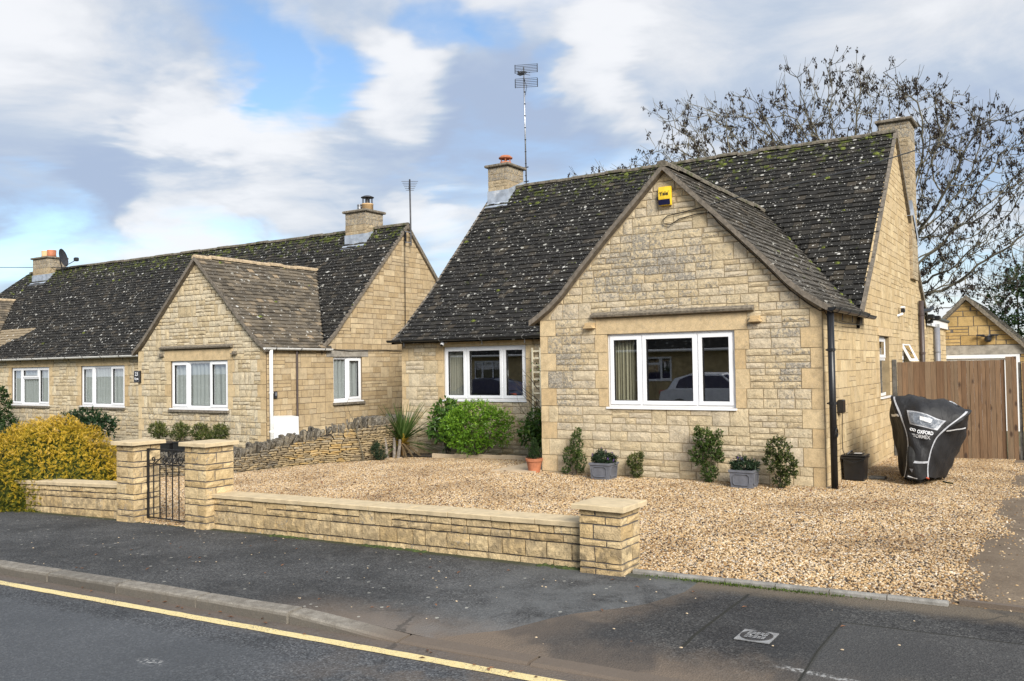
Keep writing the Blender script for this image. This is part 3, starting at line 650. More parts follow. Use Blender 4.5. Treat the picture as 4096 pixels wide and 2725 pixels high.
def slab(mb, P, prof, spans, th=.05, mi=0, tint=(0, 0, 0)):
    """underside deck of a slope: spans(z) gives (u0,u1) at each profile knot"""
    for (k0, z0), (k1, z1) in zip(prof[:-1], prof[1:]):
        a0, c0 = spans(k0, z0); a1, c1 = spans(k1, z1)
        V = [P(a0, k0, z0), P(c0, k0, z0), P(c1, k1, z1), P(a1, k1, z1)]; V += [v-Vector((0, 0, th)) for v in V]
        mb.add(V, [(0, 1, 2, 3), (7, 6, 5, 4), (0, 4, 5, 1), (1, 5, 6, 2), (2, 6, 7, 3), (3, 7, 4, 0)], tint, mi)
def ridge(root, A, B, mat, rng, r=.075, ln=.42, base=None):
    A = Vector(A); B = Vector(B); n = max(1, int((B-A).length/ln)); e = (B-A).normalized(); s = e.cross(Vector((0, 0, 1))).normalized()
    for i in range(n):
        p = A+(B-A)*(i/n); q = A+(B-A)*((i+1)/n)-e*.008; V = []; m = 6; dz = rng.uniform(-.014, .014)
        for pt, rr in ((p, r*1.03), (q, r)):
            for k in range(m+1):
                t = math.pi*(-.08+1.16*k/m); V.append(pt+s*math.cos(t)*rr*1.05+Vector((0, 0, math.sin(t)*rr*.85-.035+dz)))
        F = [(k, k+1, m+2+k, m+1+k) for k in range(m)]+[tuple(range(m+1)), tuple(range(2*m+1, m, -1))]
        mb = MB(); mb.add(V, F, (rng.random(), 0, 0)); mb.build('ridge_tile', mat, root)
def verge(root, pts, n, w, th, mat, name='verge'):
    """pale mortar band under the tile edge along a gable: pts up the slope, n outward"""
    m = MB(); n = Vector(n)
    for a, c in zip(pts[:-1], pts[1:]):
        a = Vector(a); c = Vector(c); dn = Vector((0, 0, -th))
        V = [a, c, c+dn, a+dn]; V += [v-n*w for v in V]
        m.add(V, [(0, 1, 2, 3), (3, 2, 1, 0)][:1]+[(4, 7, 6, 5), (0, 4, 5, 1), (3, 2, 6, 7), (0, 3, 7, 4), (1, 5, 6, 2)])
    return m.build(name, mat, root)
def gutter(root, A, B, mat, rng, side, r=.05, brk=.9, bmat=None):
    """half-round gutter from A to B, open upward, with straps; side = outward direction"""
    A = Vector(A); B = Vector(B); e = (B-A).normalized(); o = Vector(side); V = []; F = []; m = 8
    for pt in (A, B):
        for rr in (r, r-.006):
            for k in range(m+1):
                t = math.pi*k/m; V.append(pt+o*math.cos(t)*rr-Vector((0, 0, math.sin(t)*rr)))
    q = m+1
    for k in range(m): F += [(k, k+1, 2*q+k+1, 2*q+k), (q+k+1, q+k, 3*q+k, 3*q+k+1), (k+1, k, q+k, q+k+1), (2*q+k, 2*q+k+1, 3*q+k+1, 3*q+k)]
    F += [(0, 2*q, 3*q, q), (m, q+m, 3*q+m, 2*q+m), tuple(range(q)), tuple(range(3*q-1, 2*q-1, -1))]
    mb = MB(); mb.add(V, F); g = mb.build('gutter', mat, root, smooth=False)
    L = (B-A).length; k = brk*.4
    while k < L:
        p = A+e*k; mb = MB()
        mb.tube([p+o*math.cos(t)*(r+.006)-Vector((0, 0, math.sin(t)*(r+.006)-.006)) for t in [math.pi*i/6 for i in range(7)]], .009, 4)
        mb.tube([p-o*(r+.004), p-o*(r+.008)-Vector((0, 0, .13))], .008, 4); mb.build('gutter_bracket', bmat or mat, g); k += brk
    return g
def downpipe(root, x, y, z0, z1, mat, r=.034, clips=(.6, 1.5), wall=(0, 1)):
    m = MB(); m.tube([(x, y, z0), (x, y, z1)], r, 10); d = m.build('downpipe', mat, root, smooth=True)
    for z in clips:
        c = MB(); c.tube([(x, y, z), (x, y, z+.035)], r+.008, 10); c.tube([(x, y, z+.015), (x+wall[0]*.07, y+wall[1]*.07, z+.015)], .012, 4); c.build('pipe_clip', mat, d)
    return d
def chimney(root, x0, x1, y0, y1, z0, z1, rng, zf, cap=.06, h=(.18, .24)):
    """stone stack with lead flashing to zf(front)/…, weathered cap; returns its object"""
    core = MB(); core.box(x0+.012, x1-.012, y0+.012, y1-.012, z0, z1); c = core.build('chimney', M_MORT, root)
    pcs = Pieces('stone', 'stonework', [M_CHIM], 60)
    for O, ux, n, w in (((x0, y0, 0), (1, 0, 0), (0, -1, 0), x1-x0), ((x1, y0, 0), (0, 1, 0), (1, 0, 0), y1-y0)):
        fr = frame(Vector(O)-Vector(n)*.012, ux, n)
        lay(fr, pcs, 0, w, bands([z0, z1], .17, rng), None, rng, wid=(.16, .3), tall=.75, depth=.014, rough=.005, joint=.004, tintf=lambda u, v: (rng.random(), .25+.5*(v > z1-.3), 0))
    pcs.emit(c)
    k = MB(); k.bbox(x0-cap, x1+cap, y0-cap, y1+cap, z1, z1+.065, .015); k.build('cap', M_LEDGE, c)
    f = MB()
    f.add([(x0-.012, y0-.016, zf[0]), (x1+.016, y0-.016, zf[0]), (x1+.016, y0-.016, zf[1]), (x0-.012, y0-.016, zf[1]), (x1+.016, y1, zf[2]), (x1+.016, y1, zf[3])], [(0, 1, 2, 3), (1, 4, 5, 2)])
    f.add([(x0-.06, y0-.15, zf[0]-.12), (x1+.06, y0-.15, zf[0]-.12), (x1+.016, y0-.017, zf[0]+.02), (x0-.012, y0-.017, zf[0]+.02)], [(0, 1, 2, 3)])
    f.build('flashing', M_LEAD, c); return c
# ------------------------------------------------------------------ the bungalow
rng = random.Random(7)
H = thing('bungalow', (0, 0, 0), 'detached honey stone bungalow with dark tiled roof and projecting front gable, behind the gravel', 'house')
XW, D1, XL, APX = 4.164, 2.244, -4.62, 2.09
WP = [(0, 4.36), (.43, 3.93), (.92, 3.45), (1.34, 3.02), (1.67, 2.66), (1.88, 2.48), (2.1, 2.33), (2.22, 2.26)]      # wing roof: offset from its ridge, height
MP = [(2.08, 2.12), (2.5, 2.42), (3.4, 3.23), (4.1, 3.95), (4.6, 4.45), (5.93, 5.81)]                               # main roof: depth, height
RY = 5.93
wz = lambda o: float(np.interp(abs(o), [q[0] for q in WP], [q[1] for q in WP]))
mz = lambda y_: float(np.interp(y_ if y_ <= RY else 2*RY-y_, [q[0] for q in MP], [q[1] for q in MP]))
fW = frame((0, 0, 0), (1, 0, 0), (0, -1, 0)); fR = frame((XL, D1, 0), (1, 0, 0), (0, -1, 0)); fS = frame((XW, 0, 0), (0, 1, 0), (1, 0, 0)); fL = frame((XL, 2*RY-D1, 0), (0, -1, 0), (-1, 0, 0))
topW = lambda u: wz(u-APX)-.05
topW.knots = [APX-.0]+[APX+s*q[0] for q in WP[1:-1] for s in (1, -1)]
topS = lambda u: (2.26 if u < D1 else mz(u)-.05)
topS.knots = [D1]+[q[0] for q in MP[1:]]+[2*RY-q[0] for q in MP[1:-1]]
topL = lambda u: mz(2*RY-D1-u)-.05
topL.knots = [2*RY-D1-k for k in topS.knots]
W1 = (1.133, 3.024, .984, 2.035); W2 = (1.06, 2.958, .955, 1.985); SW1 = (3.86, 4.78, .99, 2.0); SW2 = (6.14, 7.10, .99, 1.97)
M = MB()
wall_panel(M, fW, topW, 0, XW-.001, -.4, [W1]); wall_panel(M, fR, lambda u: 2.2, 0, -XL, -.5, [W2])
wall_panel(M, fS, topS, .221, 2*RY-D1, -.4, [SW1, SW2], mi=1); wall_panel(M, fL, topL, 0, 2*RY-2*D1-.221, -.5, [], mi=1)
M.box(-.22+.22, .22, .221, D1-.001, -.4, 2.26, mi=0); M.box(XL+.22, XW-.22, 2*RY-D1-.22, 2*RY-D1, -.4, 2.2, mi=1)
wallo = M.build('wall', [M_MORT, M_MORTS], H)
I = MB()       # rooms behind the glass
I.box(.23, XW-.23, D1+1.6, D1+1.65, -.1, 2.6); I.box(XL+.23, .1, D1+3.2, D1+3.25, -.1, 2.6); I.box(.06, .14, D1+.23, D1+3.2, -.1, 2.6); I.box(2.6, 2.65, D1+1.66, 2*RY-D1-.3, -.1, 2.6)
I.box(.23, XW-.23, .23, D1+1.6, 2.30, 2.33); I.box(XL+.23, .05, D1+.23, D1+3.2, 2.22, 2.26); I.box(XL+.23, XW-.23, D1+.23, 2*RY-D1-.3, .02, .05, mi=1); I.box(.23, XW-.23, .23, D1+.22, .02, .05, mi=1)
I.build('interior', [M_PLASTER, M_CARPET], H)
pcs = Pieces('stone', 'stonework', [M_ROCK, M_SMOOTH, M_SIDE], 300)
def qcut(bn, u1, wl, wr, holes):
    """quoins alternate long and short by course; holes = window zones with their jambs"""
    def f(z0, z1):
        i = bn.index((z0, z1)) if (z0, z1) in bn else 0; c = []
        if wl: c.append((-1, wl[i % 2]))
        if wr: c.append((u1-wr[i % 2], u1+1))
        for (a, q, lo, hi, ja) in holes:
            if z0 > lo-.01 and z1 < hi+.01: c.append((a-ja[i % 2], q+ja[i % 2]))
        return c
    return f
def quoins(fr, u1, bn, wl, wr, holes, t=lambda: (rng.random(), .12, 0), zmax=99, d=.018):
    for i, (z0, z1) in enumerate(bn):
        if z1 > zmax: continue
        rects = []
        if wl: rects.append((0, wl[i % 2]))
        if wr: rects.append((u1-wr[i % 2], u1))
        for (a, q, lo, hi, ja) in holes:
            if z0 > lo-.01 and z1 < hi+.01: rects += [(a-ja[i % 2], a), (q, q+ja[i % 2])]
        for a, c in rects:
            mb, ctr = stone(fr, [(a, z0), (c, z0), (c, z1), (a, z1)], d, .003, rng, t(), .004, 1); pcs.add(mb, ctr, fr.n, (c-a)*(z1-z0))
def grey(u, v):       # weathered blue-grey in the upper gable and left of the window
    g = .12+.75*math.exp(-((u-1.75)/.95)**2-((v-2.95)/.55)**2)+.75*math.exp(-((u-.38)/.3)**2-((v-1.55)/.6)**2)+.55*math.exp(-((u-3.75)/.25)**2-((v-1.75)/.6)**2)
    return (.15+.7*rng.random(), min(1, 1.15*g*rng.choice([.35, .8, 1.0, 1.3])), 0)
rb = random.Random(3)
bw = [(z, z+.246) for z in (0-.246*.0, .246, .492, .738)]; bw = [(-.25, 0.)]+bw+[(.984+.26275*i, .984+.26275*(i+1)) for i in range(4)]+[(2.035, 2.275)]+[(2.275+.235*i, 2.275+.235*(i+1)) for i in range(9)]
hw = [(W1[0], W1[1], W1[2], W1[3], (.20, .15)), (.957, 3.199, 2.035, 2.275, (0, 0))]
cW = [(0, -.4), (XW, -.4), (XW, 2.17), (APX, 4.30), (0, 2.17)]
ql, qr = (.13, .27), (.27, .15)
cutW = qcut(bw, XW, ql, qr, hw)
cutW2 = lambda z0, z1: cutW(z0, z1) if z1 < 2.30 else ([] )
lay(fW, pcs, 0, XW, bw, cutW2, rng, cW, wid=(.17, .36), tall=.36, minh=.07, depth=.014, rough=.008, tintf=grey)
quoins(fW, XW, bw, ql, qr, hw[:1], zmax=2.28)
br = [(-.3, -.04)]+[(-.04+.24875*i, -.04+.24875*(i+1)) for i in range(4)]+[(.955+.2575*i, .955+.2575*(i+1)) for i in range(4)]+[(1.985, 2.19)]
hr = [(W2[0], W2[1], W2[2], W2[3], (.19, .14)), (.90, 3.12, 1.985, 2.19, (0, 0))]
lay(fR, pcs, 0, -XL, br, qcut(br, -XL, (.17, .1), None, hr), rng, wid=(.18, .38), tall=.4, depth=.014, rough=.008, tintf=lambda u, v: (rng.random(), .35*rng.random(), 0))
quoins(fR, -XL, br, (.17, .1), None, hr[:1], zmax=2.0)
cS1 = [(0, -.4), (2.3, -.4), (2.3, 2.26), (0, 2.26)]; cS2 = [(2.3, -.4), (2*RY-D1, -.4), (2*RY-D1, 2.1), (RY, 5.80), (2.3, 2.22)]
bs_ = bands([-.3, .0, .99, 2.0, 2.14, 5.85], .23, rb)
hs = lambda z0, z1: [(q[0], q[1]) for q in (SW1, SW2) if z0 > q[2]-.01 and z1 < q[3]+.01]+[(q[0]-.13, q[1]+.25) for q in (SW1, SW2) if 1.99 < z0 and z1 < 2.15]
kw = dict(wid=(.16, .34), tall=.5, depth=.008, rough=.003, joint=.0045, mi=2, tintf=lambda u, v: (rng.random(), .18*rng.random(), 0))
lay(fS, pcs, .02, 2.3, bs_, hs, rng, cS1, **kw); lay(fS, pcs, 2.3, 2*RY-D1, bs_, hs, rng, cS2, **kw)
pcs.emit(wallo)
for fr, a, c, z0, z1 in ((fW, .957, 3.199, 2.037, 2.262), (fR, .905, 3.115, 1.987, 2.185), (fS, 3.73, 5.03, 2.004, 2.138), (fS, 6.01, 7.35, 1.975, 2.13)):
    m = MB(); m.obox(fr, a, c, z0, z1, -.1, .016, (.5, .15, 0)); m.build('lintel', M_SMOOTH, H)
m = MB()       # drip mould with returned ends
for k in range(6):
    a = .90+k*(3.31-.90)/6; c = .90+(k+1)*(3.31-.90)/6-.004
    m.add([fW(a, 2.27, .0), fW(c, 2.27, 0), fW(c, 2.285, .085), fW(a, 2.285, .085), fW(a, 2.315, .095), fW(c, 2.315, .095), fW(c, 2.365, .0), fW(a, 2.365, 0)], [(0, 1, 2, 3)[::-1], (3, 2, 5, 4), (4, 5, 6, 7), (0, 3, 4, 7), (1, 6, 5, 2)], (rng.random(), .5, 0))
m.build('drip_mould', M_LEDGE, H)
for a, c in ((.78, .955), (3.24, 3.405)):
    m = MB(); m.obox(fW, a+.02, c-.02, 2.155, 2.21, 0, .07); m.add([fW(a, 2.13, 0), fW(c, 2.13, 0), fW(c, 2.13, .10), fW(a, 2.13, .10), fW(a+.03, 2.165, .10), fW(c-.03, 2.165, .10), fW(c-.03, 2.19, 0), fW(a+.03, 2.19, 0)], [(3, 2, 1, 0), (3, 4, 5, 2)[::-1], (4, 7, 6, 5)[::-1], (0, 7, 4, 3), (1, 2, 5, 6)])
    m.build('mould_stop', M_SMOOTH, H)
C3 = lambda a, b_, c: [(a, [(1, True)]), (b_, [(1, True)]), (c, [(1, True)])]
window(fW, H, *W1, C3(.268, .46, .272), 'white three-light window in the front gable'); window(fR, H, *W2, C3(.27, .465, .265), 'white three-light window in the recess', handle=W2[1]-.46)
window(fS, H, *SW1, [(1, [(.36, True), (.64, False)])], 'narrow white side window with grey blind', rec=.07)
w2 = window(fS, H, *SW2, [(1, [(.64, False)])], 'white side window with its top light propped open', rec=.07)
# propped top light
q = MB(); za, zb = SW2[3]-.045, SW2[3]-.40
for a0, a1, t0, t1 in ((SW2[0]+.05, SW2[1]-.05, 0, .14), (SW2[0]+.05, SW2[1]-.05, .86, 1), (SW2[0]+.05, SW2[0]+.12, .14, .86), (SW2[1]-.12, SW2[1]-.05, .14, .86)):
    V = [fS(u, za+(zb-za)*t, -.05+.17*t+dw) for dw in (0, .04) for t in (t0, t1) for u in (a0, a1)]
    q.add(V, [(0, 1, 3, 2), (4, 6, 7, 5), (0, 4, 5, 1), (2, 3, 7, 6), (0, 2, 6, 4), (1, 5, 7, 3)])
q.build('sash', M_UPVC, w2, )
q = MB(); q.add([fS(SW2[0]+.12, za+(zb-za)*.14, .005), fS(SW2[1]-.12, za+(zb-za)*.14, .005), fS(SW2[1]-.12, za+(zb-za)*.86, .12), fS(SW2[0]+.12, za+(zb-za)*.86, .12)], [(3, 2, 1, 0)]); q.build('pane', M_GLASS, w2)
curtain(fW, 1.19, 1.50, 1.0, 2.02, -.14, M_CURT, 'striped curtain gathered behind the left light of the gable window', 'curtains in the bungalow', 7, .03)
curtain(fW, 2.90, 2.99, 1.0, 2.02, -.22, M_CURT, 'narrow striped curtain edge behind the right light of the gable window', 'curtains in the bungalow', 3, .02)
curtain(fR, 1.11, 1.42, .97, 1.97, -.14, M_CURTP, 'pale curtain gathered behind the left light of the recessed window', 'curtains in the bungalow', 7, .03)
curtain(fR, 2.86, 2.93, .97, 1.97, -.22, M_CURTP, 'pale curtain edge behind the right light of the recessed window', 'curtains in the bungalow', 2, .02)
curtain(fS, 3.9, 4.75, 1.0, 1.98, -.2, M_CURTP, 'grey blind drawn inside the narrow side window', 'curtains in the bungalow', 12, .012, 'blind')
# roof decks, tiles, ridges
vy = lambda z: float(np.interp(z, [q[1] for q in MP], [q[0] for q in MP]))      # depth of the main slope at a height
wo = lambda z: float(np.interp(-z, [-q[1] for q in WP], [q[0] for q in WP]))     # half width of the wing roof at a height
XLe, XRe = XL-.13, XW+.05
M = MB()
slab(M, lambda u, k, z: Vector((u, k, z)), MP, lambda k, z: (XLe, XRe)); slab(M, lambda u, k, z: Vector((u, 2*RY-k, z)), [(2.56, 2.48)]+MP[2:], lambda k, z: (XLe, XRe), mi=0, tint=(.5, .2, 0))
wpe = list(reversed(WP))
for s in (1, -1): slab(M, lambda u, k, z: Vector((APX+s*k, u, z)), [(q[0], q[1]) for q in wpe], lambda k, z: (-.10, max(.0, vy(z)+.25)))
roof = M.build('roof', M_ROOF, H)
tp = Pieces('roof_tile', 'roof_tiles', [M_ROOF, M_ROOFG], 300); moss = MB()
def ivM(k, z):
    w = wo(z-.02)
    if z > 4.34: return [(XLe, XRe)]
    return [(XLe, APX-w), (APX+w, XRe)]
mossM = lambda x, k, z: .55*max(0, (z-5.0))**1.6+.018
tM = lambda x, k, z: (rng.random(), min(1, .08+.75*max(0, (z-4.5)/1.35)**1.5+.25*(rng.random() < .1)), .12*(rng.random() < .06))
tile_slope(lambda u, k, z: Vector((u, k, z)), MP, ivM, tp, rng, tintf=tM, moss=moss, mossamt=mossM)
for s in (1, -1):
    tile_slope(lambda u, k, z: Vector((APX+s*k, u, z)), wpe, lambda k, z: [(-.115, max(.05, vy(z)+.06))], tp, rng, tintf=lambda x, k, z: (rng.random(), .12+.3*(rng.random() < .12), .5*rng.random()), rmat=1, moss=moss, mossamt=lambda x, k, z: .012+(.35 if x > vy(z)-.25 else 0))
tp.emit(roof)
moss.build('moss', M_MOSS, roof, kind='stuff')
ridge(roof, (XLe, RY, 5.85), (XRe, RY, 5.85), M_RIDGE, rng); ridge(roof, (APX, -.13, 4.40), (APX, vy(4.36)+.15, 4.40), M_RIDGE, rng, .085)
verge(roof, [(APX-q[0], -.125, q[1]+.02) for q in reversed(WP)]+[(APX+q[0], -.125, q[1]+.02) for q in WP[1:]], (0, -1, 0), .12, .08, M_VERGE)
verge(roof, [(XRe+.002, q[0], q[1]+.05) for q in MP], (1, 0, 0), .05, .085, M_VERGE); verge(roof, [(XRe+.012, RY, 5.83), (XRe+.012, 2*RY-4.6, 4.49), (XRe+.012, 2*RY-3.4, 3.25), (XRe+.012, 9.3, 2.60)], (1, 0, 0), .06, .13, M_LEDGE, 'rear_verge')
verge(roof, [(XLe-.002, q[0], q[1]+.038) for q in reversed(MP)], (-1, 0, 0), .05, .085, M_VERGE)
gutter(roof, (XLe-.06, 2.03, 2.145), (-.05, 2.03, 2.14), M_BLACKPL, rng, (0, -1, 0), .048, .95, M_STEEL)
g = gutter(roof, (APX+2.245, -.22, 2.265), (APX+2.245, 2.48, 2.255), M_BLACKPL, rng, (1, 0, 0), .05, .62, M_DARKMET)
gutter(roof, (-.14, -.10, 2.26), (-.14, 2.0, 2.25), M_BLACKPL, rng, (-1, 0, 0), .05, .9)
m = MB(); m.obox(fR, 0, -XL, 2.15, 2.20, .0, .05); m.build('fascia', M_BROWNPL, roof)
dp = downpipe(H, 4.285, -.075, 0, 2.23, M_BLACKPL, .042, (1.05, 1.72), (-1, .3))
# left stack with terracotta cowl, right stack on the gable
c1 = chimney(H, XL-.07, XL+.49, 5.55, 6.25, 4.9, 6.28, rng, (5.42, 5.72, 5.72, 6.02))
m = MB(); cx, cy = XL+.18, 5.95
m.lathe((cx, cy, 6.345), [(.15, 0), (.16, .05), (.13, .08), (.135, .12)], 16); m.build('chimney_pot', M_TERRA, c1, smooth=True)
m = MB()
for k in range(6): t = k*math.pi/3; m.tube([(cx+.12*math.cos(t), cy+.12*math.sin(t), 6.46), (cx+.12*math.cos(t), cy+.12*math.sin(t), 6.56)], .012, 4)
m.tube([(cx, cy, 6.44), (cx, cy, 6.56)], .03, 6); m.lathe((cx, cy, 6.55), [(.165, 0), (.17, .02), (.11, .07), (.0, .09)], 16); m.build('cowl', M_TERRA, c1)
c2 = chimney(H, 3.66, 4.235, 7.32, 8.03, 3.2, 6.36, rng, (4.55, 4.75, 3.9, 4.1))
m = MB(); m.lathe((3.95, 7.7, 6.425), [(.10, 0), (.09, .05), (.10, .06), (.09, .10), (.08, .12)], 12); m.build('chimney_pot', M_STEEL, c2)
# flat-roofed rear extension with white fascia
E_ = thing('rear_extension', (4.0, 11, -.1), 'flat roofed stone extension with white fascia behind the side gable', 'extension')
m = MB(); m.box(1.5, 4.155, 9.62, 12.95, -.3, 2.45); we = m.build('wall', M_MORTS, E_)
pe = Pieces('stone', 'stonework', [M_SIDE], 200); fE = frame((4.155, 9.62, 0), (0, 1, 0), (1, 0, 0))
lay(fE, pe, 0, 3.33, bands([-.3, 2.36], .22, rb), None, rng, wid=(.2, .42), tall=.55, depth=.014, rough=.004, joint=.006); pe.emit(we)
m = MB(); m.box(4.185, 4.215, 9.42, 13.05, 2.34, 2.50); m.box(1.4, 4.215, 13.05, 13.08, 2.34, 2.50); m.build('fascia', M_FASCIA, E_)
m = MB(); m.bbox(1.4, 4.26, 9.38, 13.13, 2.505, 2.57, .02); m.build('roof', M_FELT, E_)
F_ = thing('flue_pipe', (4.19, 10.55, 0), 'grey flue pipe with caged top on the rear extension', 'flue')
m = MB(); m.tube([(4.245, 10.55, -.05), (4.245, 10.55, 2.32)], .066, 14); m.build('pipe', M_GREYPL, F_, smooth=True)
m = MB(); m.tube([(4.245, 10.55, 1.75), (4.245, 10.55, 1.79)], .074, 14); m.tube([(4.245, 10.55, 1.77), (4.11, 10.55, 1.77)], .012, 4); m.build('clip', M_GREYPL, F_)
for k in range(10):
    m = MB(); t = k*math.pi/5; m.tube([(4.245+.05*math.cos(t), 10.55+.05*math.sin(t), 2.32), (4.245+.05*math.cos(t), 10.55+.05*math.sin(t), 2.40)], .006, 4); m.build('cage_bar', M_STEEL, F_)
S_ = thing('soil_pipe', (4.22, 8.24, 0), 'brown vertical soil pipe on the side gable', 'pipe'); m = MB(); m.tube([(4.235, 8.24, -.1), (4.235, 8.24, 2.81)], .05, 10); m.build('pipe', M_BROWNPL, S_, smooth=True)
m = MB()
for z in (.8, 1.7, 2.5): m.tube([(4.235, 8.24, z), (4.235, 8.24, z+.05)], .058, 10)
m.build('collar', M_BROWNPL, S_)
# ------------------------------------------------------------------ the neighbouring pair of bungalows
rng = random.Random(21); rb = random.Random(5)
NX, NY, NM, NRY, NE = -7.178, .956, 2.646, 5.538, -24.6
N_ = thing('bungalow', (-12, 2, -.3), 'long low stone bungalow with white gutters and lace curtains, left of the dry stone wall', 'house')
NWP = [(0, 4.09), (.8, 3.33), (1.6, 2.57), (1.95, 2.26), (2.26, 2.04)]; NMP = [(2.5, 2.03), (2.9, 2.36), (5.538, 5.17)]
NA = -9.335; NA2 = -23.8
nwo = lambda z: float(np.interp(-z, [-q[1] for q in NWP], [q[0] for q in NWP])); nvy = lambda z: float(np.interp(z, [q[1] for q in NMP], [q[0] for q in NMP]))
nmz = lambda y_: float(np.interp(y_ if y_ <= NRY else 2*NRY-y_, [q[0] for q in NMP], [q[1] for q in NMP]))
NWL = NA-2.158
fw = frame((NWL, NY, 0), (1, 0, 0), (0, -1, 0)); fm = frame((NE, NM, 0), (1, 0, 0), (0, -1, 0)); fs = frame((NX, NY, 0), (0, 1, 0), (1, 0, 0))
ww = NX-NWL; wm = NWL-NE
w3 = (-10.293-NWL, -8.356-NWL, .767, 1.815); w1 = (-20.342-NE, -18.267-NE, .668, 1.771); w2 = (-16.648-NE, -14.609-NE, .668, 1.771); sw = (2.911-NY, 3.844-NY, .856, 1.859)
t1 = lambda u: float(np.interp(abs(u-ww/2), [q[0] for q in NWP], [q[1] for q in NWP]))-.05
t1.knots = [ww/2]+[ww/2+s*q[0] for q in NWP[1:-1] for s in (1, -1)]
t2 = lambda u: 2.05 if u < NM-NY else nmz(u+NY)-.05
t2.knots = [NM-NY]+[q[0]-NY for q in NMP[1:]]+[2*NRY-q[0]-NY for q in NMP[1:-1]]
M = MB()
wall_panel(M, fw, t1, 0, ww-.001, -.7, [w3]); wall_panel(M, fm, lambda u: 2.02, 0, wm, -.9, [w1, w2]); wall_panel(M, fs, t2, .221, 2*NRY-NM-NY, -.7, [sw])
M.box(NE, NX-.22, 2*NRY-NM-.22, 2*NRY-NM, -.9, 2.0); M.box(NWL, NWL+.22, NY+.221, NM-.001, -.8, 2.0)
nw = M.build('wall', M_NMORT, N_)
I = MB(); I.box(NE+.3, NX-.3, NM+1.6, NM+1.65, -.3, 2.3); I.box(NE, NX-.25, NM+.23, NM+1.6, -.25, -.2, mi=1); I.box(NE, NX-.25, NM+.23, NM+1.6, 2.03, 2.06); I.box(NWL+.23, NX-.23, NY+.23, NM+.2, 1.98, 2.01); I.build('interior', [M_PLASTER, M_CARPET], N_)
pcs = Pieces('stone', 'stonework', [M_NROCK, M_SMOOTH, M_NSIDE], 300)
bf = bands([-.6, -.3], .26, rb)+[(-.3+.26675*i, -.3+.26675*(i+1)) for i in range(4)]+[(.767+.262*i, .767+.262*(i+1)) for i in range(4)]+[(1.815, 2.07)]+[(2.07+.24*i, 2.07+.24*(i+1)) for i in range(9)]
lb = (-10.50-NWL, -8.20-NWL)
hh = [(w3[0], w3[1], w3[2], w3[3], (.21, .15)), (lb[0], lb[1], 1.815, 2.07, (0, 0))]
cC = [(0, -.7), (ww, -.7), (ww, 1.97), (ww/2, 4.03), (0, 1.97)]
q0 = qcut(bf, ww, (.12, .2), (.25, .16), hh)
tn = lambda u, v: (rng.random(), .15+.35*rng.random()*(v < .7), 0)
lay(fw, pcs, 0, ww, bf, lambda a, c: q0(a, c) if c < 2.1 else [], rng, cC, wid=(.13, .27), tall=.38, depth=.014, rough=.008, tintf=tn, joint=.007, minh=.075)
quoins(fw, ww, bf, (.12, .2), (.25, .16), hh[:1], zmax=2.08)
bm = bands([-.9, -.1], .26, rb)+[(-.1+.256*i, -.1+.256*(i+1)) for i in range(3)]+[(.668+.27575*i, .668+.27575*(i+1)) for i in range(4)]+[(1.771, 2.01)]
hm = [(w[0], w[1], w[2], w[3], (.22, .16)) for w in (w1, w2)]+[(w[0]-.24, w[1]+.24, 1.771, 2.01, (0, 0)) for w in (w1, w2)]
lay(fm, pcs, 0, wm, bm, qcut(bm, wm, None, None, hm), rng, wid=(.14, .29), tall=.38, depth=.014, rough=.008, tintf=tn, joint=.007, minh=.075)
quoins(fm, wm, bm, None, None, hm[:2], zmax=1.8)
b3 = bands([-.6, .856, 1.859, 2.03, 5.1], .25, rb)
hs3 = lambda a, c: ([(sw[0], sw[1])] if a > .85 and c < 1.87 else [])+([(sw[0]-.22, sw[1]+.2)] if 1.85 < a and c < 2.04 else [])
ks = dict(wid=(.17, .40), tall=.42, depth=.009, rough=.004, joint=.006, minh=.08, mi=2, tintf=lambda u, v: (rng.random(), .2*rng.random(), 0))
lay(fs, pcs, .02, NM-NY, b3, hs3, rng, [(0, -.7), (NM-NY, -.7), (NM-NY, 2.02), (0, 2.02)], **ks)
lay(fs, pcs, NM-NY, 2*NRY-NM-NY, b3, hs3, rng, [(NM-NY, -.7), (2*NRY-NM-NY, -.7), (2*NRY-NM-NY, 2.0), (NRY-NY, 5.08), (NM-NY, 2.0)], **ks)
pcs.emit(nw)
for fr, a, c, z0, z1, mt in ((fw, lb[0], lb[1], 1.82, 2.06, M_SMOOTH), (fm, w1[0]-.24, w1[1]+.24, 1.775, 2.005, M_SMOOTH), (fm, w2[0]-.24, w2[1]+.24, 1.775, 2.005, M_SMOOTH), (fs, sw[0]-.22, sw[1]+.2, 1.865, 2.025, M_CONC)):
    m = MB(); m.obox(fr, a, c, z0, z1, -.1, .018, (.4, .15, 0)); m.build('lintel', mt, N_)
m = MB(); a, c = -10.61-NWL, -8.18-NWL
m.add([fw(a, 2.075, 0), fw(c, 2.075, 0), fw(c, 2.09, .085), fw(a, 2.09, .085), fw(a, 2.12, .095), fw(c, 2.12, .095), fw(c, 2.17, 0), fw(a, 2.17, 0)], [(3, 2, 1, 0), (3, 2, 5, 4), (4, 5, 6, 7), (0, 3, 4, 7), (1, 6, 5, 2)]); m.build('drip_mould', M_LEDGE, N_)
for a, c in ((-.06, .08), (2.43, 2.57)):
    a += -10.61-NWL; c += -10.61-NWL; m = MB(); m.obox(fw, a, c, 1.93, 1.955, 0, .09); m.obox(fw, a+.02, c-.02, 1.957, 2.0, 0, .06); m.build('mould_stop', M_LEDGE, N_)
for fr, w in ((fw, w3), (fm, w1), (fm, w2), (fs, sw)):
    m = MB(); m.obox(fr, w[0]-.04, w[1]+.05, w[2]-.085, w[2]-.032, -.05, .06); m.build('stone_sill', M_LEDGE, N_)
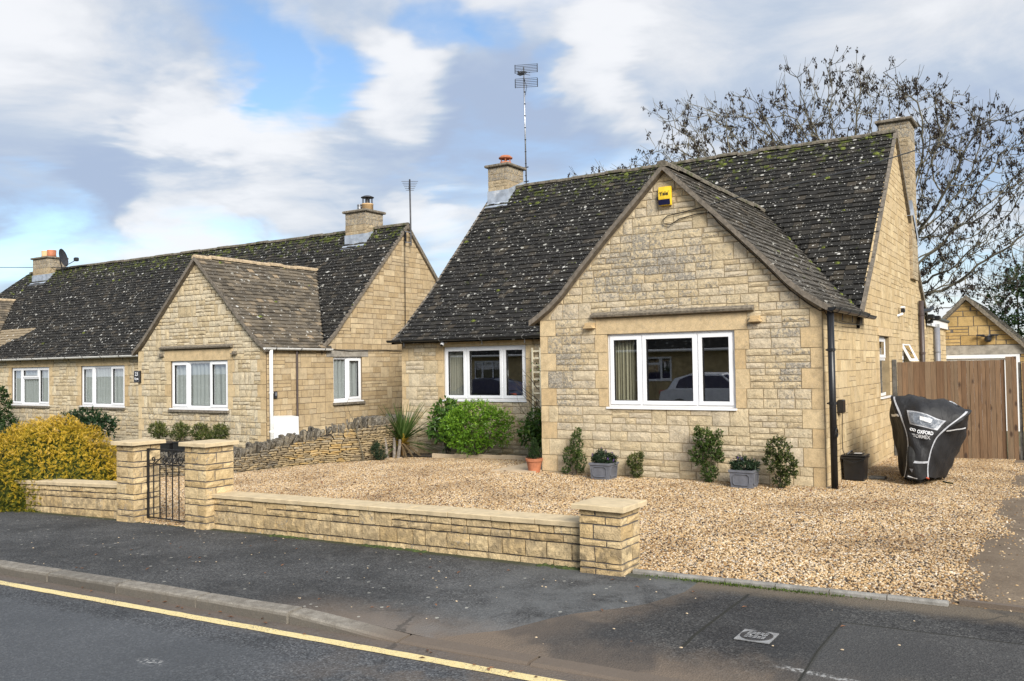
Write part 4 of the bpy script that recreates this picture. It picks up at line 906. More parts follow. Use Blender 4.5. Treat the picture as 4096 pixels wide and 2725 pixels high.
T3 = lambda a, b_, c: [(a, [(1, True)]), (b_, [(1, False)]), (c, [(1, True)])]
window(fw, N_, *w3, T3(.29, .40, .31), 'white window with lace curtains under the drip mould'); window(fm, N_, *w2, T3(.27, .42, .31), 'white three-light window beside the dark shrub')
window(fm, N_, *w1, [(.26, [(1, True)]), (.46, [(.27, True), (.73, False)]), (.28, [(1, True)])], 'white window with a small top light'); window(fs, N_, *sw, [(.5, [(1, False)]), (.5, [(1, True)])], 'white two-light window in the side gable')
for fr, w, t, lc in ((fw, w3, 'lace net curtain across the neighbouring gable window', True), (fm, w2, 'net curtain across the window above the dark shrub', True), (fm, w1, 'pale net curtain across the window with the small top light', False), (fs, sw, 'lace net curtain across the two-light side window', True)):
    curtain(fr, w[0]+.05, w[1]-.05, w[2]+.04, w[3]-.05, -.105, M_NET, t, 'net curtains in the neighbouring bungalow', int((w[1]-w[0])*7), .030, 'net_curtain', lace=lc)
    m = MB()
XNe = NX+.06; M = MB()
slab(M, lambda u, k, z: Vector((u, k, z)), NMP, lambda k, z: (NE-.1-(5.17-z)*.95, XNe)); slab(M, lambda u, k, z: Vector((u, 2*NRY-k, z)), NMP, lambda k, z: (NE-.1-(5.17-z)*.95, XNe), tint=(.5, .2, 0))
nwe = list(reversed(NWP))
for A in (NA, NA2):
    for s in (1, -1): slab(M, lambda u, k, z: Vector((A+s*k, u, z)), nwe, lambda k, z: (NY-.08, nvy(z)+.25), mi=1)
nroof = M.build('roof', [M_ROOF, M_ROOFB], N_)
tp = Pieces('roof_tile', 'roof_tiles', [M_ROOF, M_ROOFB], 300); moss = MB()
def ivN(k, z):
    w = nwo(z-.02); L0 = NE-.1-(5.17-z)*.95
    if z > 4.07: return [(L0, XNe)]
    return [(NA2+w, NA-w), (NA+w, XNe)]
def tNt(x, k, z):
    patch = -22.6+.0 < x < -21.95+(z-2.3)*2.2 and 2.28 < z < 2.98  # patch of sunlight on the slope, put into the tile colour
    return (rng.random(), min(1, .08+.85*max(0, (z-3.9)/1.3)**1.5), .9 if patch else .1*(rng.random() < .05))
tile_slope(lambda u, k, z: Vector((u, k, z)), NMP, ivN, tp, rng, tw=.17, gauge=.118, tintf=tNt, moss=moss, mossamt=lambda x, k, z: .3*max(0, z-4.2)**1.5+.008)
for A in (NA, NA2):
    for s in (1, -1):
        tile_slope(lambda u, k, z: Vector((A+s*k, u, z)), nwe, lambda k, z: [(NY-.1, max(NY, nvy(z)+.05))], tp, rng, tw=.16, gauge=.118, tintf=lambda x, k, z: (rng.random(), .1*(rng.random() < .2), .35*rng.random()*(rng.random() < .4)), rmat=1, moss=moss, mossamt=lambda x, k, z: .012)
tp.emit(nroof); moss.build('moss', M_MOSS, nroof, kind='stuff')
ridge(nroof, (NE, NRY, 5.22), (XNe, NRY, 5.22), M_RIDGE, rng); M_RB = plain('pale_ridge_tile', (.40, .31, .20), .95, var=.3, bmp=.6)
for A in (NA, NA2): ridge(nroof, (A, NY-.1, 4.13), (A, nvy(4.09)+.12, 4.13), M_RB, rng, .08)
for A in (NA, NA2): verge(nroof, [(A-q[0], NY-.11, q[1]+.02) for q in reversed(NWP)]+[(A+q[0], NY-.11, q[1]+.02) for q in NWP[1:]], (0, -1, 0), .1, .09, M_VERGE)
verge(nroof, [(XNe+.002, q[0], q[1]+.038) for q in NMP], (1, 0, 0), .05, .09, M_VERGE); verge(nroof, [(XNe+.012, 2*NRY-q[0], q[1]+.02) for q in reversed(NMP)], (1, 0, 0), .06, .12, M_LEDGE, 'rear_verge')
gutter(nroof, (NA2+2.2, 2.43, 2.035), (NWL-.02, 2.43, 2.035), M_WPAINT, rng, (0, -1, 0), .055, .85, M_DARKMET)
gutter(nroof, (NX+.10, NY-.12, 2.05), (NX+.10, NM+.12, 2.04), M_WPAINT, rng, (1, 0, 0), .05, .7, M_DARKMET)
downpipe(N_, NX+.09, NY+.06, -.3, 2.02, M_WPAINT, .038, (.3, 1.1), (-1, 0))
m = MB(); m.tube([(NX+.06, 1.76, .4), (NX+.06, 1.76, 2.05)], .022, 6); m.build('cable_conduit', M_BROWNPL, N_)
m = MB(); m.tube([(NX+.03, 2.75, 2.03), (NX+.035, 3.4, 2.0), (NX+.03, 4.6, 2.02), (NX+.03, 6, 2.0)], .009, 4); m.build('wall_cable', M_BLACKPL, N_)
for (x0, x1, y0, y1, z1, zf, pot) in ((-8.93, -8.22, 5.18, 5.85, 5.60, (4.78, 5.03, 5.03, 5.25), 1), (-23.85, -22.9, 5.18, 5.85, 5.58, (4.78, 5.02, 5.02, 5.2), 0)):
    c = chimney(N_, x0, x1, y0, y1, 4.4, z1, rng, zf, .055); cx, cy = (x0+x1)/2+.12, (y0+y1)/2
    m = MB(); zt = z1+.065
    if pot:
        m.lathe((cx, cy, zt), [(.15, 0), (.145, .16), (.155, .165), (.155, .19)], 16); m.build('chimney_pot', M_BUFF, c, smooth=True)
        m = MB()
        for k in range(10): t = k*math.pi/5; m.tube([(cx+.13*math.cos(t), cy+.13*math.sin(t), zt+.19), (cx+.13*math.cos(t), cy+.13*math.sin(t), zt+.36)], .006, 4)
        m.tube([(cx, cy, zt+.19), (cx, cy, zt+.36)], .05, 6)
        m.lathe((cx, cy, zt+.35), [(.17, 0), (.17, .015), (.09, .05), (.0, .06)], 16); m.build('cowl', M_DARKMET, c)
        m = MB(); m.lathe((x0+.2, cy, zt), [(.17, 0), (.12, .06), (.055, .08), (.055, .1), (.07, .1), (.07, .12), (.055, .13), (.07, .15), (.055, .17), (.07, .19), (.06, .21)], 12); m.build('vent', M_STEEL, c)
    else:
        for dx, w, mt in ((-.36, .15, M_BUFF), (.02, .16, M_TERRA)):
            m = MB(); m.lathe((cx+dx, cy, zt), [(w, 0), (w*.9, .1), (w*.95, .26)], 14); m.build('chimney_pot', mt, c, smooth=True)
# garage beyond the gate
G_ = thing('garage', (5.0, 13, -.1), 'stone garage with pitched roof and white up-and-over door, behind the wooden gate', 'garage')
GA, GY, GZ, GEZ = 4.64, 13.0, 3.13, 1.72; GL, GR = GA-1.30, GA+1.42
fg = frame((GL, GY, 0), (1, 0, 0), (0, -1, 0)); gw = GR-GL; ga = GA-GL
M = MB(); tg = lambda u: GZ-abs(u-ga)*1.0-.04
tg.knots = [ga]; wall_panel(M, fg, tg, 0, gw, -.3, [(.2, gw-.3, -.29, 1.92)], .2); M.box(GL, GL+.2, GY+.2, GY+5, -.3, 1.7); M.box(GR-.2, GR, GY+.2, GY+5, -.3, 1.7); M.box(GL, GR, GY+5, GY+5.2, -.3, 1.7)
gwo = M.build('wall', M_MORTG, G_); pg = Pieces('stone', 'stonework', [M_GAR], 200)
lay(fg, pg, 0, gw, bands([-.3, 1.93, 3.1], .23, rb), lambda a, c: [(.2, gw-.3)] if c < 1.95 else [], rng, [(0, -.3), (gw, -.3), (gw, 1.68), (ga, 3.06), (0, 1.76)], wid=(.25, .5), tall=.45, depth=.014, rough=.004, joint=.008, tintf=lambda u, v: (rng.random(), .1, 0)); pg.emit(gwo)
m = MB(); m.obox(fg, .05, gw-.02, 1.70, 1.92, -.1, .03); m.build('lintel', M_CONC, G_)
m = MB(); m.obox(fg, .2, gw-.30, 1.60, 1.695, -.12, .02); m.obox(fg, .2, .29, -.3, 1.60, -.12, .02); m.obox(fg, gw-.39, gw-.3, -.3, 1.60, -.12, .02); m.build('door_frame', M_UPVC, G_)
m = MB(); m.obox(fg, .29, gw-.39, -.3, 1.60, -.12, -.06)
for k in range(9): m.obox(fg, .31+k*.215, .31+k*.215+.19, -.28, 1.57, -.06, -.045)
m.build('door', M_UPVC, G_)
M = MB(); gp = [(GA-GL+.12, GEZ-.02), (0, GZ+.03)]
for s in (1, -1): slab(M, lambda u, k, z: Vector((GA+s*k, u, z)), [(1.55, GZ-1.55+.03), (0, GZ+.03)], lambda k, z: (GY-.1, GY+5.2), .06)
gr_ = M.build('roof', M_ROOFG, G_); tp = Pieces('roof_tile', 'roof_tiles', [M_ROOFG], 60)
for s in (1, -1): tile_slope(lambda u, k, z: Vector((GA+s*k, u, z)), [(1.55, GZ-1.52), (0, GZ+.03)], lambda k, z: [(GY-.12, GY+5.2)], tp, rng, tw=.2, gauge=.14, tintf=lambda x, k, z: (rng.random(), .5, .3))
tp.emit(gr_); verge(gr_, [(GA-1.55, GY-.125, GZ-1.5), (GA, GY-.125, GZ+.06), (GA+1.55, GY-.125, GZ-1.5)], (0, -1, 0), .1, .12, M_LEDGE)
L_ = thing('floodlight', (5.1, 12.95, 2.05), 'black twin-headed security light on the garage gable', 'security light')
m = MB(); m.lathe((5.10, 12.9, 2.0), [(.05, 0), (.08, .04), (.08, .1), (.04, .15)], 12); m.build('sensor', M_BLACKPL, L_)
m = MB(); m.bbox(5.10, 5.18, 12.95, 12.98, 2.08, 2.18, .01); m.build('back_plate', M_GREYPL, L_)
for dx in (-.16, .14):
    m = MB(); m.bbox(5.1+dx-.09, 5.1+dx+.09, 12.86, 12.94, 2.15, 2.19, .01); m.tube([(5.1, 12.9, 2.12), (5.1+dx, 12.9, 2.16)], .02, 5); m.build('lamp_head', M_DARKMET, L_)
# ------------------------------------------------------------------ ground, road, footway
def sheet(name, xs, ys, zf, mat, keep=None, dz=0):
    V = [(x, y(x) if callable(y) else y, 0) for y in ys for x in xs]; V = [(x, y, zf(x, y)+dz) for x, y, _ in V]; n = len(xs); F = []
    for j in range(len(ys)-1):
        for i in range(n-1):
            k = j*n+i; q = (k, k+1, k+n+1, k+n)
            if keep is None or keep(sum(V[a][0] for a in q)/4, sum(V[a][1] for a in q)/4): F.append(q)
    m = MB(); m.v = V; m.f = F; m.t = [(0, 0, 0)]*len(F); m.m = [0]*len(F)
    o = m.build(name, mat, smooth=True); o['kind'] = 'structure'; return o
lin = lambda a, c, n: [a+(c-a)*i/n for i in range(n+1)]
far = [-400, -150, -60, -30]; 
def ground_z(x, y):
    z = gz(x, y)-.07
    if y < -7.2: z -= .25
    return z-(.0 if abs(x) < 30 and abs(y) < 40 else .15)
sheet('ground', far+lin(-16, 12, 56)+[20, 40, 150, 400], [-400, -150, -60, -30, -20, -13]+lin(-7.6, 12, 40)+[20, 40, 150, 400], ground_z, M_EARTH)
xr = [-60, -40, -25]+lin(-16, 10, 52)+[16, 30, 60]
sheet('road', xr, [-13.2, -11, -9.5, -8.5, -8.0, lambda x: kerb_y(x)-.25, lambda x: kerb_y(x)-.1, lambda x: kerb_y(x)+.06], lambda x, y: road_z(x), M_ROAD)
pk = lambda x: kerb_y(x)+.137
pedge = [(3.50, -7.2), (3.8, -7.05), (4.09, -6.58), (4.40, -6.19), (4.52, -5.74), (4.50, -5.30)]
ex = lambda y: float(np.interp(y, [q[1] for q in pedge], [q[0] for q in pedge]))
wb = lambda x: -5.30
def strip(name, xl, xr_, mat, dz):      # footway between kerb and garden wall, bounded left and right by curves
    ts = lin(0, 1, 14); V = []; F = []; nx = 60
    for t in ts:
        for i in range(nx+1):
            s = i/nx; y0 = -7.27+t*1.97; a, c = xl(y0), xr_(y0); x = a+(c-a)*s
            y = kerb_y(x)+.137+t*(-5.28-(kerb_y(x)+.137)); drop = .062*max(0, min(1, (x-2.45)/.95))*max(0, 1-t*3.2)
            V.append((x, y, gz(x, y)+dz-drop))
    for j in range(14):
        for i in range(nx): k = j*(nx+1)+i; F.append((k, k+1, k+nx+2, k+nx+1))
    m = MB(); m.v = V; m.f = F; m.t = [(0, 0, 0)]*len(F); m.m = [0]*len(F); o = m.build(name, mat, smooth=True); o['kind'] = 'structure'; return o
strip('pavement', lambda y: -14, ex, M_PAVE, 0); strip('driveway_apron', ex, lambda y: 12, M_APRON, 0)
# kerb stones
kb = MB(); x = -14
kb.tube([(-14, kerb_y(-14)+.07, road_z(-14)-.06), (10, kerb_y(10)+.07, road_z(10)-.06)], .03, 4); kerb = kb.build('kerb', M_CONC); kerb['kind'] = 'structure'
rk = random.Random(4); joints = [-14+.915*i for i in range(50)]
off = 2.42-joints[min(range(50), key=lambda i: abs(joints[i]-2.42))]
for j0 in joints:
    a = j0+off; c = a+.893
    if a > 9: break
    h = lambda x: .075-.062*max(0, min(1, (x-2.42)/.915))
    V = []; n = 5; jit = rk.uniform(-.004, .004)
    for i in range(n+1):
        xx = a+(c-a)*i/n; yk = kerb_y(xx)+jit; zr = road_z(xx); hh_ = h(xx)
        for dy, dz in ((0, -.08), (0, hh_-.022), (.006, hh_-.008), (.024, hh_+.001), (.135, hh_+.004), (.135, -.08)): V.append((xx, yk+dy+rk.uniform(-.0025, .0025), zr+dz+rk.uniform(-.002, .002)))
    F = [(i*6+k, i*6+k+1, (i+1)*6+k+1, (i+1)*6+k) for i in range(n) for k in range(5)]+[(0, 1, 2, 3, 4, 5)[::-1], tuple(n*6+k for k in range(6))]
    m = MB(); tr_ = rk.random(); m.add(V, [f[::-1] for f in F], (tr_, 0, 0)); m.t = [(tr_, 0, 1.0 if i < 5*n and i % 5 == 0 else (.5 if i < 5*n and i % 5 == 1 else 0)) for i in range(len(F))]; m.build('kerb_stone', M_KERB, kerb)
# single yellow line
V = []; F = []; xs = lin(-20, 10, 240); rl = random.Random(9)
for x in xs:
    yc = -7.595+.034*x
    for s in (-.040, .040): V.append((x, yc+s+rl.uniform(-.004, .004), road_z(x)+.004))
m = MB(); m.add(V, [(2*i, 2*i+2, 2*i+3, 2*i+1) for i in range(len(xs)-1)]); o = m.build('road_marking', M_LINE); o['kind'] = 'structure'
# trodden path and turf to the right
sheet('dirt_path', lin(5.9, 12, 14), lin(-5.22, 8, 30), lambda x, y: gz(x, y), M_PATH, dz=-.012)
# gravel
GP = [(-2.14, -5.44), (-1.19, -5.44), (-1.19, -5.13), (6.08, -5.19), (6.14, -3), (6.12, 1), (6.02, 4.97), (4.1, 4.97), (4.1, -.02), (.02, -.02), (.02, 2.2), (-4.3, 2.2), (-4.3, .8), (-4.8, .3), (-5.2, -.4), (-5.5, -1.5), (-6.1, -2.1), (-7.0, -2.3), (-7, -3.6), (-4.7, -3.55), (-3.5, -5.1), (-2.14, -5.1)]
gxs = lin(-7, 6.5, 135); gys = lin(-5.5, 5, 105)
grv = sheet('gravel', gxs, gys, lambda x, y: gz(x, y)+.012*math.sin(x*2.1)*math.sin(y*1.7)*(0 if y < -5 else 1), M_GBED, keep=lambda x, y: inpoly(x, y, GP), dz=-.004)
grv['kind'] = 'stuff'; tag(grv, 'honey coloured flint gravel covering the front drive', 'gravel')
loose = sheet('loose_gravel', lin(3.9, 6.5, 80), lin(-5.6, 4.5, 200), lambda x, y: gz(x, y), M_PATH, keep=lambda x, y: (x > 6.02 and x < 6.20+.10*math.sin(y*2.2)+.05*math.sin(y*7) and y > -5.2) or (y < -5.34 and y > -5.42-.04*math.sin(x*5) and 3.98 < x < 6.3), dz=-.0135)
thin = sheet('thin_gravel', lin(6.0, 7.2, 20), lin(-5.25, 4.5, 100), lambda x, y: gz(x, y), M_PATH, keep=lambda x, y: x < 6.62+.2*math.sin(y*1.9), dz=-.0136)
thin['kind'] = 'stuff'; tag(thin, 'sparse pebbles strewn over the trodden earth right of the drive', 'gravel')
loose['kind'] = 'stuff'; tag(loose, 'stray pebbles scattered along the edge of the gravel', 'gravel')
def scatter(ob, dens, smin, smax, mat, lift=.004, seed=1):
    g = bpy.data.node_groups.new(ob.name+'_pebbles', 'GeometryNodeTree')
    g.interface.new_socket('Geometry', in_out='INPUT', socket_type='NodeSocketGeometry'); g.interface.new_socket('Geometry', in_out='OUTPUT', socket_type='NodeSocketGeometry')
    N = g.nodes; L = g.links; i = N.new('NodeGroupInput'); o = N.new('NodeGroupOutput')
    d = N.new('GeometryNodeDistributePointsOnFaces'); d.inputs['Density'].default_value = dens; d.inputs['Seed'].default_value = seed
    ico = N.new('GeometryNodeMeshIcoSphere'); ico.inputs['Radius'].default_value = 1; ico.inputs['Subdivisions'].default_value = 2
    sm = N.new('GeometryNodeSetMaterial'); sm.inputs['Material'].default_value = mat; ss = N.new('GeometryNodeSetShadeSmooth')
    rv = N.new('FunctionNodeRandomValue'); rv.data_type = 'FLOAT_VECTOR'; rv.inputs[0].default_value = (smin, smin*.75, smin*.55); rv.inputs[1].default_value = (smax, smax*.85, smax*.6)
    rr = N.new('FunctionNodeRandomValue'); rr.data_type = 'FLOAT_VECTOR'; rr.inputs[0].default_value = (-.5, -.5, 0); rr.inputs[1].default_value = (.5, .5, 6.28); rr.inputs['Seed'].default_value = 5
    ip = N.new('GeometryNodeInstanceOnPoints'); tr = N.new('GeometryNodeTransform'); tr.inputs['Translation'].default_value = (0, 0, lift)
    j = N.new('GeometryNodeJoinGeometry')
    L.new(i.outputs[0], d.inputs['Mesh']); L.new(ico.outputs['Mesh'], ss.inputs[0]); L.new(ss.outputs[0], sm.inputs['Geometry']); L.new(sm.outputs[0], ip.inputs['Instance'])
    L.new(d.outputs['Points'], ip.inputs['Points']); L.new(rv.outputs[0], ip.inputs['Scale']); L.new(rr.outputs[0], ip.inputs['Rotation'])
    L.new(ip.outputs[0], tr.inputs['Geometry']); L.new(tr.outputs[0], j.inputs[0]); L.new(i.outputs[0], j.inputs[0]); L.new(j.outputs[0], o.inputs[0])
    md = ob.modifiers.new('pebbles', 'NODES'); md.node_group = g
scatter(grv, 3300, .0062, .0148, M_PEB); scatter(loose, 1500, .0055, .0145, M_PEB, .002, 3); scatter(thin, 130, .004, .012, M_PEB, .002, 8)
# pin kerb edging along the front of the drive
eg = MB(); eg.box(3.97, 6.1, -5.33, -5.29, -.1, -.05); edg = eg.build('kerb', M_CONC); edg['kind'] = 'structure'
for k in range(6):
    a = 3.965+k*.36; c = min(a+.354, 6.13); m = MB(); za, zc = gz(a, -5.3), gz(c, -5.3); w = random.Random(k).uniform(-.006, .006)
    y0 = -5.335+.008*k*.2; V = []
    for xx, zz in ((a, za), (c, zc)): V += [(xx, y0+w, zz-.08), (xx, y0+w, zz+.018), (xx, y0+.012+w, zz+.03), (xx, y0+.04+w, zz+.03), (xx, y0+.052+w, zz+.018), (xx, y0+.052+w, zz-.08)]
    m.add(V, [(k_+6, k_+7, k_+1, k_) for k_ in range(5)]+[(0, 1, 2, 3, 4, 5), (11, 10, 9, 8, 7, 6)]); m.build('edging_stone', plain('edging_concrete', (.235, .225, .205), .95, var=.25, scale=12, bmp=.6, dirt=((.2, .17, .12), .6, 8)) if k == 0 else bpy.data.materials['edging_concrete'], edg)
e2 = MB(); e2.box(6.17, 9, -5.20, -5.15, .0, gz(6.5, -5.2)+.012); o = e2.build('kerb', M_KERB); o['kind'] = 'structure'
# ------------------------------------------------------------------ garden walls, gate piers, gate
rng = random.Random(33)
def low_wall(name, x0, x1, zt0, zt1, label, y=-5.34, th=.20):
    """dwarf wall following the fall of the street; coping top runs from zt0 to zt1"""
    sl = (zt1-zt0)/(x1-x0); t = thing(name, (x0, y, gz(x0, y)), label, 'garden wall', 'low garden walls')
    fr0 = frame((x0, y, zt0), (1, 0, sl), (0, -1, 0)); W_ = x1-x0
    c = MB(); c.obox(fr0, 0, W_, -.50, -.042, -th, -.010); core = c.build('wall', M_MORTG, t)
    pcs = Pieces('stone', 'stonework', [M_WALLST], 300)
    def put(a, e, z0, z1):
        mb, ctr = stone(fr0, [(a, z0), (e, z0), (e, z1), (a, z1)], .012, .008, rng, (rng.random(), .05+.25*(rng.random() < .2), .4*(z0 < -.16)+.2*rng.random()), .007); pcs.add(mb, ctr, fr0.n, (e-a)*(z1-z0))
    zs = (-.42, -.315, -.178, -.111, -.044); u = 0
    for i in (0, 1):
        u = 0
        while u < W_-.01:
            e = min(W_, u+(rng.uniform(.14, .25) if i else rng.uniform(.2, .34)))
            if W_-e < .1: e = W_
            put(u, e, zs[i], zs[i+1]); u = e
    u = 0
    while u < W_-.01:
        if rng.random() < .16: e = min(W_, u+rng.uniform(.18, .22)); put(u, e, zs[2], zs[4]); u = e; continue
        e = min(W_, u+rng.uniform(.45, .75))
        if W_-e < .15: e = W_
        for k in (2, 3):
            n = max(1, round((e-u)/.21)); cc = [u]+sorted(u+(e-u)*(i+rng.uniform(-.22, .22))/n for i in range(1, n))+[e]
            for i in range(n): put(cc[i], cc[i+1], zs[k], zs[k+1])
        u = e
    pcs.emit(core)
    u = -.02
    while u < W_-.01:       # coping slabs
        e = min(W_, u+rng.uniform(.42, .47)); 
        if W_-e < .06: e = W_
        m = MB(); j = [rng.uniform(-.004, .004) for _ in range(12)]; n = 6; V = []; a, c_ = u+.004, e-.004
        for i in range(n+1):
            uu = a+(c_-a)*i/n; q = rng.uniform(-.004, .004)
            for v, w in ((-.041, .030+q), (-.006, .034+q), (0, .026+q), (rng.uniform(-.003, .003), -.10), (0, -th-.035), (-.041, -th-.035)): V.append(fr0(uu, v+rng.uniform(-.0015, .0015), w))
        F = [(i*6+k, (i+1)*6+k, (i+1)*6+k+1, i*6+k+1) for i in range(n) for k in range(5)]+[(0, 1, 2, 3, 4, 5), tuple(n*6+k for k in (5, 4, 3, 2, 1, 0))]
        m.add(V, F, (rng.random(), 0, 0)); m.build('coping_stone', M_COPE, t); u = e
    return t
def pier(x0, x1, y0, y1, z0, z1, hs, label, cap=.04):
    t = thing('gate_pier', ((x0+x1)/2, (y0+y1)/2, z0), label, 'pier', 'stone piers of the front wall')
    c = MB(); c.box(x0+.012, x1-.012, y0+.012, y1-.012, z0-.15, z1-.04); core = c.build('core', M_MORTG, t)
    pcs = Pieces('stone', 'stonework', [M_WALLST], 200)
    for O, ux, n, w, ph in (((x0, y0, 0), (1, 0, 0), (0, -1, 0), x1-x0, 0), ((x1, y0, 0), (0, 1, 0), (1, 0, 0), y1-y0, 1), ((x1, y1, 0), (-1, 0, 0), (0, 1, 0), x1-x0, 0), ((x0, y1, 0), (0, -1, 0), (-1, 0, 0), y1-y0, 1)):
        fr = frame(Vector(O)-Vector(n)*.010, ux, n); z = z1-.042; i = 0
        while z > z0-.1:
            h = hs[i % len(hs)]; a = max(z-h, z0-.12); s = (.62 if (i+ph) % 2 else .34)*w+rng.uniform(-.02, .02)
            for u0, u1 in ((0, s), (s, w)):
                mb, ctr = stone(fr, [(u0, a), (u1, a), (u1, z), (u0, z)], .012, .008, rng, (rng.random(), .05+.2*(rng.random() < .2), .3*rng.random()+.4*(a < z0+.1)), .0072); pcs.add(mb, ctr, fr.n, (u1-u0)*h)
            z = a; i += 1
    pcs.emit(core)
    m = MB(); V = []; F = []; n = 5; P = []
    for (a, c_) in (((x0-cap, y0-cap), (x1+cap, y0-cap)), ((x1+cap, y0-cap), (x1+cap, y1+cap)), ((x1+cap, y1+cap), (x0-cap, y1+cap)), ((x0-cap, y1+cap), (x0-cap, y0-cap))):
        for i in range(n): P.append((a[0]+(c_[0]-a[0])*i/n, a[1]+(c_[1]-a[1])*i/n))
    cx, cy = (x0+x1)/2, (y0+y1)/2; N_0 = len(P)
    for sc, zz in ((1, z1-.04), (1.0, z1-.007), (.975, z1), (.5, z1+.004)):
        for (px, py) in P: q = 1+rng.uniform(-.012, .012); V.append((cx+(px-cx)*sc*q, cy+(py-cy)*sc*q, zz+rng.uniform(-.002, .002)))
    for r_ in range(3):
        for k in range(N_0): F.append((r_*N_0+k, r_*N_0+(k+1) % N_0, (r_+1)*N_0+(k+1) % N_0, (r_+1)*N_0+k))
    F += [tuple(range(N_0-1, -1, -1)), tuple(range(3*N_0, 4*N_0))]
    m.add(V, F); m.build('cap', M_COPE, t); return t
low_wall('garden_wall', -.87, 3.575, .294, .367, 'low honey stone wall with pale coping between the gate and the short end pier')
low_wall('garden_wall', -9.0, -2.45, .061, .296, 'low stone wall under the golden conifer, left of the gate')
HB = (.068, .118, .062, .118); HS = (.048, .062, .112, .056, .118)
pier(-2.44, -2.11, -5.45, -5.10, -.11, .804, HB, 'tall stone gate pier beside the golden conifer'); pier(-1.21, -.86, -5.45, -5.08, -.08, .835, HB, 'tall stone gate pier at the head of the long low wall')
pier(3.58, 3.94, -5.465, -5.12, 0, .531, HS, 'short stone pier ending the low wall at the driveway')
# wrought iron gate
g = thing('iron_gate', (-2.09, -5.27, -.09), 'black wrought iron garden gate with scrolls between two stone piers', 'gate')
Y = -5.27; gl, gr2, gb, gm, gt = -2.085, -1.235, -.06, .548, .715
def bar(name, pts, r=.0075, n=5, par=g): m = MB(); m.tube(pts, r, n); return m.build(name, M_IRON, par)
m = MB(); m.box(gl-.035, gl-.008, Y-.012, Y+.012, gb-.01, gt+.005); st = m.build('stile', M_IRON, g)
for z in (.50, .05): m = MB(); m.box(gl-.06, gl-.03, Y-.03, Y+.016, z-.05, z+.07); m.build('hinge', M_IRON, st)
for z in (gb, gm, gt): m = MB(); m.box(gl-.01, gr2, Y-.008, Y+.008, z-.007, z+.007); m.build('rail', M_IRON, g)
m = MB(); m.box(gr2-.001, gr2+.02, Y-.01, Y+.01, gb-.01, gt+.005); m.build('stile', M_IRON, g)
for k in range(7): x = gl+.085+k*.113; bar('bar', [(x, Y, gb), (x, Y, gm)], .0075)
def scroll(cx, cz, r, a0, turns, d=1):
    n = 22; P = []
    for i in range(n+1): t = i/n; a = a0+d*t*turns*2*math.pi; rr = r*(1-.8*t); P.append((cx+rr*math.cos(a), Y, cz+rr*math.sin(a)))
    return bar('scroll', P, .0075, 4)
cx = (gl+gr2)/2
for s in (-1, 1):
    scroll(cx+s*.045, gm+.055, .047, math.pi/2 if s > 0 else math.pi/2, 1.5, -s); scroll(cx+s*.045, gm+.128, .037, -math.pi/2, 1.45, s)
    scroll(cx+s*.145, gm+.05, .05, math.pi*.6 if s < 0 else math.pi*.4, 1.5, s); bar('scroll', [(cx+s*.18, Y, gm+.085), (cx+s*.25, Y, gm+.045), (cx+s*.31, Y, gm+.008)], .0075, 4)
    scroll(cx+s*.345, gm+.05, .035, -math.pi/2, 1.3, -s)
bar('scroll', [(cx, Y, gm), (cx, Y, gt)], .008)
# dry stone wall
D = thing('dry_stone_wall', (-5.3, -.5, -.17), 'dry stone wall topped with upright lichened stones between the gravel and the neighbour', 'dry stone wall')
DP = [(-7.6, -2.35, .33), (-6.4, -2.25, .33), (-5.75, -1.85, .33), (-5.45, -1.2, .34), (-5.22, -.2, .47), (-4.92, .35, .6), (-4.50, .75, .69), (-4.33, 1.1, .73), (-4.40, 2.1, .74)]
pl = [Vector((q[0], q[1], 0)) for q in DP]; Ls = [0]
for a, c in zip(pl[:-1], pl[1:]): Ls.append(Ls[-1]+(c-a).length)
def dpos(s):
    x = float(np.interp(s, Ls, [q.x for q in pl])); y_ = float(np.interp(s, Ls, [q.y for q in pl])); h = float(np.interp(s, Ls, [q[2] for q in DP]))
    e = .12; a = Vector((float(np.interp(s-e, Ls, [q.x for q in pl])), float(np.interp(s-e, Ls, [q.y for q in pl])), 0)); c = Vector((float(np.interp(s+e, Ls, [q.x for q in pl])), float(np.interp(s+e, Ls, [q.y for q in pl])), 0))
    d = (c-a).normalized(); return Vector((x, y_, gz(x, y_))), d, Vector((d.y, -d.x, 0)), h
M = MB(); n = 60; V = []
for i in range(n+1):
    p, d, nn, h = dpos(Ls[-1]*i/n); zt = h-.10
    V += [p-nn*.05+Vector((0, 0, -.2)), p-nn*.05+Vector((0, 0, zt)), p-nn*.26+Vector((0, 0, zt)), p-nn*.26+Vector((0, 0, -.2))]
M.add(V, [(i*4+k, i*4+k+4, i*4+k+5, i*4+k+1) for i in range(n) for k in range(3)]); core = M.build('core', M_DARKJ, D)
pcs = Pieces('stone', 'stonework', [M_DRY, M_DRYC], 300)
def lump(c, ex, ey, ez, a, b_, h, tint, rnd=.22, mi=0):
    """rough rounded block: a along ex, b_ along ey, h along ez (half sizes)"""
    V = []; q = lambda s: s*(1+rng.uniform(-rnd, rnd))
    for (X, Z) in ((-1, -1), (0, -1.12), (1, -1), (1.12, 0), (1, 1), (0, 1.12), (-1, 1), (-1.12, 0)): V.append(c+ex*q(a)*X*.9+ez*q(h)*Z*.9+ey*b_*(.55+rng.uniform(-.12, .12)))
    V.append(c+ey*b_*(1+rng.uniform(-.15, .25))+ex*a*rng.uniform(-.3, .3)+ez*h*rng.uniform(-.3, .3))
    for k in range(8): V.append(V[k]-ey*b_*1.5)
    V.append(c-ey*b_)
    F = [(k, (k+1) % 8, 8) for k in range(8)]+[((k+1) % 8, k, 9+k, 9+(k+1) % 8) for k in range(8)]
    mb = MB(); mb.add(V, F, tint, mi); return mb
UPZ = Vector((0, 0, 1)); row = 0; z = -.06
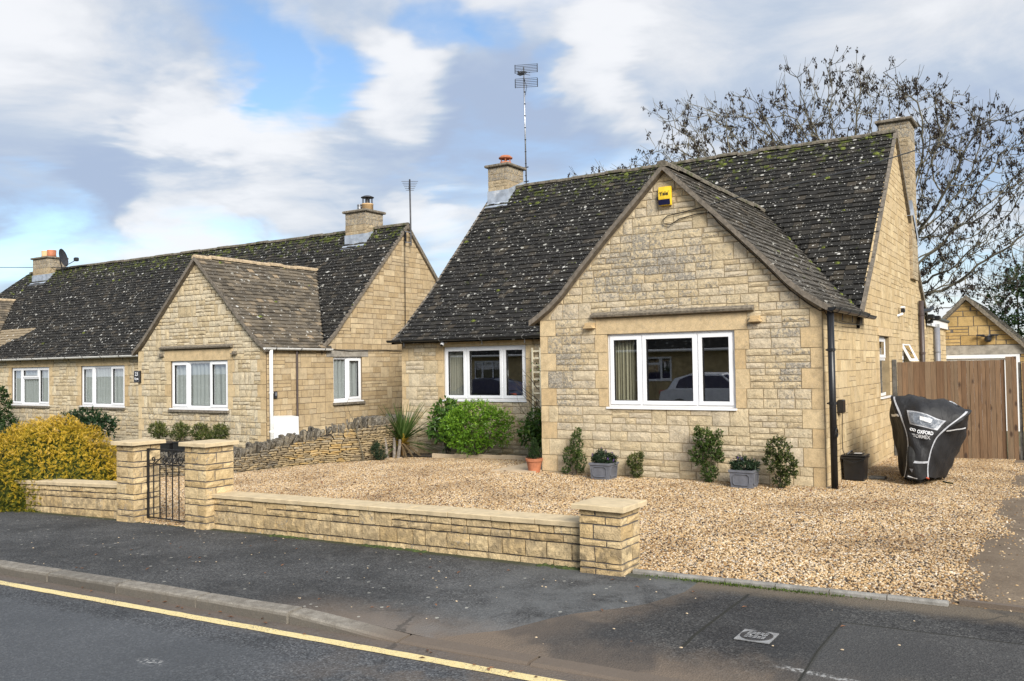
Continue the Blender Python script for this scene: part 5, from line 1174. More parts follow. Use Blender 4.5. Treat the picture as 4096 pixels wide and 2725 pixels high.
while z < .75:
    hh = rng.uniform(.026, .046) if rng.random() < .8 else rng.uniform(.05, .07); s = rng.uniform(0, .1)
    while s < Ls[-1]:
        w = rng.uniform(.09, .24)
        p, d, nn, h = dpos(s+w/2); dz = (dpos(s+w)[3]-dpos(s)[3])*.25
        if z+hh < h-.06:
            e = d*(w/2)+UPZ*dz*.5; tilt = rng.uniform(-.06, .06)
            ex = (d+UPZ*tilt).normalized(); dark = min(1, max(0, (z-h+.30)/.2))*.5+.75*(s < Ls[3]+.6)*rng.random()+.15
            mb = lump(p-nn*.03+d*0+UPZ*(z+hh/2), ex, nn, UPZ, w*.47, .055, hh*.47, (min(1, .15+.85*rng.random()) if Ls[3]+.9 < s < Ls[5]+.5 else .55*rng.random(), min(1, dark), 0), .18); pcs.add(mb, p, nn, w*hh)
        s += w
    z += hh
s = 0
while s < Ls[-1]:        # upright coping stones
    w = rng.uniform(.03, .085); p, d, nn, h = dpos(s); hh = rng.uniform(.055, .115); lean = rng.uniform(-.4, .4)+.15
    ez = (UPZ+d*lean+nn*rng.uniform(-.25, .2)).normalized(); ex = (d-ez*d.dot(ez)).normalized()
    mb = lump(p-nn*.06+UPZ*(h-.07+hh*.5), ex, nn, ez, w*.46, .085, hh, (rng.random()*(1 if Ls[3]+.9 < s < Ls[5]+.5 else .7), rng.uniform(.4, 1), 0), .28, 1); pcs.add(mb, p+UPZ*h, nn, w*hh*2)
    if rng.random() < .8:
        mb = lump(p-nn*.21+UPZ*(h-.06+hh*.5), ex, nn, ez, w*.5, .07, hh*.95, (rng.random()*.6, rng.uniform(.6, 1), 0), .28, 1); pcs.add(mb, p-nn*.2+UPZ*h, (UPZ+nn).normalized(), w*hh)
    s += w*1.0
pcs.emit(core)
# close-boarded gate and fence
rf = random.Random(12)
Fz = thing('board_gate', (5.05, 5, -.08), 'pair of brown close-boarded wooden gates across the side passage', 'gate')
x = 4.25; k = 0
wds = [.075, .085, .09, .085, .085, .085, .085, .11, .045, .05, .05, .05, .055, .07, .05, .055, .06, .045, .06, .06, .075, .07, .06]
sc = (5.884-4.25)/sum(wds)
for w in wds:
    w *= sc; top = 1.556+.018*(x-4.25)/1.6+rf.uniform(-.004, .004); th = .014+rf.uniform(0, .004); yo = 5.0-(.005 if k % 2 else 0)
    m = MB(); m.bbox(x+.0015, x+w-.0005, yo-th, yo+.006, -.09, top, .003, (rf.random(), rf.random(), 0)); m.build('board', M_BOARD, Fz); x += w; k += 1
for z in (.2, .75, 1.35): m = MB(); m.box(4.25, 5.88, 5.008, 5.05, z, z+.09, (.3, .2, 0)); m.build('rail', M_BOARD, Fz)
P_ = thing('fence_post', (4.2, 5, -.1), 'grey weathered wooden post between the house wall and the board gate', 'post'); m = MB(); m.bbox(4.178, 4.238, 4.95, 5.03, -.15, 1.605, .006); m.build('post', M_WOODG, P_)
P_ = thing('gate_post', (5.98, 5, -.06), 'broad brown timber gate post right of the board gates', 'post')
for a, c in ((5.900, 5.985), (5.988, 6.052)): m = MB(); m.bbox(a, c, 4.955, 5.03, -.1, 1.622+.003*(a > 5.95), .005, (rf.random(), rf.random(), 0)); m.build('board', M_BOARD, P_)
P_ = thing('timber_fence', (7.2, 5, 0), 'dark timber fence panel at the right edge beyond the gate post', 'fence')
m = MB(); m.bbox(6.075, 6.12, 4.98, 5.04, -.1, 1.53, .005); m.build('post', M_WOODG, P_)
x = 6.13
while x < 12: m = MB(); m.bbox(x, x+.115, 4.965-.01*(int(x*10) % 2), 5.0, -.1, 1.55+rf.uniform(-.03, .03), .005, (rf.random()*.3, rf.random(), 0)); m.build('board', M_BOARD, P_); x += .12
# ------------------------------------------------------------------ plants
def leaf(mb, p, d, n, ln, w, tint, fold=.18, droop=.0):
    """folded diamond leaf from p along d"""
    d = d.normalized(); s = d.cross(n)
    if s.length < 1e-4: s = d.orthogonal()
    s.normalize(); up = s.cross(d)
    m = p+d*ln*.45; tip = p+d*ln-UPZ*droop*ln
    mb.add([p, m+s*w*.5+up*w*fold, tip, m-s*w*.5+up*w*fold, m-up*w*.05], [(0, 4, 1), (4, 2, 1), (0, 3, 4), (4, 3, 2)], tint)
def rdir(rng, up=0.):
    while 1:
        v = Vector((rng.uniform(-1, 1), rng.uniform(-1, 1), rng.uniform(-1, 1)))
        if .05 < v.length < 1: return (v.normalized()+UPZ*up).normalized()
def bush(name, base, mat, label, cat, group, blobs, n, ln, asp, rng, tintf=None, stems=4, stemr=.012, up=.35, gap=.25, out=.75, flowers=None, droop=.1, part='foliage'):
    """shrub: leaves in sprays over the skin and inside of several blobs (dx,dy,dz,rx,ry,rz) above its base"""
    t = thing(name, base, label, cat, group); B = Vector(base); mb = MB(); tot = sum((q[3]*q[4]*q[5])**.67 for q in blobs)
    for q in blobs:
        k = int(n*(q[3]*q[4]*q[5])**.67/tot/5)
        for _ in range(k):
            d = rdir(rng, .1); r = rng.uniform(.45, 1)**.5*rng.uniform(.86, 1.07)
            c = B+Vector((q[0]+d.x*q[3]*r, q[1]+d.y*q[4]*r, q[2]+d.z*q[5]*r))
            if math.sin(c.x*23+c.z*17)*math.sin(c.y*19-c.z*13+c.x*7) > 1-gap and r > .6: continue
            if c.z < B.z+.01: continue
            grow = (d*out+UPZ*up+rdir(rng)*.5).normalized()
            for _l in range(5):
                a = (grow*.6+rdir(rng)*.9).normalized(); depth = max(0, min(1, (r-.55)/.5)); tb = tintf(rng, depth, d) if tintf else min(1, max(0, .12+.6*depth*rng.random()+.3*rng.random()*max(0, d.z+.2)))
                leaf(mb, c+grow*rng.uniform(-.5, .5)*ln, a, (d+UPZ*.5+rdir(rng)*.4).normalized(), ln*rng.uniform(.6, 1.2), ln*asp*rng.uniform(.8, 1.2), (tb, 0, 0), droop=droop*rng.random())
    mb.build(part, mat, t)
    sm = MB()
    for _ in range(stems):
        q = rng.choice(blobs); tip = B+Vector((q[0]+rng.uniform(-.5, .5)*q[3], q[1]+rng.uniform(-.5, .5)*q[4], q[2]+rng.uniform(-.2, .5)*q[5])); a = B+Vector((rng.uniform(-1, 1)*.03, rng.uniform(-1, 1)*.03, -.03))
        sm.tube([a, a.lerp(tip, .5)+rdir(rng)*.03, tip], [stemr, stemr*.7, stemr*.3], 5)
    sm.build('stems', M_BARK, t)
    if flowers:
        f = MB()
        for _ in range(flowers):
            q = rng.choice(blobs); d = rdir(rng, .5); c = B+Vector((q[0]+d.x*q[3]*1.08, q[1]+d.y*q[4]*1.08, q[2]+d.z*q[5]*1.1))
            for _k in range(9): leaf(f, c+UPZ*rng.uniform(0, .03), rdir(rng, .3), d, .014, .010, (rng.random(), 0, 0))
        f.build('flowers', L_PURPLE, t)
    return t
rng = random.Random(8)
# golden conifer dome: feathery sprays, golden at the tips
G = thing('golden_conifer', (-5.0, -4.8, -.17), 'rounded golden conifer bush spilling over the low wall left of the gate', 'bush'); mb = MB(); B = Vector((-5.12, -4.72, -.14))
dome = lambda d: Vector((d.x*1.34, d.y*.90, d.z*1.13 if d.z > 0 else d.z*.16))
for _ in range(19000):
    d = rdir(rng, .25)
    if d.z < -.2: continue
    lump_ = 1+.03*math.sin(d.x*9+d.z*6)+.025*math.sin(d.y*11-d.z*8+2)+.015*math.sin(d.x*21+d.y*17)
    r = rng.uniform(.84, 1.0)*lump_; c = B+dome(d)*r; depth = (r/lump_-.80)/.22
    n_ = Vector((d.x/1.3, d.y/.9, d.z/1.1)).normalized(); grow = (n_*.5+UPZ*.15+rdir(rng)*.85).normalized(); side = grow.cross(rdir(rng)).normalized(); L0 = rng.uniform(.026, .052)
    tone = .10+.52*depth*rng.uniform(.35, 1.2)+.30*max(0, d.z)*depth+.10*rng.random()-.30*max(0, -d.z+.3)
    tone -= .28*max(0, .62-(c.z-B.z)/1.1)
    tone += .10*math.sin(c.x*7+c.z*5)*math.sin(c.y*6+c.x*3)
    for k in range(5):
        t = k/4; p = c+grow*L0*(t-.4)
        for s in ((-1, 1) if k < 4 else (0,)):
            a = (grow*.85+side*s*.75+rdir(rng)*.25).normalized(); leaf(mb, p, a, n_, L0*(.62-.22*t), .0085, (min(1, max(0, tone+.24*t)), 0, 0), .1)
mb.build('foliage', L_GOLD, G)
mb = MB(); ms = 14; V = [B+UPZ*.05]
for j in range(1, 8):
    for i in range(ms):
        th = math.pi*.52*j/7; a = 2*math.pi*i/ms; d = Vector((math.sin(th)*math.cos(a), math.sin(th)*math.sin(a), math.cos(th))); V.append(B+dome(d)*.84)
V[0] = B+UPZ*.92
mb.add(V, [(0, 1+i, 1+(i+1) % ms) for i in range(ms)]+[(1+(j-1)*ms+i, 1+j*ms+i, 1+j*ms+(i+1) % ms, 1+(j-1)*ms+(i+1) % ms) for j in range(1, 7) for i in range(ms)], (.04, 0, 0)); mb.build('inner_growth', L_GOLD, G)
# under the recess window
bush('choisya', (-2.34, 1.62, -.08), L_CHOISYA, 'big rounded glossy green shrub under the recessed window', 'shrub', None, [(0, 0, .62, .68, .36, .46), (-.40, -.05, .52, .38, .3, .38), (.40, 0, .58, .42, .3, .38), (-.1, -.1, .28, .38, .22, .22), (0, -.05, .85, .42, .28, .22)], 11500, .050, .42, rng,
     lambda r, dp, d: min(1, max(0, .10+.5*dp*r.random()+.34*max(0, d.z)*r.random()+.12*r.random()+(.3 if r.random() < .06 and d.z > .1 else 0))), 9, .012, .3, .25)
bush('laurel', (-3.22, 1.9, -.10), L_AUCUBA, 'tall spotted laurel left of the big round shrub', 'shrub', 'spotted laurels', [(0, 0, .82, .30, .24, .24), (-.14, -.05, .52, .22, .2, .28), (.1, 0, .45, .22, .18, .3)], 1500, .125, .36, rng, None, 6, .01, .25, .3, .6, None, .35)
bush('laurel', (-.95, 1.45, -.03), L_AUCUBA, 'spotted laurel by the trellis, next to the gable corner', 'shrub', 'spotted laurels', [(.05, 0, .62, .28, .22, .24), (-.05, -.05, .42, .30, .2, .2), (.12, 0, .3, .2, .16, .22)], 1100, .12, .36, rng, None, 6, .01, .2, .3, .6, None, .4)
# along the foot of the gable
bush('upright_box', (.66, -.17, -.01), L_BOX, 'thin upright dark shrub with leaning tips beside the left planter', 'shrub', None, [(.03, 0, .46, .10, .09, .2), (-.10, 0, .26, .10, .08, .17), (.08, 0, .2, .11, .09, .17), (-.16, 0, .06, .08, .06, .05), (.06, 0, .62, .05, .05, .07)], 3900, .027, .5, rng, None, 8, .007, .7, .22)
bush('round_box', (1.61, -.17, -.01), L_VARIEG, 'small yellow-green shrub low against the gable wall', 'shrub', None, [(0, 0, .24, .12, .1, .13), (.03, 0, .1, .09, .08, .1), (.1, 0, .33, .04, .04, .05)], 2400, .024, .55, rng, None, 4, .006, .4, .15)
bush('tall_box', (2.68, -.19, 0), L_BOX, 'tallest ragged dark green shrub below the gable window', 'shrub', None, [(-.03, 0, .58, .15, .11, .15), (.08, 0, .46, .15, .1, .18), (-.12, 0, .36, .13, .1, .14), (.02, 0, .14, .12, .1, .13), (.17, 0, .35, .07, .06, .08), (-.13, 0, .68, .05, .05, .07), (.17, 0, .66, .05, .05, .06)], 6200, .028, .55, rng, None, 8, .008, .6, .2)
bush('holly', (3.68, -.30, 0), L_VARIEG, 'broad mottled green shrub nearest the corner downpipe', 'shrub', None, [(-.02, 0, .48, .17, .13, .18), (.07, 0, .3, .14, .12, .16), (-.10, 0, .34, .12, .1, .14), (.02, 0, .12, .12, .1, .11), (.16, 0, .24, .06, .06, .1)], 5200, .027, .6, rng, lambda r, dp, d: min(1, max(0, .05+.75*dp*r.random()**1.3)), 6, .007, .4, .18)
# square grey planters
def planter():
    t = thing('planter', (0, 0, 0), 'square grey planter of purple flowers under the left half of the gable window', 'planter', 'square grey planters'); m = MB(); s0, s1, h = .135, .155, .225
    V = []
    for q, z in ((s0, 0), (s1-.006, h-.03), (s1+.006, h-.028), (s1+.006, h), (s1-.02, h), (s1-.03, h-.05)): V += [(-q, -q, z), (q, -q, z), (q, q, z), (-q, q, z)]
    m.add(V, [(4*k+i, 4*k+(i+1) % 4, 4*k+4+(i+1) % 4, 4*k+4+i) for k in range(5) for i in range(4)]+[(20, 21, 22, 23), (3, 2, 1, 0)]); m.build('pot', M_GREYPOT, t)
    for ux, n in (((1, 0, 0), (0, -1, 0)), ((0, 1, 0), (1, 0, 0)), ((-1, 0, 0), (0, 1, 0)), ((0, -1, 0), (-1, 0, 0))):
        m = MB(); c = .025; a, b_, z0, z1 = -.105, .105, .035, .175; fr = frame(Vector(n)*.142, ux, n)
        pts = [(a+c, z0), (b_-c, z0), (b_, z0+c), (b_, z1-c), (b_-c, z1), (a+c, z1), (a, z1-c), (a, z0+c), (a+c, z0)]
        m.tube([fr(u, v, .014*(v/.2)) for u, v in pts], .006, 5); m.build('moulding', M_GREYPOT, t)
    m = MB(); m.box(-.13, .13, -.13, .13, .165, .185); m.build('compost', M_SOIL, t); return t
p1 = planter(); p1.location = (1.215, -.345, -.008); p1.rotation_euler.z = .02
p2 = dup(p1, (3.235, -.365, 0), 'square grey planter of purple flowers near the corner downpipe', .03)
for (x, y_, lb) in ((1.215, -.345, 'grey-green plant with purple flowers in the left square planter'), (3.235, -.365, 'grey-green plant with purple flowers in the right square planter')):
    bush('flowering_hebe', (x, y_, .185), L_HEBE, lb, 'potted plant', 'plants in the grey planters', [(0, 0, .07, .17, .14, .09), (-.12, 0, .08, .07, .06, .06), (.12, 0, .09, .07, .07, .07), (-.03, 0, .16, .06, .06, .05)], 1900, .042, .33, rng, None, 4, .005, .6, .12, .8, 16)
# terracotta pot with dwarf conifer
T_ = thing('terracotta_pot', (-.085, -.10, -.02), 'terracotta pot at the left corner of the gable', 'plant pot'); m = MB()
m.lathe((-.085, -.1, -.02), [(.085, 0), (.117, .165), (.13, .168), (.133, .21), (.118, .212), (.112, .17)], 24); m.build('pot', M_TERRA, T_, smooth=False); m = MB(); m.lathe((-.085, -.1, .15), [(.115, 0), (.10, .02), (0, .025)], 16); m.build('compost', M_SOIL, T_)
bush('dwarf_conifer', (-.085, -.10, .17), L_EVER, 'dwarf cone-shaped conifer in the terracotta pot', 'potted plant', None, [(0, 0, .07, .10, .10, .07), (0, 0, .15, .082, .082, .08), (.005, 0, .22, .062, .06, .06), (0, 0, .28, .035, .035, .055)], 3300, .02, .3, rng, None, 2, .006, .8, .08)
# cordyline: each blade a leaf
Cd = thing('cordyline', (-4.20, 1.72, -.13), 'spiky cordyline with long arching leaves at the end of the dry stone wall', 'plant'); CB_ = Vector((-4.20, 1.72, .13))
m = MB(); m.tube([(-4.2, 1.74, -.15), (-4.19, 1.72, .02), CB_], [.035, .03, .045], 8); m.build('trunk', plain('cordyline_trunk', (.30, .17, .05), .9, var=.4, bmp=.6), Cd)
rc = random.Random(2)
for k in range(150):
    el = math.radians(rc.choice([rc.uniform(35, 88), rc.uniform(15, 75), rc.uniform(20, 80), rc.uniform(-30, 20)])); az = rc.uniform(0, 2*math.pi); ln = rc.uniform(.6, 1.0); w = rc.uniform(.026, .042); dead = el < math.radians(-8)
    d = Vector((math.cos(el)*math.cos(az), math.cos(el)*math.sin(az)*.8, math.sin(el))); s = d.cross(UPZ).normalized(); bend = rc.uniform(.05, .35); V = []; F = []
    for i in range(6):
        t = i/5; p = CB_+d*ln*t-UPZ*bend*ln*t*t*math.cos(el)+d*.02; ww_ = w*(1.1-.3*t) if i < 3 else w*(1-t)*1.6; nrm = s.cross(d)
        V += [p-s*ww_*.5+nrm*.004, p-nrm*.002, p+s*ww_*.5+nrm*.004]
    for i in range(5): F += [(3*i, 3*i+1, 3*i+4, 3*i+3), (3*i+1, 3*i+2, 3*i+5, 3*i+4)]
    m = MB(); m.v = V; m.f = F; tb = rc.uniform(.15, .75); m.t = [(min(1, 1.0 if f[0] < 3 else tb), 0, 0) for f in F]; m.m = [0]*len(F); m.build('leaf', L_DEAD if dead else L_CORD, Cd)
for k, (x, y_, h, l) in enumerate(((-4.30, 1.40, .36, -.12), (-4.17, 1.44, .33, .03), (-4.06, 1.42, .30, .12))):
    m = MB(); m.tube([(x, y_, -.2), (x+l*.4, y_, h*.4), (x+l*.6, y_-.02, h-.08)], [.034, .03, .024], 7); o = m.build('timber_stump', M_RAWWOOD, None, at=(x, y_, -.13)); tag(o, ('leaning weathered stump nearest the dry stone wall', 'middle weathered stump of the three beside the cordyline', 'weathered stump closest to the cordyline trunk')[k], 'wooden post', 'weathered stumps by the cordyline')
bush('grey_lavender', (-4.20, 1.02, -.14), L_HEBE, 'small blue-green plant at the foot of the dry stone wall', 'plant', None, [(0, 0, .18, .15, .13, .14), (.06, 0, .08, .12, .1, .08), (-.05, 0, .3, .07, .06, .06)], 1500, .045, .25, rng, None, 4, .005, .6, .2)
Sp = thing('bare_sapling', (-4.36, .80, -.14), 'thin leafless sapling in front of the dry stone wall', 'sapling'); m = MB()
def twig(m, p, d, ln, r, lev, rng):
    pts = [p]; q = d.copy()
    for i in range(4): q = (q+rdir(rng)*.18+UPZ*.05).normalized(); pts.append(pts[-1]+q*ln/4)
    m.tube(pts, [r, r*.85, r*.7, r*.55, r*.35], 4, cap=False)
    if lev:
        for i in (1, 2, 3, 4):
            if rng.random() < .8: twig(m, pts[i], (q+rdir(rng)*.9+UPZ*.15).normalized(), ln*rng.uniform(.4, .65), r*.5, lev-1, rng)
twig(m, Vector((-4.36, .80, -.16)), Vector((.02, 0, 1)), .72, .011, 2, random.Random(4)); m.build('stem', M_TWIG, Sp)
# trellis and climber
Tr = thing('trellis', (-1.38, 2.19, .7), 'cream wooden trellis fixed beside the recessed window', 'trellis')
for x in (-1.465, -1.30, -1.18): m = MB(); m.box(x-.014, x+.014, 2.15, 2.168, .05, 1.92); m.build('upright', M_CREAMW, Tr)
for k in range(14): z = 1.86-k*.128; m = MB(); m.box(-1.48, -1.165, 2.169, 2.185, z-.014, z+.014); m.build('slat', M_CREAMW, Tr)
Cl = thing('climber', (-1.25, 2.05, -.05), 'bare woody climber with a few leaves growing up the trellis', 'climber'); m = MB(); rk = random.Random(17)
for k in range(2): twig(m, Vector((-1.2+.04*k, 2.02, -.05)), Vector((rk.uniform(-.16, .05), .02, 1)), 1.7-.22*k, .013, 2, rk)
for k in range(3): twig(m, Vector((-1.25, 2.02, .75+.2*k)), Vector((-.8, -.2, .7)), .45, .009, 2, rk)
m.build('stems', M_BARK, Cl); m = MB()
for k in range(70): leaf(m, Vector((-1.3+rk.uniform(-.15, .15), 2.0+rk.uniform(-.05, .05), rk.choice([1.45, .6, .75])+rk.uniform(-.18, .18))), rdir(rk), UPZ, .06, .03, (rk.random(), 0, 0))
m.build('leaves', L_AUCUBA, Cl)
# neighbour's planting
def box_trough(x0, x1, y_, z0, z1, label):
    t = thing('black_trough', ((x0+x1)/2, y_, z0), label, 'planter', 'black troughs'); m = MB(); m.bbox(x0, x1, y_-.15, y_+.15, z0, z1, .012); m.bbox(x0-.015, x1+.015, y_-.165, y_+.165, z1-.03, z1, .008); m.build('trough', M_BLACKPL, t); m = MB(); m.box(x0+.02, x1-.02, y_-.13, y_+.13, z1-.01, z1+.008); m.build('compost', M_SOIL, t)
box_trough(-10.35, -9.45, .45, -.28, .06, 'black trough behind the iron gate, farther from the downpipe'); box_trough(-9.33, -8.1, .45, -.26, .09, 'black trough half hidden by the right gate pier')
for k, x in enumerate((-10.03, -9.27, -8.62, -8.02)):
    bush('pieris', (x, .45, .06), L_VARIEG, ('leftmost of the four round trough shrubs, on a bare stem', 'second of the four trough shrubs, low and spreading', 'third of the four trough shrubs, densest and roundest', 'rightmost of the four trough shrubs, with upright tips')[k], 'shrub', 'trough shrubs', [(0, 0, .25, .22, .2, .15), ((-1)**k*.08, 0, .16, .2, .17, .12), (.04*k-.05, 0, .34, .13, .12, .08)], 1500, .065, .26, rng, None, 4, .01, .6, .15)
bush('dark_shrub', (-14.6, 1.6, -.4), L_DARKSH, 'dark low shrub under the neighbour\'s three-light window', 'shrub', None, [(0, 0, .75, .75, .4, .3), (-.7, 0, .7, .5, .35, .26), (.6, 0, .6, .5, .35, .3)], 2600, .10, .4, rng)
bush('tall_laurel', (-18.9, 1.5, -.5), L_EVER, 'tall dark evergreen at the left edge by the first window', 'shrub', None, [(-.3, 0, 1.0, .75, .5, .75), (.2, 0, .5, .7, .5, .5), (-.4, 0, 1.5, .5, .4, .3)], 3200, .11, .4, rng)
bush('spurge', (-17.0, .7, -.5), L_HEBE, 'blue-green ground plant below the leftmost window', 'plant', None, [(0, 0, .35, .7, .4, .3), (-.7, 0, .3, .5, .4, .3)], 1500, .12, .25, rng)
T2 = thing('brown_barrel', (-9.9, -3, -.3), 'brown barrel planter at the left edge behind the golden conifer', 'planter'); m = MB(); m.lathe((-9.95, -3, -.3), [(.25, 0), (.32, .3), (.33, .62), (.30, .63), (.29, .58)], 20); m.build('tub', plain('brown_tub', (.17, .085, .045), .8, var=.3, bmp=.4), T2)
# edging of the bed under the window, step, stray slab
for k in range(4):
    a = -3.36+k*.525; c = a+.518; y0 = 1.58-.02*k*.3; m = MB(); m.bbox(a, c, y0, y0+.045, gz(a, 1.6)-.08, gz((a+c)/2, 1.6)+.075, .006, (random.Random(k).random(), 0, 0)); o = m.build('edging_slab', M_SLABST, None, at=(a, y0, gz(a, 1.6))); tag(o, ('leftmost flat stone edging the bed under the recessed window', 'second flat edging stone from the left under the round shrub', 'third flat edging stone, under the right side of the round shrub', 'rightmost flat edging stone, by the laurel and trellis')[k], 'edging stone', 'edging stones of the window bed')
m = MB(); V = [(-.98, .02, .0), (-.10, -.34, 0), (.0, -.05, 0), (.0, 1.02, 0), (-.86, 1.02, 0)]; V = [(-.76, -.26, 0), (-.02, -.20, 0), (-.02, 1.02, 0), (-.80, 1.02, 0)]
m.add([(x, y_, gz(x, y_)-.05) for x, y_, z in V]+[(x, y_, gz(x, y_)+.032) for x, y_, z in V], [(4, 5, 6, 7), (0, 1, 5, 4), (1, 2, 6, 5), (2, 3, 7, 6), (3, 0, 4, 7)]); o = m.build('stepping_slab', M_SLABST, None, at=(-.4, .4, -.03)); tag(o, 'pale flat door step slab in the gravel by the terracotta pot', 'paving slab')
m = MB()
for _ in range(500):
    x, y_ = rng.uniform(-4.2, -.1), rng.uniform(1.6, 2.2); leaf(m, Vector((x, y_, gz(x, y_))), rdir(rng, .3), UPZ, .05, .02, (rng.random(), 0, 0))
o = m.build('leaf_litter', L_DEAD, None, kind='stuff'); tag(o, 'dead leaves lying in the bed under the recessed window', 'leaves')
sheet('flower_bed', lin(-4.45, -.02, 12), lin(1.60, 2.23, 4), lambda x, y: gz(x, y)+.02, M_SOIL)
# turf at the right edge, weeds along the drive edging, moss at the wall foot
m = MB()
for _ in range(2600):
    x, y_ = rng.uniform(6.20, 7.6), rng.uniform(-.2, 4.4)
    if x < 6.34+.2*math.sin(y_*2)+.16*abs(y_-1): continue
    leaf(m, Vector((x, y_, gz(x, y_)-.012)), Vector((rng.uniform(-.5, .5), rng.uniform(-.5, .5), 1)), Vector((0, -1, 0)), rng.uniform(.025, .06), .006, (rng.random(), 0, 0))
o = m.build('grass', L_GRASS, None, kind='stuff'); tag(o, 'short grass at the right edge of the drive', 'grass')
m = MB()
for _ in range(900):
    x = rng.gauss(4.85, .38); y_ = -5.345-abs(rng.gauss(0, .025))
    if not 4.05 < x < 5.75: continue
    leaf(m, Vector((x, y_, gz(x, y_)-.006)), rdir(rng, 1.1), UPZ, rng.uniform(.012, .035), .007, (rng.random(), 0, 0))
o = m.build('weeds', L_GRASS, None, kind='stuff'); tag(o, 'tiny green weeds growing along the concrete edging of the drive', 'weeds')
m = MB()
for _ in range(1300):
    x = rng.uniform(-8, 3.55); y_ = -5.355-abs(rng.gauss(0, .028))
    if math.sin(x*1.7)+math.sin(x*3.9+1)+.35*x < 1.0 or (-2.5 < x < -.85): continue
    cushion(m, Vector((x, y_, gz(x, y_)+.001)), Vector((1, 0, 0)), Vector((0, 1, 0)), UPZ, rng.uniform(.008, .024), rng)
o = m.build('pavement_moss', M_MOSSD, None, kind='stuff'); tag(o, 'dark moss along the foot of the low wall', 'moss')
# ------------------------------------------------------------------ fittings and small things
def text(body, fr, u, v, size, mat, parent, w=.0, ext=.001, font=None, shear=0, bold=0, sx=1, name='lettering'):
    c = bpy.data.curves.new('lettering', 'FONT'); c.body = body; c.size = size; c.align_x = 'CENTER'; c.align_y = 'CENTER'; c.extrude = ext; c.shear = shear; c.offset = bold; c.resolution_u = 3
    o = bpy.data.objects.new('tmp', c); COL.objects.link(o); dg = bpy.context.evaluated_depsgraph_get(); me = bpy.data.meshes.new_from_object(o.evaluated_get(dg)); bpy.data.objects.remove(o)
    m = MB(); o0 = fr
    m.v = [tuple(fr(u+q.co.x*sx, v+q.co.y, w+q.co.z)) for q in me.vertices]; m.f = [tuple(p.vertices) for p in me.polygons]; m.t = [(0, 0, 0)]*len(m.f); m.m = [0]*len(m.f)
    bpy.data.meshes.remove(me); return m.build(name, mat, parent)
# burglar alarm
A = thing('alarm_box', (2.10, -.06, 3.94), 'yellow burglar alarm box with navy lower lens high in the gable', 'alarm box')
fa = frame((2.10, -.022, 3.80), (1, 0, 0), (0, -1, 0)); m = MB(); V = []; n = 8
for i in range(n+1):
    t = i/n; v = .005+.262*t; bul = .055+.022*math.sin(math.pi*min(1, t*1.0))
    for u, w in ((-.092, 0), (-.100, bul*.55), (-.088, bul*.92), (0, bul), (.088, bul*.92), (.100, bul*.55), (.092, 0)): V.append(fa(u*(1-.03*(1-t)), v, w))
m.add(V, [(i*7+k, i*7+k+1, i*7+k+8, i*7+k+7) for i in range(n) for k in range(6)]+[tuple(range(6, -1, -1)), tuple(n*7+k for k in range(7))]); m.build('case', M_YELLOW, A, smooth=False)
m = MB(); m.add([fa(-.086, .012, .060), fa(.086, .012, .060), fa(.086, .085, .0785), fa(0, .085, .083), fa(-.086, .085, .0785), fa(0, .012, .065)], [(0, 5, 3, 4), (5, 1, 2, 3)]); m.build('lens', M_NAVY, A)
text('Yale', fa, 0, .165, .075, M_INK, A, .0795, bold=.0015); text('®', fa, .073, .195, .02, M_INK, A, .0795)
m = MB(); m.tube([fa(-.10, .12, .0), fa(-.13, .13, .02), fa(-.125, .09, .02)], .012, 5); m.build('tamper_box', M_DARKMET, A)
# overhead line to the gable
Cw = MB(); P0 = Vector((2.95, -.04, 3.78)); P1 = CAM+(FW+RT*((4096-2048)/3480)+UP*((1362.5-440)/3480))*14.5
P1 = Vector((9.5, 4.0, 7.4)) if False else P1
pts = [P0+(P1-P0)*(i/16)-UPZ*.12*math.sin(math.pi*i/16) for i in range(17)]; Cw.tube(pts+[P1+(P1-P0)*2], .011, 4); o = Cw.build('overhead_cable', M_BLACKPL, None, at=P0); tag(o, 'thin overhead cable running from the gable off to the right', 'cable')
Cw = MB(); fq = lambda u, v: (u, -.034, v)
loop = [(2.95, 3.78), (2.6, 3.72), (2.3, 3.68), (2.12, 3.66), (2.05, 3.61), (2.07, 3.55), (2.16, 3.53), (2.3, 3.60), (2.55, 3.64), (2.74, 3.64)]
vpts = [(APX+k, wz(k)-.10) for k in (.75, .95, 1.15, 1.34, 1.5, 1.67, 1.8, 1.9, 2.0, 2.06)]
Cw.tube([fq(*q) for q in loop]+[(u, -.03, v-.02) for u, v in vpts[:]]+[(4.20, -.03, 2.24), (4.24, .05, 2.12), (4.24, .8, 2.1), (4.23, 2.2, 2.12)], .007, 5); o = Cw.build('wall_cable', M_BLACKPL, None, at=(2.95, -.03, 3.78)); tag(o, 'black cable looped on the gable and clipped down its right verge', 'cable')
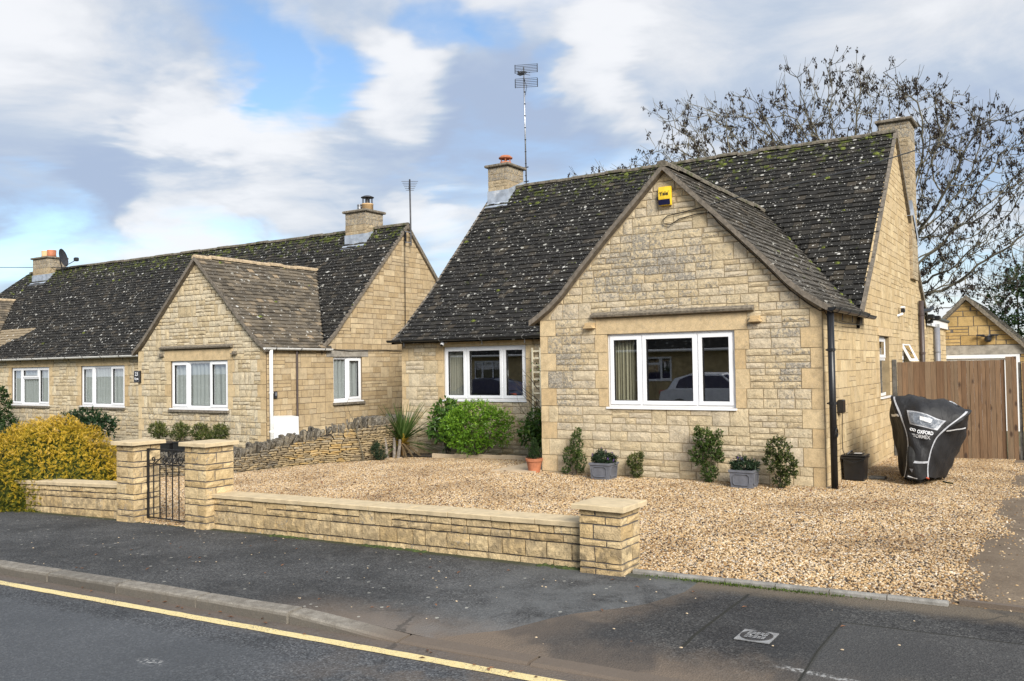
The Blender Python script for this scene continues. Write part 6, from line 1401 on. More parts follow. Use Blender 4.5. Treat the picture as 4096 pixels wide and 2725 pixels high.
# tv aerial on the left stack
T = thing('tv_aerial', (-4.09, 6.3, 5.95), 'tall television aerial mast strapped to the left chimney', 'aerial'); m = MB(); m.tube([(-4.085, 6.3, 5.94), (-4.108, 6.3, 8.80)], .017, 8); ms_ = m.build('mast', M_STEEL, T, smooth=True)
for k in range(9): z = 6.15+k*.29; m = MB(); m.tube([(-4.09-.0006*k, 6.3, z), (-4.09-.0006*k, 6.3, z+.02)], .023, 8); m.build('band', M_BLACKPL, ms_)
for z in (6.02, 6.36): m = MB(); m.tube([(-4.28, 6.12, z+.02), (-4.2, 6.3, z), (-4.02, 6.3, z)], .014, 5); m.build('bracket', M_DARKMET, T)
m = MB(); m.tube([(-4.30, 6.15, 6.36), (-4.34, 6.13, 6.2), (-4.28, 6.13, 6.04)], .013, 5); m.build('bracket', M_DARKMET, T)
ang = math.radians(12); ax = Vector((math.cos(ang), math.sin(ang), -.07)).normalized(); fd = Vector((.38, -.9, -.28)).normalized(); O = Vector((-4.04, 6.28, 8.60))
for z0 in (.055, -.30):
    for k in range(6):
        z = z0+k*.038*(1 if z0 > 0 else 1.1); m = MB(); c = O+UPZ*z+Vector((0, .02, 0)); m.tube([c-ax*.285, c+ax*.285], .0065, 4); m.build('reflector_rod', M_DARKMET, T)
    for s in (-1, 1): m = MB(); c = O+UPZ*z0+ax*.285*s; m.tube([c+Vector((0, .02, -.01)), c+Vector((0, .02, .2))], .010, 4); m.build('reflector_frame', M_DARKMET, T)
m = MB(); m.tube([O+fd*-.03+UPZ*.06, O+fd*1.05], .016, 5); bm_ = m.build('boom', M_BLACKPL, T)
for k in range(9):
    c = O+fd*(.12+.1*k); e = .13-.006*k; m = MB(); m.tube([c-ax*e+UPZ*.03, c-ax*e*.4+UPZ*.045, c, c+ax*e*.4+UPZ*.045, c+ax*e+UPZ*.03], .006, 4); m.tube([c-ax*e-UPZ*.03, c, c+ax*e-UPZ*.03], .006, 4); m.build('director', M_DARKMET, bm_)
m = MB(); m.tube([(-4.1, 6.29, 8.5), (-4.0, 6.25, 8.3), (-4.06, 6.28, 8.1)], .006, 4); m.build('lead', M_BLACKPL, T)
T = thing('tv_aerial', (-7.08, 5.55, 4.7), 'dark slim aerial mast on the neighbouring gable', 'aerial'); m = MB(); m.tube([(-7.05, 5.55, 4.65), (-7.05, 5.53, 6.32)], .02, 6); m.build('mast', M_DARKMET, T)
for z in (4.72, 4.98): m = MB(); m.tube([(-7.10, 5.38, z), (-7.05, 5.38, z), (-7.05, 5.56, z)], .014, 5); m.build('bracket', M_GREYPL, T)
m = MB(); m.box(-7.11, -7.085, 5.36, 5.42, 4.7, 5.0); m.tube([(-7.10, 5.37, 4.7), (-7.11, 5.36, 2.1)], .009, 4); m.build('lead', M_BLACKPL, T)
for k in range(6): z = 6.27-k*.045; e = .24-.025*k; m = MB(); m.tube([(-7.05-e*.7, 5.53-e*.5, z), (-7.05+e*.7, 5.53+e*.5, z)], .007, 4); m.build('rod', M_DARKMET, T)
m = MB(); m.tube([(-7.05, 5.53, 6.32), (-7.0, 5.45, 6.05)], .02, 4); m.build('boom', M_DARKMET, T)
# satellite dish on the far ridge
T = thing('satellite_dish', (-22.2, 5.3, 5.0), 'dark grey satellite dish beside the far left chimney', 'satellite dish'); m = MB(); c = Vector((-22.1, 5.25, 5.52)); ez = Vector((.85, .5, .25)).normalized(); ex = ez.cross(UPZ).normalized(); ey = ex.cross(ez); V = [c-ez*.05]; F = []
for j in range(1, 5):
    for i in range(16): a = 2*math.pi*i/16; r = j/4; V.append(c+ex*math.cos(a)*.27*r+ey*math.sin(a)*.32*r+ez*(.09*r*r-.05))
F = [(0, 1+i, 1+(i+1) % 16) for i in range(16)]+[(1+(j-1)*16+i, 1+j*16+i, 1+j*16+(i+1) % 16, 1+(j-1)*16+(i+1) % 16) for j in range(1, 4) for i in range(16)]; m.add(V, F); m.build('dish', M_DARKMET, T, smooth=True)
m = MB(); m.tube([c-ey*.3, c+ez*.42-ey*.2], .013, 5); m.build('arm', M_DARKMET, T); m = MB(); q = c+ez*.45-ey*.18; m.bbox(q.x-.06, q.x+.06, q.y-.06, q.y+.06, q.z-.06, q.z+.07, .02); m.build('receiver', M_DARKMET, T); m = MB(); m.tube([c-ez*.04, c-ez*.1, (-22.2, 5.35, 4.9)], .022, 5); m.build('bracket', M_DARKMET, T)
m = MB(); pts = [Vector((-34, 3.3, 6.15)), Vector((-29, 4.6, 5.65)), Vector((-22.3, 5.4, 5.22)), Vector((-21.0, 5.45, 5.20))]; m.tube(pts, .014, 4); o = m.build('overhead_cable', M_BLACKPL, None, at=(-22, 5.4, 5.2)); tag(o, 'thin cable coming in from the left to the far chimney', 'cable')
# cameras, lights, boxes
def seccam(p, d, label):
    t = thing('security_camera', p, label, 'camera', 'white security cameras'); p = Vector(p); d = Vector(d).normalized(); m = MB(); m.tube([p-d*.07, p-d*.062, p+d*.05, p+d*.06], [.02, .034, .034, .026], 12); m.build('body', M_UPVC, t, smooth=False)
    m = MB(); m.tube([p+d*.0605, p+d*.066], .030, 12); m.build('lens', M_BLACKPL, t); return t
t = seccam((-3.47, 2.10, 2.06), (.12, -.6, -.62), 'small white camera above the left end of the recessed window'); m = MB(); m.tube([(-3.47, 2.24, 2.07), (-3.47, 2.14, 2.09)], .016, 6); m.build('arm', M_UPVC, t)
t = thing('security_camera', (4.24, 5.84, 2.5), 'white and black camera high on the side gable wall', 'camera', 'white security cameras'); m = MB(); m.bbox(4.21, 4.28, 5.79, 5.89, 2.535, 2.575, .012); m.build('hood', M_UPVC, t); m = MB(); m.bbox(4.213, 4.277, 5.795, 5.885, 2.46, 2.534, .012); m.build('body', M_BLACKPL, t); m = MB(); m.tube([(4.16, 5.72, 2.40), (4.22, 5.75, 2.42), (4.24, 5.8, 2.44)], .02, 6); m.build('arm', M_UPVC, t)
t = thing('floodlight', (4.25, 9.45, 2.5), 'black twin floodlight at the rear corner of the side wall', 'security light')
for q in ((4.24, 9.35, 2.52), (4.32, 9.7, 2.50)): m = MB(); m.bbox(q[0]-.06, q[0]+.10, q[1]-.12, q[1]+.12, q[2]-.05, q[2]+.05, .015); m.build('lamp_head', M_BLACKPL, t)
m = MB(); m.tube([(4.16, 9.45, 2.40), (4.28, 9.45, 2.42), (4.28, 9.45, 2.5)], .04, 6); m.build('sensor', M_BLACKPL, t)
t = thing('outside_lamp', (4.2, 8.7, 2.62), 'black lantern bracket above the brown soil pipe', 'lamp'); m = MB(); m.tube([(4.168, 8.62, 2.62), (4.2, 8.62, 2.62)], .10, 10); m.tube([(4.2, 8.62, 2.62), (4.30, 8.9, 2.64), (4.34, 9.1, 2.70)], .045, 6); m.build('bracket', M_BLACKPL, t)
t = thing('meter_box', (4.2, .76, .96), 'small black socket box on the side wall behind the downpipe', 'socket box'); m = MB(); m.bbox(4.178, 4.25, .68, .82, .90, 1.08, .012); m.build('case', M_BLACKPL, t); m = MB(); m.tube([(4.22, .76, .90), (4.20, .80, .6), (4.21, .78, .4), (4.24, .9, .25)], .006, 4); m.build('lead', M_BLACKPL, t)
m = MB(); m.tube([(4.33+.0*i, -.10+.06*math.cos(i*.7), .70+.055*math.sin(i*.7)) for i in range(20)], .008, 4); m.tube([(4.33, -.04, .70), (4.28, .12, .8), (4.27, .05, 1.3), (4.31, -.02, 1.6)], .006, 4); o = m.build('cable_coil', M_BLACKPL, None, at=(4.33, -.1, .7)); tag(o, 'coil of black cable hung on the corner downpipe', 'cable')
t = thing('gas_meter_box', (-7.0, 1.35, .2), 'white meter box against the neighbouring side wall', 'meter box'); m = MB(); m.add([(-7.16, 1.06, -.3), (-6.93, 1.06, -.3), (-6.93, 1.63, -.3), (-7.16, 1.63, -.3), (-7.16, 1.06, .64), (-6.95, 1.06, .62), (-6.95, 1.63, .60), (-7.16, 1.63, .62)], [(3, 2, 1, 0), (4, 5, 6, 7), (0, 1, 5, 4), (1, 2, 6, 5), (2, 3, 7, 6)]); m.build('case', M_UPVC, t); m = MB(); m.add([(-6.926, 1.08, -.2), (-6.926, 1.61, -.2), (-6.943, 1.61, .40), (-6.943, 1.08, .40)], [(0, 1, 2, 3)]); m.build('door', M_UPVC, t)
t = thing('key_safe', (-7.15, 1.17, 1.08), 'small grey key safe beside the white downpipe', 'key safe'); m = MB(); m.bbox(-7.165, -7.12, 1.13, 1.21, 1.0, 1.14, .01); m.build('case', M_DARKMET, t); m = MB(); m.bbox(-7.119, -7.112, 1.15, 1.19, 1.05, 1.12, .003); m.build('dial', M_GREYPL, t)
t = thing('house_sign', (-11.5, .9, 1.48), 'small black house number plate at the left corner of the neighbouring gable', 'sign'); fh = frame((-11.47, NY-.02, 1.48), (1, 0, 0), (0, -1, 0)); m = MB(); m.obox(fh, -.105, .105, -.135, .135, 0, .05); m.build('plate', M_BLACKPL, t)
m = MB()
for q in ((-.10, .10, .120, .128), (-.10, .10, -.128, -.120), (-.10, -.093, -.12, .12), (.093, .10, -.12, .12)): m.obox(fh, *q, .05, .053)
m.build('border', M_GREYPL, t); text('23', fh, 0, .055, .12, M_WHITE, t, .051, bold=.002); text('Kyte', fh, 0, -.05, .075, M_WHITE, t, .051, bold=.002)
for x, z in ((-.45, -.11), (1.48, -.12), (3.02, -.1)): pass
# wheelie caddy bin
t = thing('black_bin', (4.30, .86, -.01), 'black lidded caddy bin beside the corner downpipe', 'bin'); cx, cy = 4.34, .92; m = MB(); V = []
for q, z in ((.115, 0), (.12, .02), (.135, .29), (.152, .295), (.152, .315)): V += [(cx-q, cy-q, z), (cx+q, cy-q, z), (cx+q, cy+q, z), (cx-q, cy+q, z)]
m.add(V, [(4*k+i, 4*k+(i+1) % 4, 4*k+4+(i+1) % 4, 4*k+4+i) for k in range(4) for i in range(4)]+[(3, 2, 1, 0), (16, 17, 18, 19)]); m.build('body', M_BLACKPL, t)
m = MB(); m.bbox(cx-.155, cx+.155, cy-.155, cy+.155, .317, .345, .012); m.bbox(cx-.10, cx+.10, cy-.11, cy+.10, .345, .36, .008); m.tube([(cx-.08, cy-.12, .35), (cx-.05, cy-.10, .385), (cx-.05, cy+.08, .385), (cx-.08, cy+.12, .35)], .010, 5); m.build('lid', M_BLACKPL, t)
m = MB(); m.add([(cx+.0, cy-.09, .3615), (cx+.09, cy-.06, .3615), (cx+.085, cy+.02, .3615), (cx-.005, cy-.01, .3615)], [(0, 1, 2, 3)]); m.build('sticker', M_WHITE, t)
m = MB(); m.tube([(cx-.15, cy-.16, .30), (cx, cy-.175, .24), (cx+.15, cy-.16, .30)], .007, 4); m.build('handle', M_BLACKPL, t)
m = MB(); m.bbox(4.46, 4.66, 1.12, 1.30, -.005, .025, .006); o = m.build('loose_board', M_WOODG, None, at=(4.56, 1.2, 0)); tag(o, 'small grey board lying on the gravel by the black bin', 'board')
# motorcycle under a cover
K = thing('covered_motorcycle', (5.1, .8, 0), 'motorcycle parked under a black weather cover with grey piping, in front of the board gates', 'motorcycle')
rows = [ # z-level rows of (x, y, z): left rear, left flank, left flank front, left piping, panel centre, right piping, right flank front, right flank, right rear
 [(4.86, 2.25, .03), (4.83, 1.5, .02), (4.92, 1.0, .06), (4.965, .77, .085), (5.10, .72, .07), (5.232, .78, .09), (5.29, .95, .06), (5.33, 1.5, .03), (5.30, 2.3, .03)],
 [(4.80, 2.35, .30), (4.765, 1.45, .27), (4.90, 1.02, .29), (5.00, .76, .31), (5.13, .70, .30), (5.245, .76, .30), (5.36, .98, .28), (5.46, 1.5, .27), (5.42, 2.4, .30)],
 [(4.80, 2.38, .58), (4.735, 1.42, .58), (4.885, 1.0, .58), (5.017, .77, .60), (5.17, .70, .58), (5.325, .78, .57), (5.47, 1.02, .56), (5.58, 1.5, .55), (5.52, 2.45, .55)],
 [(4.86, 2.3, .78), (4.745, 1.35, .80), (4.845, 1.0, .83), (4.94, .80, .85), (5.21, .72, .80), (5.45, .82, .72), (5.57, 1.02, .72), (5.63, 1.45, .72), (5.55, 2.4, .74)],
 [(4.95, 2.25, .90), (4.80, 1.3, .98), (4.80, 1.02, 1.02), (4.86, .90, 1.03), (5.24, .78, .95), (5.58, .90, .83), (5.66, 1.05, .84), (5.66, 1.4, .84), (5.55, 2.35, .86)],
 [(5.05, 2.2, .97), (4.86, 1.3, 1.06), (4.80, 1.08, 1.095), (4.835, .99, 1.105), (5.26, .92, 1.045), (5.68, 1.0, .925), (5.70, 1.1, .925), (5.62, 1.35, .93), (5.50, 2.3, .92)],
 [(5.15, 2.1, 1.0), (4.95, 1.35, 1.09), (4.86, 1.16, 1.115), (4.87, 1.1, 1.12), (5.28, 1.08, 1.085), (5.64, 1.12, .96), (5.62, 1.2, .97), (5.52, 1.4, .99), (5.42, 2.2, .96)],
 [(5.25, 2.0, .99), (5.12, 1.5, 1.07), (5.12, 1.4, 1.08), (5.13, 1.38, 1.085), (5.30, 1.36, 1.075), (5.42, 1.4, 1.03), (5.41, 1.42, 1.03), (5.38, 1.5, 1.03), (5.34, 2.0, .98)]]
R_ = np.array(rows, float)
def cr(A, n):       # Catmull-Rom along the first axis
    out = []; N = len(A)
    for i in range(N-1):
        p0, p1, p2, p3 = A[max(i-1, 0)], A[i], A[i+1], A[min(i+2, N-1)]
        for k in range(n): t = k/n; out.append(.5*((2*p1)+(-p0+p2)*t+(2*p0-5*p1+4*p2-p3)*t*t+(-p0+3*p1-3*p2+p3)*t**3))
    out.append(A[-1]); return np.array(out)
NS = 6; GRD = cr(R_, NS); GRD = np.swapaxes(cr(np.swapaxes(GRD, 0, 1), NS), 0, 1)
nr, nc = GRD.shape[:2]; ctr = np.array([5.2, 1.5, .5])
for i in range(nr):
    for j in range(nc):
        x, y_, z = GRD[i, j]; fold = .012*math.sin(18*x+7*z+3*y_)+.016*math.sin(9*z-13*x+5*y_)+.009*math.sin(34*x+20*z+9*y_)+.010*math.sin(26*y_+11*z)*(abs(j-24) > 7)
        if j in (18, 30): fold *= .3
        d = GRD[i, j]-ctr; d /= np.linalg.norm(d); GRD[i, j] += d*fold
m = MB(); m.v = [tuple(q) for q in GRD.reshape(-1, 3)]; m.f = [(i*nc+j, i*nc+j+1, (i+1)*nc+j+1, (i+1)*nc+j) for i in range(nr-1) for j in range(nc-1)]
m.v.append((5.3, 2.6, .5)); rearv = len(m.v)-1; ed = [i*nc for i in range(nr)]+[(nr-1)*nc+j for j in range(1, nc)]+[i*nc+nc-1 for i in range(nr-2, -1, -1)]
m.f += [(ed[k+1], ed[k], rearv) for k in range(len(ed)-1)]; m.t = [(0, 0, 0)]*len(m.f); m.m = [0]*len(m.f); cv = m.build('cover', M_COVER, K, smooth=True)
def gp(i, j, off=.006):
    i = min(max(i, 0), nr-1.001); j = min(max(j, 0), nc-1.001); a, c = int(i), int(j); s, t = i-a, j-c
    f = lambda ii, jj: Vector(GRD[min(ii, nr-1), min(jj, nc-1)])
    p = f(a, c)*(1-s)*(1-t)+f(a+1, c)*s*(1-t)+f(a, c+1)*(1-s)*t+f(a+1, c+1)*s*t
    nn = (f(a, c+1)-f(a, c)).cross(f(a+1, c)-f(a, c)).normalized(); return p+nn*off
def ribbon(pts, w, mat, name, dirs=None):
    m = MB(); V = []; F = []
    for i, (a, c) in enumerate(pts): V += [gp(*a), gp(*c)]
    m.add(V, [(2*i, 2*i+1, 2*i+3, 2*i+2) for i in range(len(pts)-1)]); return m.build(name, mat, cv)
for jc in (18, 30): ribbon([((i*.5, jc-.32), (i*.5, jc+.32)) for i in range(0, 61)], 0, M_GREYPR, 'piping')
ribbon([((6.0+.25, j*.5), (6.0-.35, j*.5)) for j in range(36, 61)], 0, M_GREYPR, 'piping')
ribbon([((1.3, 20+k*.5), (.85, 20+k*.5)) for k in range(0, 11)], 0, M_WHITE, 'reflective_strip')
ribbon([((17.4, 31+k*.5), (16.7, 31+k*.5)) for k in range(0, 19)], 0, M_WHITE, 'reflective_strip'); ribbon([((19.2, 10+k*.5), (18.4, 10+k*.5)) for k in range(0, 15)], 0, M_WHITE, 'reflective_strip')
def patch(i0, i1, j0, j1, off, mat, name, n=8, wob=0):
    m = MB(); V = [gp(i0+(i1-i0)*a/n+wob*math.sin(a*2+c), j0+(j1-j0)*c/n, off) for a in range(n+1) for c in range(n+1)]; m.add(V, [(a*(n+1)+c, a*(n+1)+c+1, (a+1)*(n+1)+c+1, (a+1)*(n+1)+c) for a in range(n) for c in range(n)]); return m.build(name, mat, cv)
patch(16.3, 21.8, 20.4, 28.2, .008, M_GREYPR, 'window_border'); vw = patch(16.8, 21.2, 20.9, 27.7, .012, M_VINYL, 'vinyl_window'); patch(18.6, 20.2, 23.0, 25.6, .016, M_WHITE, 'white_label')
def fpan(i0, j0):
    a = gp(i0, j0, .012); e = (gp(i0, j0+1.5, .012)-gp(i0, j0-1.5, .012)).normalized(); f = (gp(i0+1, j0, .012)-gp(i0-1, j0, .012)).normalized(); nn = e.cross(f).normalized(); f = nn.cross(e)
    return lambda u, v, w=0: a+e*u+f*v+nn*w
text('OXFORD', fpan(14.5, 25.2), .0, 0, .062, M_WHITE, cv, .004, bold=.0022, sx=.72); text('STORMEX', fpan(13.1, 23.9), 0, 0, .064, M_WHITE, cv, .004, bold=.0013, sx=.84)
fp = fpan(14.75, 21.1); m = MB()
for du in (-.022, .012): m.tube([fp(du+.017*math.cos(a*math.pi/6), .015*math.sin(a*math.pi/6), .004) for a in range(13)], .006, 4)
m.build('emblem', M_WHITE, cv)
patch(38.0, 41.5, 30, 44, .014, M_WHITE, 'silver_panel')
m = MB()
for k in range(24):
    a = 2*math.pi*k/24; a2 = 2*math.pi*(k+1)/24
prof = [(.30-.07, -.055), (.295, -.05), (.31, -.02), (.31, .02), (.295, .05), (.23, .055)]; V = []; n = 28; wc = Vector((5.09, .98, .30)); wd = Vector((.12, .99, 0)).normalized(); ws = Vector((.99, -.12, -.10)).normalized()
for k in range(n):
    a = 2*math.pi*k/n
    for r, o_ in prof: V.append(wc+wd*math.cos(a)*r*.98+UPZ*math.sin(a)*r*.98+ws*o_)
m.add(V, [(k*6+i, k*6+i+1, ((k+1) % n)*6+i+1, ((k+1) % n)*6+i) for k in range(n) for i in range(5)]); wh = m.build('wheel', M_TYRE, K)
m = MB(); m.add([wc+wd*-.30+UPZ*-.09+ws*-.02, wc+wd*-.30+UPZ*-.09+ws*.06, wc+wd*-.27+UPZ*-.17+ws*.10, wc+wd*-.27+UPZ*-.17+ws*.02], [(0, 1, 2, 3)]); m.build('wheel_lock', M_GREYPL, K)
m = MB(); m.tube([(5.20, .78, .10), (5.25, .77, .085)], .012, 5); m.build('reflector', M_REDDISH, K)
m = MB(); m.tube([(5.38, 1.0, .03), (5.44, .97, .02), (5.50, .98, .015)], .012, 4); m.build('strap', L_HEBE, K)
# manhole cover
H2 = thing('manhole_cover', (5.25, -6.45, .03), 'square cast iron stop-tap cover with round ribbed lid set in the asphalt', 'manhole cover')
fz = lambda x, y_, dz: (5.257+x, -6.45+y_, gz(5.257+x, -6.45+y_)+dz)
m = MB(); a = .100; m.add([fz(-a, -a, .001), fz(a, -a, .001), fz(a, a, .001), fz(-a, a, .001), fz(-a, -a, .006), fz(a, -a, .006), fz(a, a, .006), fz(-a, a, .006)], [(4, 5, 6, 7), (0, 1, 5, 4), (1, 2, 6, 5), (2, 3, 7, 6), (3, 0, 4, 7)])
M_CAST = plain('worn_cast_iron', (.30, .305, .31), .5, metal=.3, var=.2, scale=30); m.build('surround', M_CAST, H2)
def ring(r0, r1, dz, mat, name):
    m = MB(); n = 28; V = []
    for k in range(n): t = 2*math.pi*k/n; V += [fz(r0*math.cos(t), r0*math.sin(t), dz), fz(r1*math.cos(t), r1*math.sin(t), dz)]
    m.add(V, [(2*k, 2*k+1, 2*((k+1) % n)+1, 2*((k+1) % n)) for k in range(n)]); return m.build(name, mat, H2)
ring(.082, .092, .009, M_DARKMET, 'rim'); m = MB(); m.add([fz(.082*math.cos(2*math.pi*k/28), .082*math.sin(2*math.pi*k/28), .0075) for k in range(28)], [tuple(range(28))]); m.build('lid', M_DARKMET, H2)
for i in range(-3, 4):
    for j in range(-3, 4):
        x, y_ = i*.024, j*.024
        if math.hypot(x, y_) > .068 or (j == 0 and i in (-2, -1, 1, 2)): continue
        m = MB(); p = [fz(x-.010, y_-.008, .0105), fz(x+.010, y_-.008, .0105), fz(x+.010, y_+.008, .0105), fz(x-.010, y_+.008, .0105)]; m.add(p, [(0, 1, 2, 3)]); m.build('tread_plate', M_CAST, H2)
fl = lambda u, v, w=0: Vector(fz(u, v, .0115+w))
text('W', fl, .042, 0, .028, M_CAST, H2, 0, .0005, bold=.001); m = MB(); m.tube([fl(-.042+.014*math.cos(k*math.pi/6), .010*math.sin(k*math.pi/6)) for k in range(13)], .002, 4); m.build('keyhole', M_CAST, H2)
# loose stones and dead leaves on the tarmac
m = MB(); r5 = random.Random(6)
for _ in range(70):
    x, y_ = r5.uniform(-2, 6), r5.uniform(-7.25, -5.45); s = r5.uniform(.003, .009); c = Vector((x, y_, gz(x, y_)+s*.4)); 
    if x > 3.4 and r5.random() < .4: x = r5.gauss(3.9, .5)
    cushion(m, c, Vector((1, 0, 0)), Vector((0, 1, 0)), UPZ, s, r5)
o = m.build('stray_stones', M_SLABST, None, kind='stuff'); tag(o, 'pale stray stones scattered on the tarmac', 'stones')
m = MB()
for _ in range(60):
    x, y_ = r5.uniform(-1, 6), r5.choice([r5.uniform(-7.3, -5.5), kerb_y(2)-r5.uniform(.01, .12)]); z = gz(x, y_) if y_ > kerb_y(x)+.1 else road_z(x)
    leaf(m, Vector((x, y_, z+.008)), Vector((r5.uniform(-1, 1), r5.uniform(-1, 1), .1)), UPZ, r5.uniform(.025, .05), .018, (0, 0, 0), .3)
for _ in range(130):
    x, y_ = r5.uniform(-3, 6), r5.uniform(-5, 0)
    if y_ > -3 or x > -2: leaf(m, Vector((x, y_, gz(x, y_)+.022)), Vector((r5.uniform(-1, 1), r5.uniform(-1, 1), .2)), UPZ, r5.uniform(.04, .07), .03, (0, 0, 0), .3)
o = m.build('fallen_leaves', M_BROWNLEAF, None, kind='stuff'); tag(o, 'brown fallen leaves scattered over tarmac and gravel', 'leaves')
# ------------------------------------------------------------------ trees behind the houses
def colonise(seed, base, attr, step, infl, kill, iters, rng, start):
    A = np.array(attr); alive = np.ones(len(A), bool); P = [np.array(q, float) for q in start]; par = [-1]+list(range(len(start)-1)); dirs_ = {}
    near = np.full(len(A), 1e9); ni = np.zeros(len(A), int)
    for k, q in enumerate(P): d = np.linalg.norm(A-q, axis=1); m = d < near; near[m] = d[m]; ni[m] = k
    for it in range(iters):
        act = alive & (near < infl)
        if not act.any():
            if not alive.any(): break
            act = alive & (near < near[alive].min()+.5)
        idx = np.where(act)[0]; groups = {}
        for a in idx: groups.setdefault(ni[a], []).append(a)
        new = []
        for k, g in groups.items():
            v = (A[g]-P[k]); v = (v/np.linalg.norm(v, axis=1)[:, None]).sum(0); n = np.linalg.norm(v)
            if n < 1e-3: continue
            d = v/n+rng.normal(0, .16, 3)+np.array([0, 0, .08]); q = P[k]+d/np.linalg.norm(d)*step; new.append((q, k))
        if not new: break
        for q, k in new:
            P.append(q); par.append(k); d = np.linalg.norm(A-q, axis=1); m = d < near; near[m] = d[m]; ni[m] = len(P)-1
        alive &= near > kill
    return np.array(P), par
def ash(base, c, rad, nattr, seed, label, rtrunk, step=.24, keys=.75, krad=.055, low=2.6, tw=.009, name='ash_tree'):
    rng = np.random.default_rng(seed); rr = random.Random(seed); at = []
    while len(at) < nattr:
        v = rng.uniform(-1, 1, 3); r = np.linalg.norm(v)
        if r > 1 or rng.random() > .25+.75*r**1.5: continue
        q = np.array(c)+v*np.array(rad)*(1+.08*math.sin(v[0]*9+v[2]*7)+.07*math.sin(v[1]*8+v[2]*13))
        if q[2] > low: at.append(q)
    b0 = np.array(base, float); st = [b0+np.array([0, 0, i*.35]) for i in range(int((low-.3-base[2])/.35)+1)]
    P, par = colonise(seed, base, at, step, 2.2, .36, 90, rng, st)
    n = len(P); ch = [[] for _ in range(n)]; 
    for i in range(1, n): ch[par[i]].append(i)
    R = np.zeros(n); E = 2.35
    for i in range(n-1, -1, -1): R[i] = (tw**E if not ch[i] else sum(R[c_]**E for c_ in ch[i])**1)**(1) if False else 0
    pw = np.zeros(n)
    for i in range(n-1, -1, -1): pw[i] = tw**E if not ch[i] else sum(pw[c_] for c_ in ch[i])
    R = np.minimum(pw**(1/E), rtrunk)
    t = thing(name, base, label, 'tree', 'bare trees behind the houses'); m = MB(); tips = []
    def chain(i0, p):
        pts = [P[p], P[i0]] if p >= 0 else [P[i0]]; rs = [min(R[p], R[i0]*1.3), R[i0]] if p >= 0 else [R[i0]]; cur = i0; todo = []
        while ch[cur]:
            ks = sorted(ch[cur], key=lambda q: -R[q]); todo += [(q, cur) for q in ks[1:]]; cur = ks[0]; pts.append(P[cur]); rs.append(R[cur])
        tips.append((pts[-1], pts[-1]-pts[-2] if len(pts) > 1 else np.array([0, 0, 1])))
        m.tube(pts, [float(x) for x in rs], 4 if max(rs) < .04 else 7, cap=False); return todo
    stack = [(0, -1)]
    while stack: i0, p = stack.pop(); stack += chain(i0, p)
    tk = MB(); tk.tube([b0-np.array([0, 0, .3])]+st, rtrunk, 10); tk.build('trunk', M_BARK, t); m.build('limbs', M_TWIG, t)
    tm = MB(); km = MB()
    def cluster(p):
        for _ in range(rr.randint(7, 11)):
            q = p+Vector((rr.gauss(0, krad*.55), rr.gauss(0, krad*.55), -rr.uniform(0, krad*2.6))); a = Vector((rr.uniform(-.5, .5), rr.uniform(-.5, .5), -1)); leaf(km, q, a, rdir(rr), rr.uniform(.8, 1.5)*krad*1.25, rr.uniform(.6, 1.1)*krad*.9, (0, 0, 0), .4)
    twigs = [(Vector(p), Vector(d)) for p, d in tips]+[(Vector(P[i]), Vector(P[i]-P[par[i]])) for i in range(len(st), n) if R[i] < .026 and rr.random() < .62]
    for p, d in twigs:
        d = d.normalized()
        for _ in range(rr.randint(1, 2)):
            q = (d+rdir(rr)*.7+UPZ*.45).normalized(); ln = rr.uniform(.25, .6); e = p+q*ln*.5; f_ = e+(q+UPZ*.4).normalized()*ln*.5
            tm.tube([p, e, f_], [tw*.9, tw*.7, tw*.5], 3, cap=False)
            if rr.random() < keys: cluster(f_ if rr.random() < .6 else e)
            if rr.random() < keys*.35: cluster(e)
    tm.build('twigs', M_TWIG, t, kind='stuff'); 
    if keys: km.build('seed_keys', M_KEYS, t, kind='stuff')
    return t
ash((1.7, 16.2, -.2), (.15, 15.0, 6.0), (7.0, 4.0, 3.85), 5200, 11, 'large bare ash tree hung with dark seed keys behind the bungalow', .26, krad=.050, keys=.62)
ash((7.2, 24, -.2), (7.0, 23.5, 4.9), (2.9, 2.2, 2.9), 700, 5, 'fine-twigged bare tree at the right edge beyond the garage', .15, keys=.12, tw=.008, low=2.2, name='bare_tree')
rng = random.Random(44)
bush('evergreen_tree', (5.5, 18.6, -.1), L_EVER, 'dense green evergreen behind the garage at the right edge', 'tree', None, [(0, 0, 3.0, 1.05, 1.0, 1.3), (1.2, 0, 2.9, 1.2, 1.0, 1.5), (-.6, -.2, 2.2, .8, .7, 1.0), (.3, 0, 4.0, .7, .7, .5)], 12000, .11, .45, rng, None, 5, .05, .2, .3)
m = MB(); rh = random.Random(3)
for _ in range(7000):
    x = rh.uniform(-60, 60); h = 2.3+.9*math.sin(x*.21)+.5*math.sin(x*.7+1); p = Vector((x, 34+rh.uniform(-1.3, 1.3)+.004*x*x, rh.uniform(-.5, 1)*abs(h) if rh.random() < .5 else h*rh.uniform(.6, 1)))
    leaf(m, p, rdir(rh), rdir(rh), rh.uniform(.4, .8), .35, (rh.random(), 0, 0))
o = m.build('hedgerow', L_EVER, None, kind='stuff'); tag(o, 'distant dark hedgerow behind the houses', 'hedge')
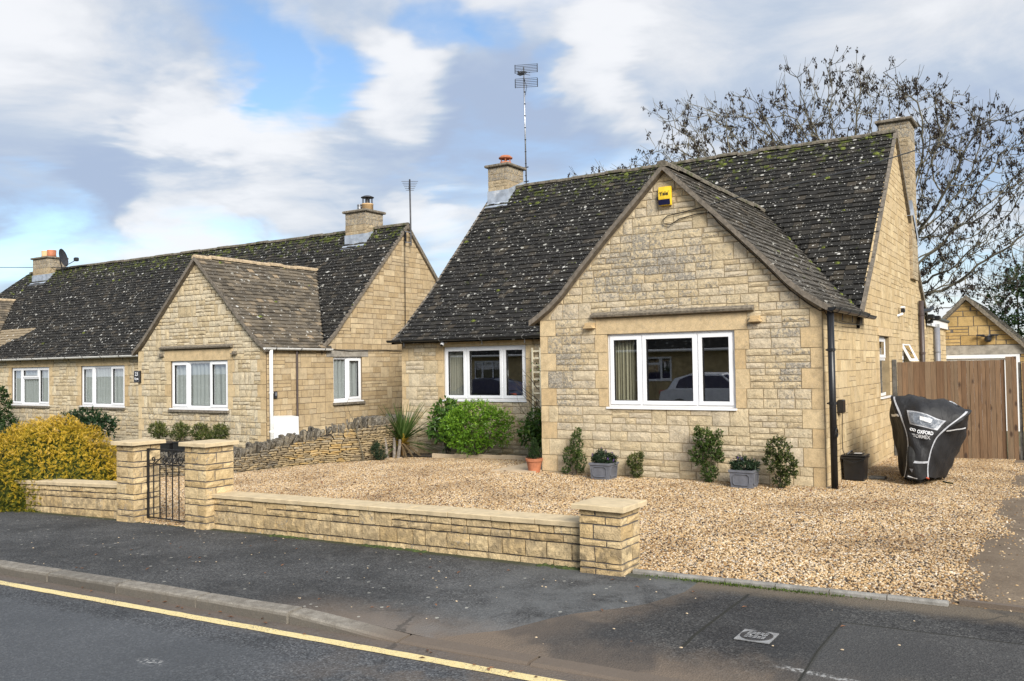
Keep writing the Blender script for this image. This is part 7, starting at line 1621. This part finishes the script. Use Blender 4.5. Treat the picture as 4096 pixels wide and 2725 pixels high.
# ------------------------------------------------------------------ across the street: seen in the window panes
O_ = thing('bungalow', (0, -21, -.3), 'dark roofed stone bungalow across the street, mirrored in the window panes', 'house')
fo = frame((16, -24.5, 0), (-1, 0, 0), (0, 1, 0)); m = MB(); ow = [(2.2, 3.9, .8, 1.9), (5.6, 6.5, -.1, 1.95), (7.3, 8.9, .85, 1.9), (9.9, 11.6, .85, 1.9), (13.5, 15.2, .85, 1.9), (17.2, 18.1, -.1, 1.95), (19.3, 21, .85, 1.9), (24, 25.7, .85, 1.9), (29, 30.7, .85, 1.9), (33, 33.9, -.1, 1.95), (36, 37.8, .85, 1.9), (41, 42.8, .85, 1.9), (46, 47.8, .85, 1.9)]
wall_panel(m, fo, lambda u: 2.25, 0, 52, -.6, ow); m.box(-36, 16, -31.5, -31.3, -.6, 2.2); m.box(-36, -35.8, -31.3, -24.73, -.6, 2.2); m.box(15.8, 16, -31.3, -24.73, -.6, 2.2)
M_OPP = plain('opposite_stone', (.40, .31, .16), .95, var=.25, scale=5, bmp=.6, bs=9); m.build('wall', M_OPP, O_)
for q in ow:
    if q[2] < 0:
        d = MB(); d.obox(fo, q[0], q[1], q[2], q[3], -.12, -.04); dd = d.build('door', M_UPVC, O_); d = MB(); d.obox(fo, q[0]+.25, q[1]-.25, .95, 1.75, -.039, -.032); d.build('pane', M_NAVY, dd)
    else: window(fo, O_, *q, [(.3, [(1, True)]), (.4, [(.3, True), (.7, False)]), (.3, [(1, True)])])
m = MB(); m.add([fo(-.3, 2.1, .3), fo(52.3, 2.1, .3), fo(52.3, 5.4, -3.4), fo(-.3, 5.4, -3.4), fo(52.3, 2.1, -7.1), fo(-.3, 2.1, -7.1)], [(0, 1, 2, 3), (3, 2, 4, 5)]); m.build('roof', M_ROOF, O_); m = MB(); m.tube([fo(-.3, 2.16, .36), fo(52.3, 2.16, .36)], .06, 6); m.build('gutter', M_WPAINT, O_)
def car(loc, rz, paint, label):
    """hatchback: body sides lofted across the width, separate glass, wheels and lamps"""
    t = thing('parked_car', (0, 0, 0), label, 'car', 'cars parked across the street')
    prof = [(-2.05, .35, .62), (-2.0, .35, .88), (-1.75, .3, 1.0), (-1.55, .3, 1.35), (-1.0, .3, 1.50), (.1, .3, 1.48), (.75, .3, 1.05), (1.6, .3, .92), (1.98, .32, .72), (2.05, .35, .55)]
    m = MB(); V = []
    for x, zb, zt in prof:
        cab = max(0, zt-1.0)
        for y_, z in ((-.80, zb), (-.88, zb+.25), (-.86, min(zt, .95)), (-.80+.35*cab, zt-.03), (0, zt+.03), (.80-.35*cab, zt-.03), (.86, min(zt, .95)), (.88, zb+.25), (.80, zb)): V.append((x, y_, z))
    n = len(prof); m.add(V, [(i*9+k, (i+1)*9+k, (i+1)*9+k+1, i*9+k+1) for i in range(n-1) for k in range(8)]+[tuple(range(9)), tuple((n-1)*9+k for k in range(8, -1, -1))]); m.build('body', paint, t, smooth=False)
    for s in (-1, 1):
        m = MB(); m.add([(-1.45, s*.85, 1.0), (.62, s*.85, 1.0), (.15, s*.715, 1.40), (-1.0, s*.70, 1.42), (-1.35, s*.76, 1.28)], [(0, 1, 2, 3, 4)]); m.build('side_window', M_NAVY, t)
        for x in (-1.3, 1.3):
            w = MB(); w.tube([(x, s*.70, .32), (x, s*.90, .32)], .32, 16); wo_ = w.build('wheel', M_TYRE, t); w = MB(); w.tube([(x, s*.895, .32), (x, s*.91, .32)], .2, 12); w.build('rim', M_STEEL, wo_)
        w = MB(); w.bbox(1.78, 2.02, s*.68-.16, s*.68+.16, .62, .76, .03); w.build('headlight', M_STEEL, t); w = MB(); w.bbox(-2.07, -1.9, s*.7-.12, s*.7+.12, .75, .92, .03); w.build('tail_light', M_REDDISH, t)
    m = MB(); m.add([(.18, -.62, 1.44), (.18, .62, 1.44), (.78, .72, 1.06), (.78, -.72, 1.06)], [(0, 1, 2, 3)]); m.build('windscreen', M_NAVY, t)
    m = MB(); m.add([(-1.57, -.62, 1.33), (-1.57, .62, 1.33), (-1.77, .7, 1.02), (-1.77, -.7, 1.02)], [(3, 2, 1, 0)]); m.build('rear_window', M_NAVY, t)
    t.location = loc; t.rotation_euler.z = rz; return t
M_CARW = plain('white_car_paint', (.75, .76, .77), .2, var=.02); M_CARB = plain('blue_car_paint', (.02, .028, .06), .15, var=.05)
car((-3.2, -17.5, -.25), 0, M_CARW, 'white hatchback parked across the street, mirrored in the gable window'); car((-13.6, -13.4, -.4), math.pi, M_CARB, 'dark blue car parked across the street, mirrored in the recessed window')
sheet('pavement', lin(-30, 30, 30), [-16, -13.25], lambda x, y: road_z(x)+.05, M_PAVE)
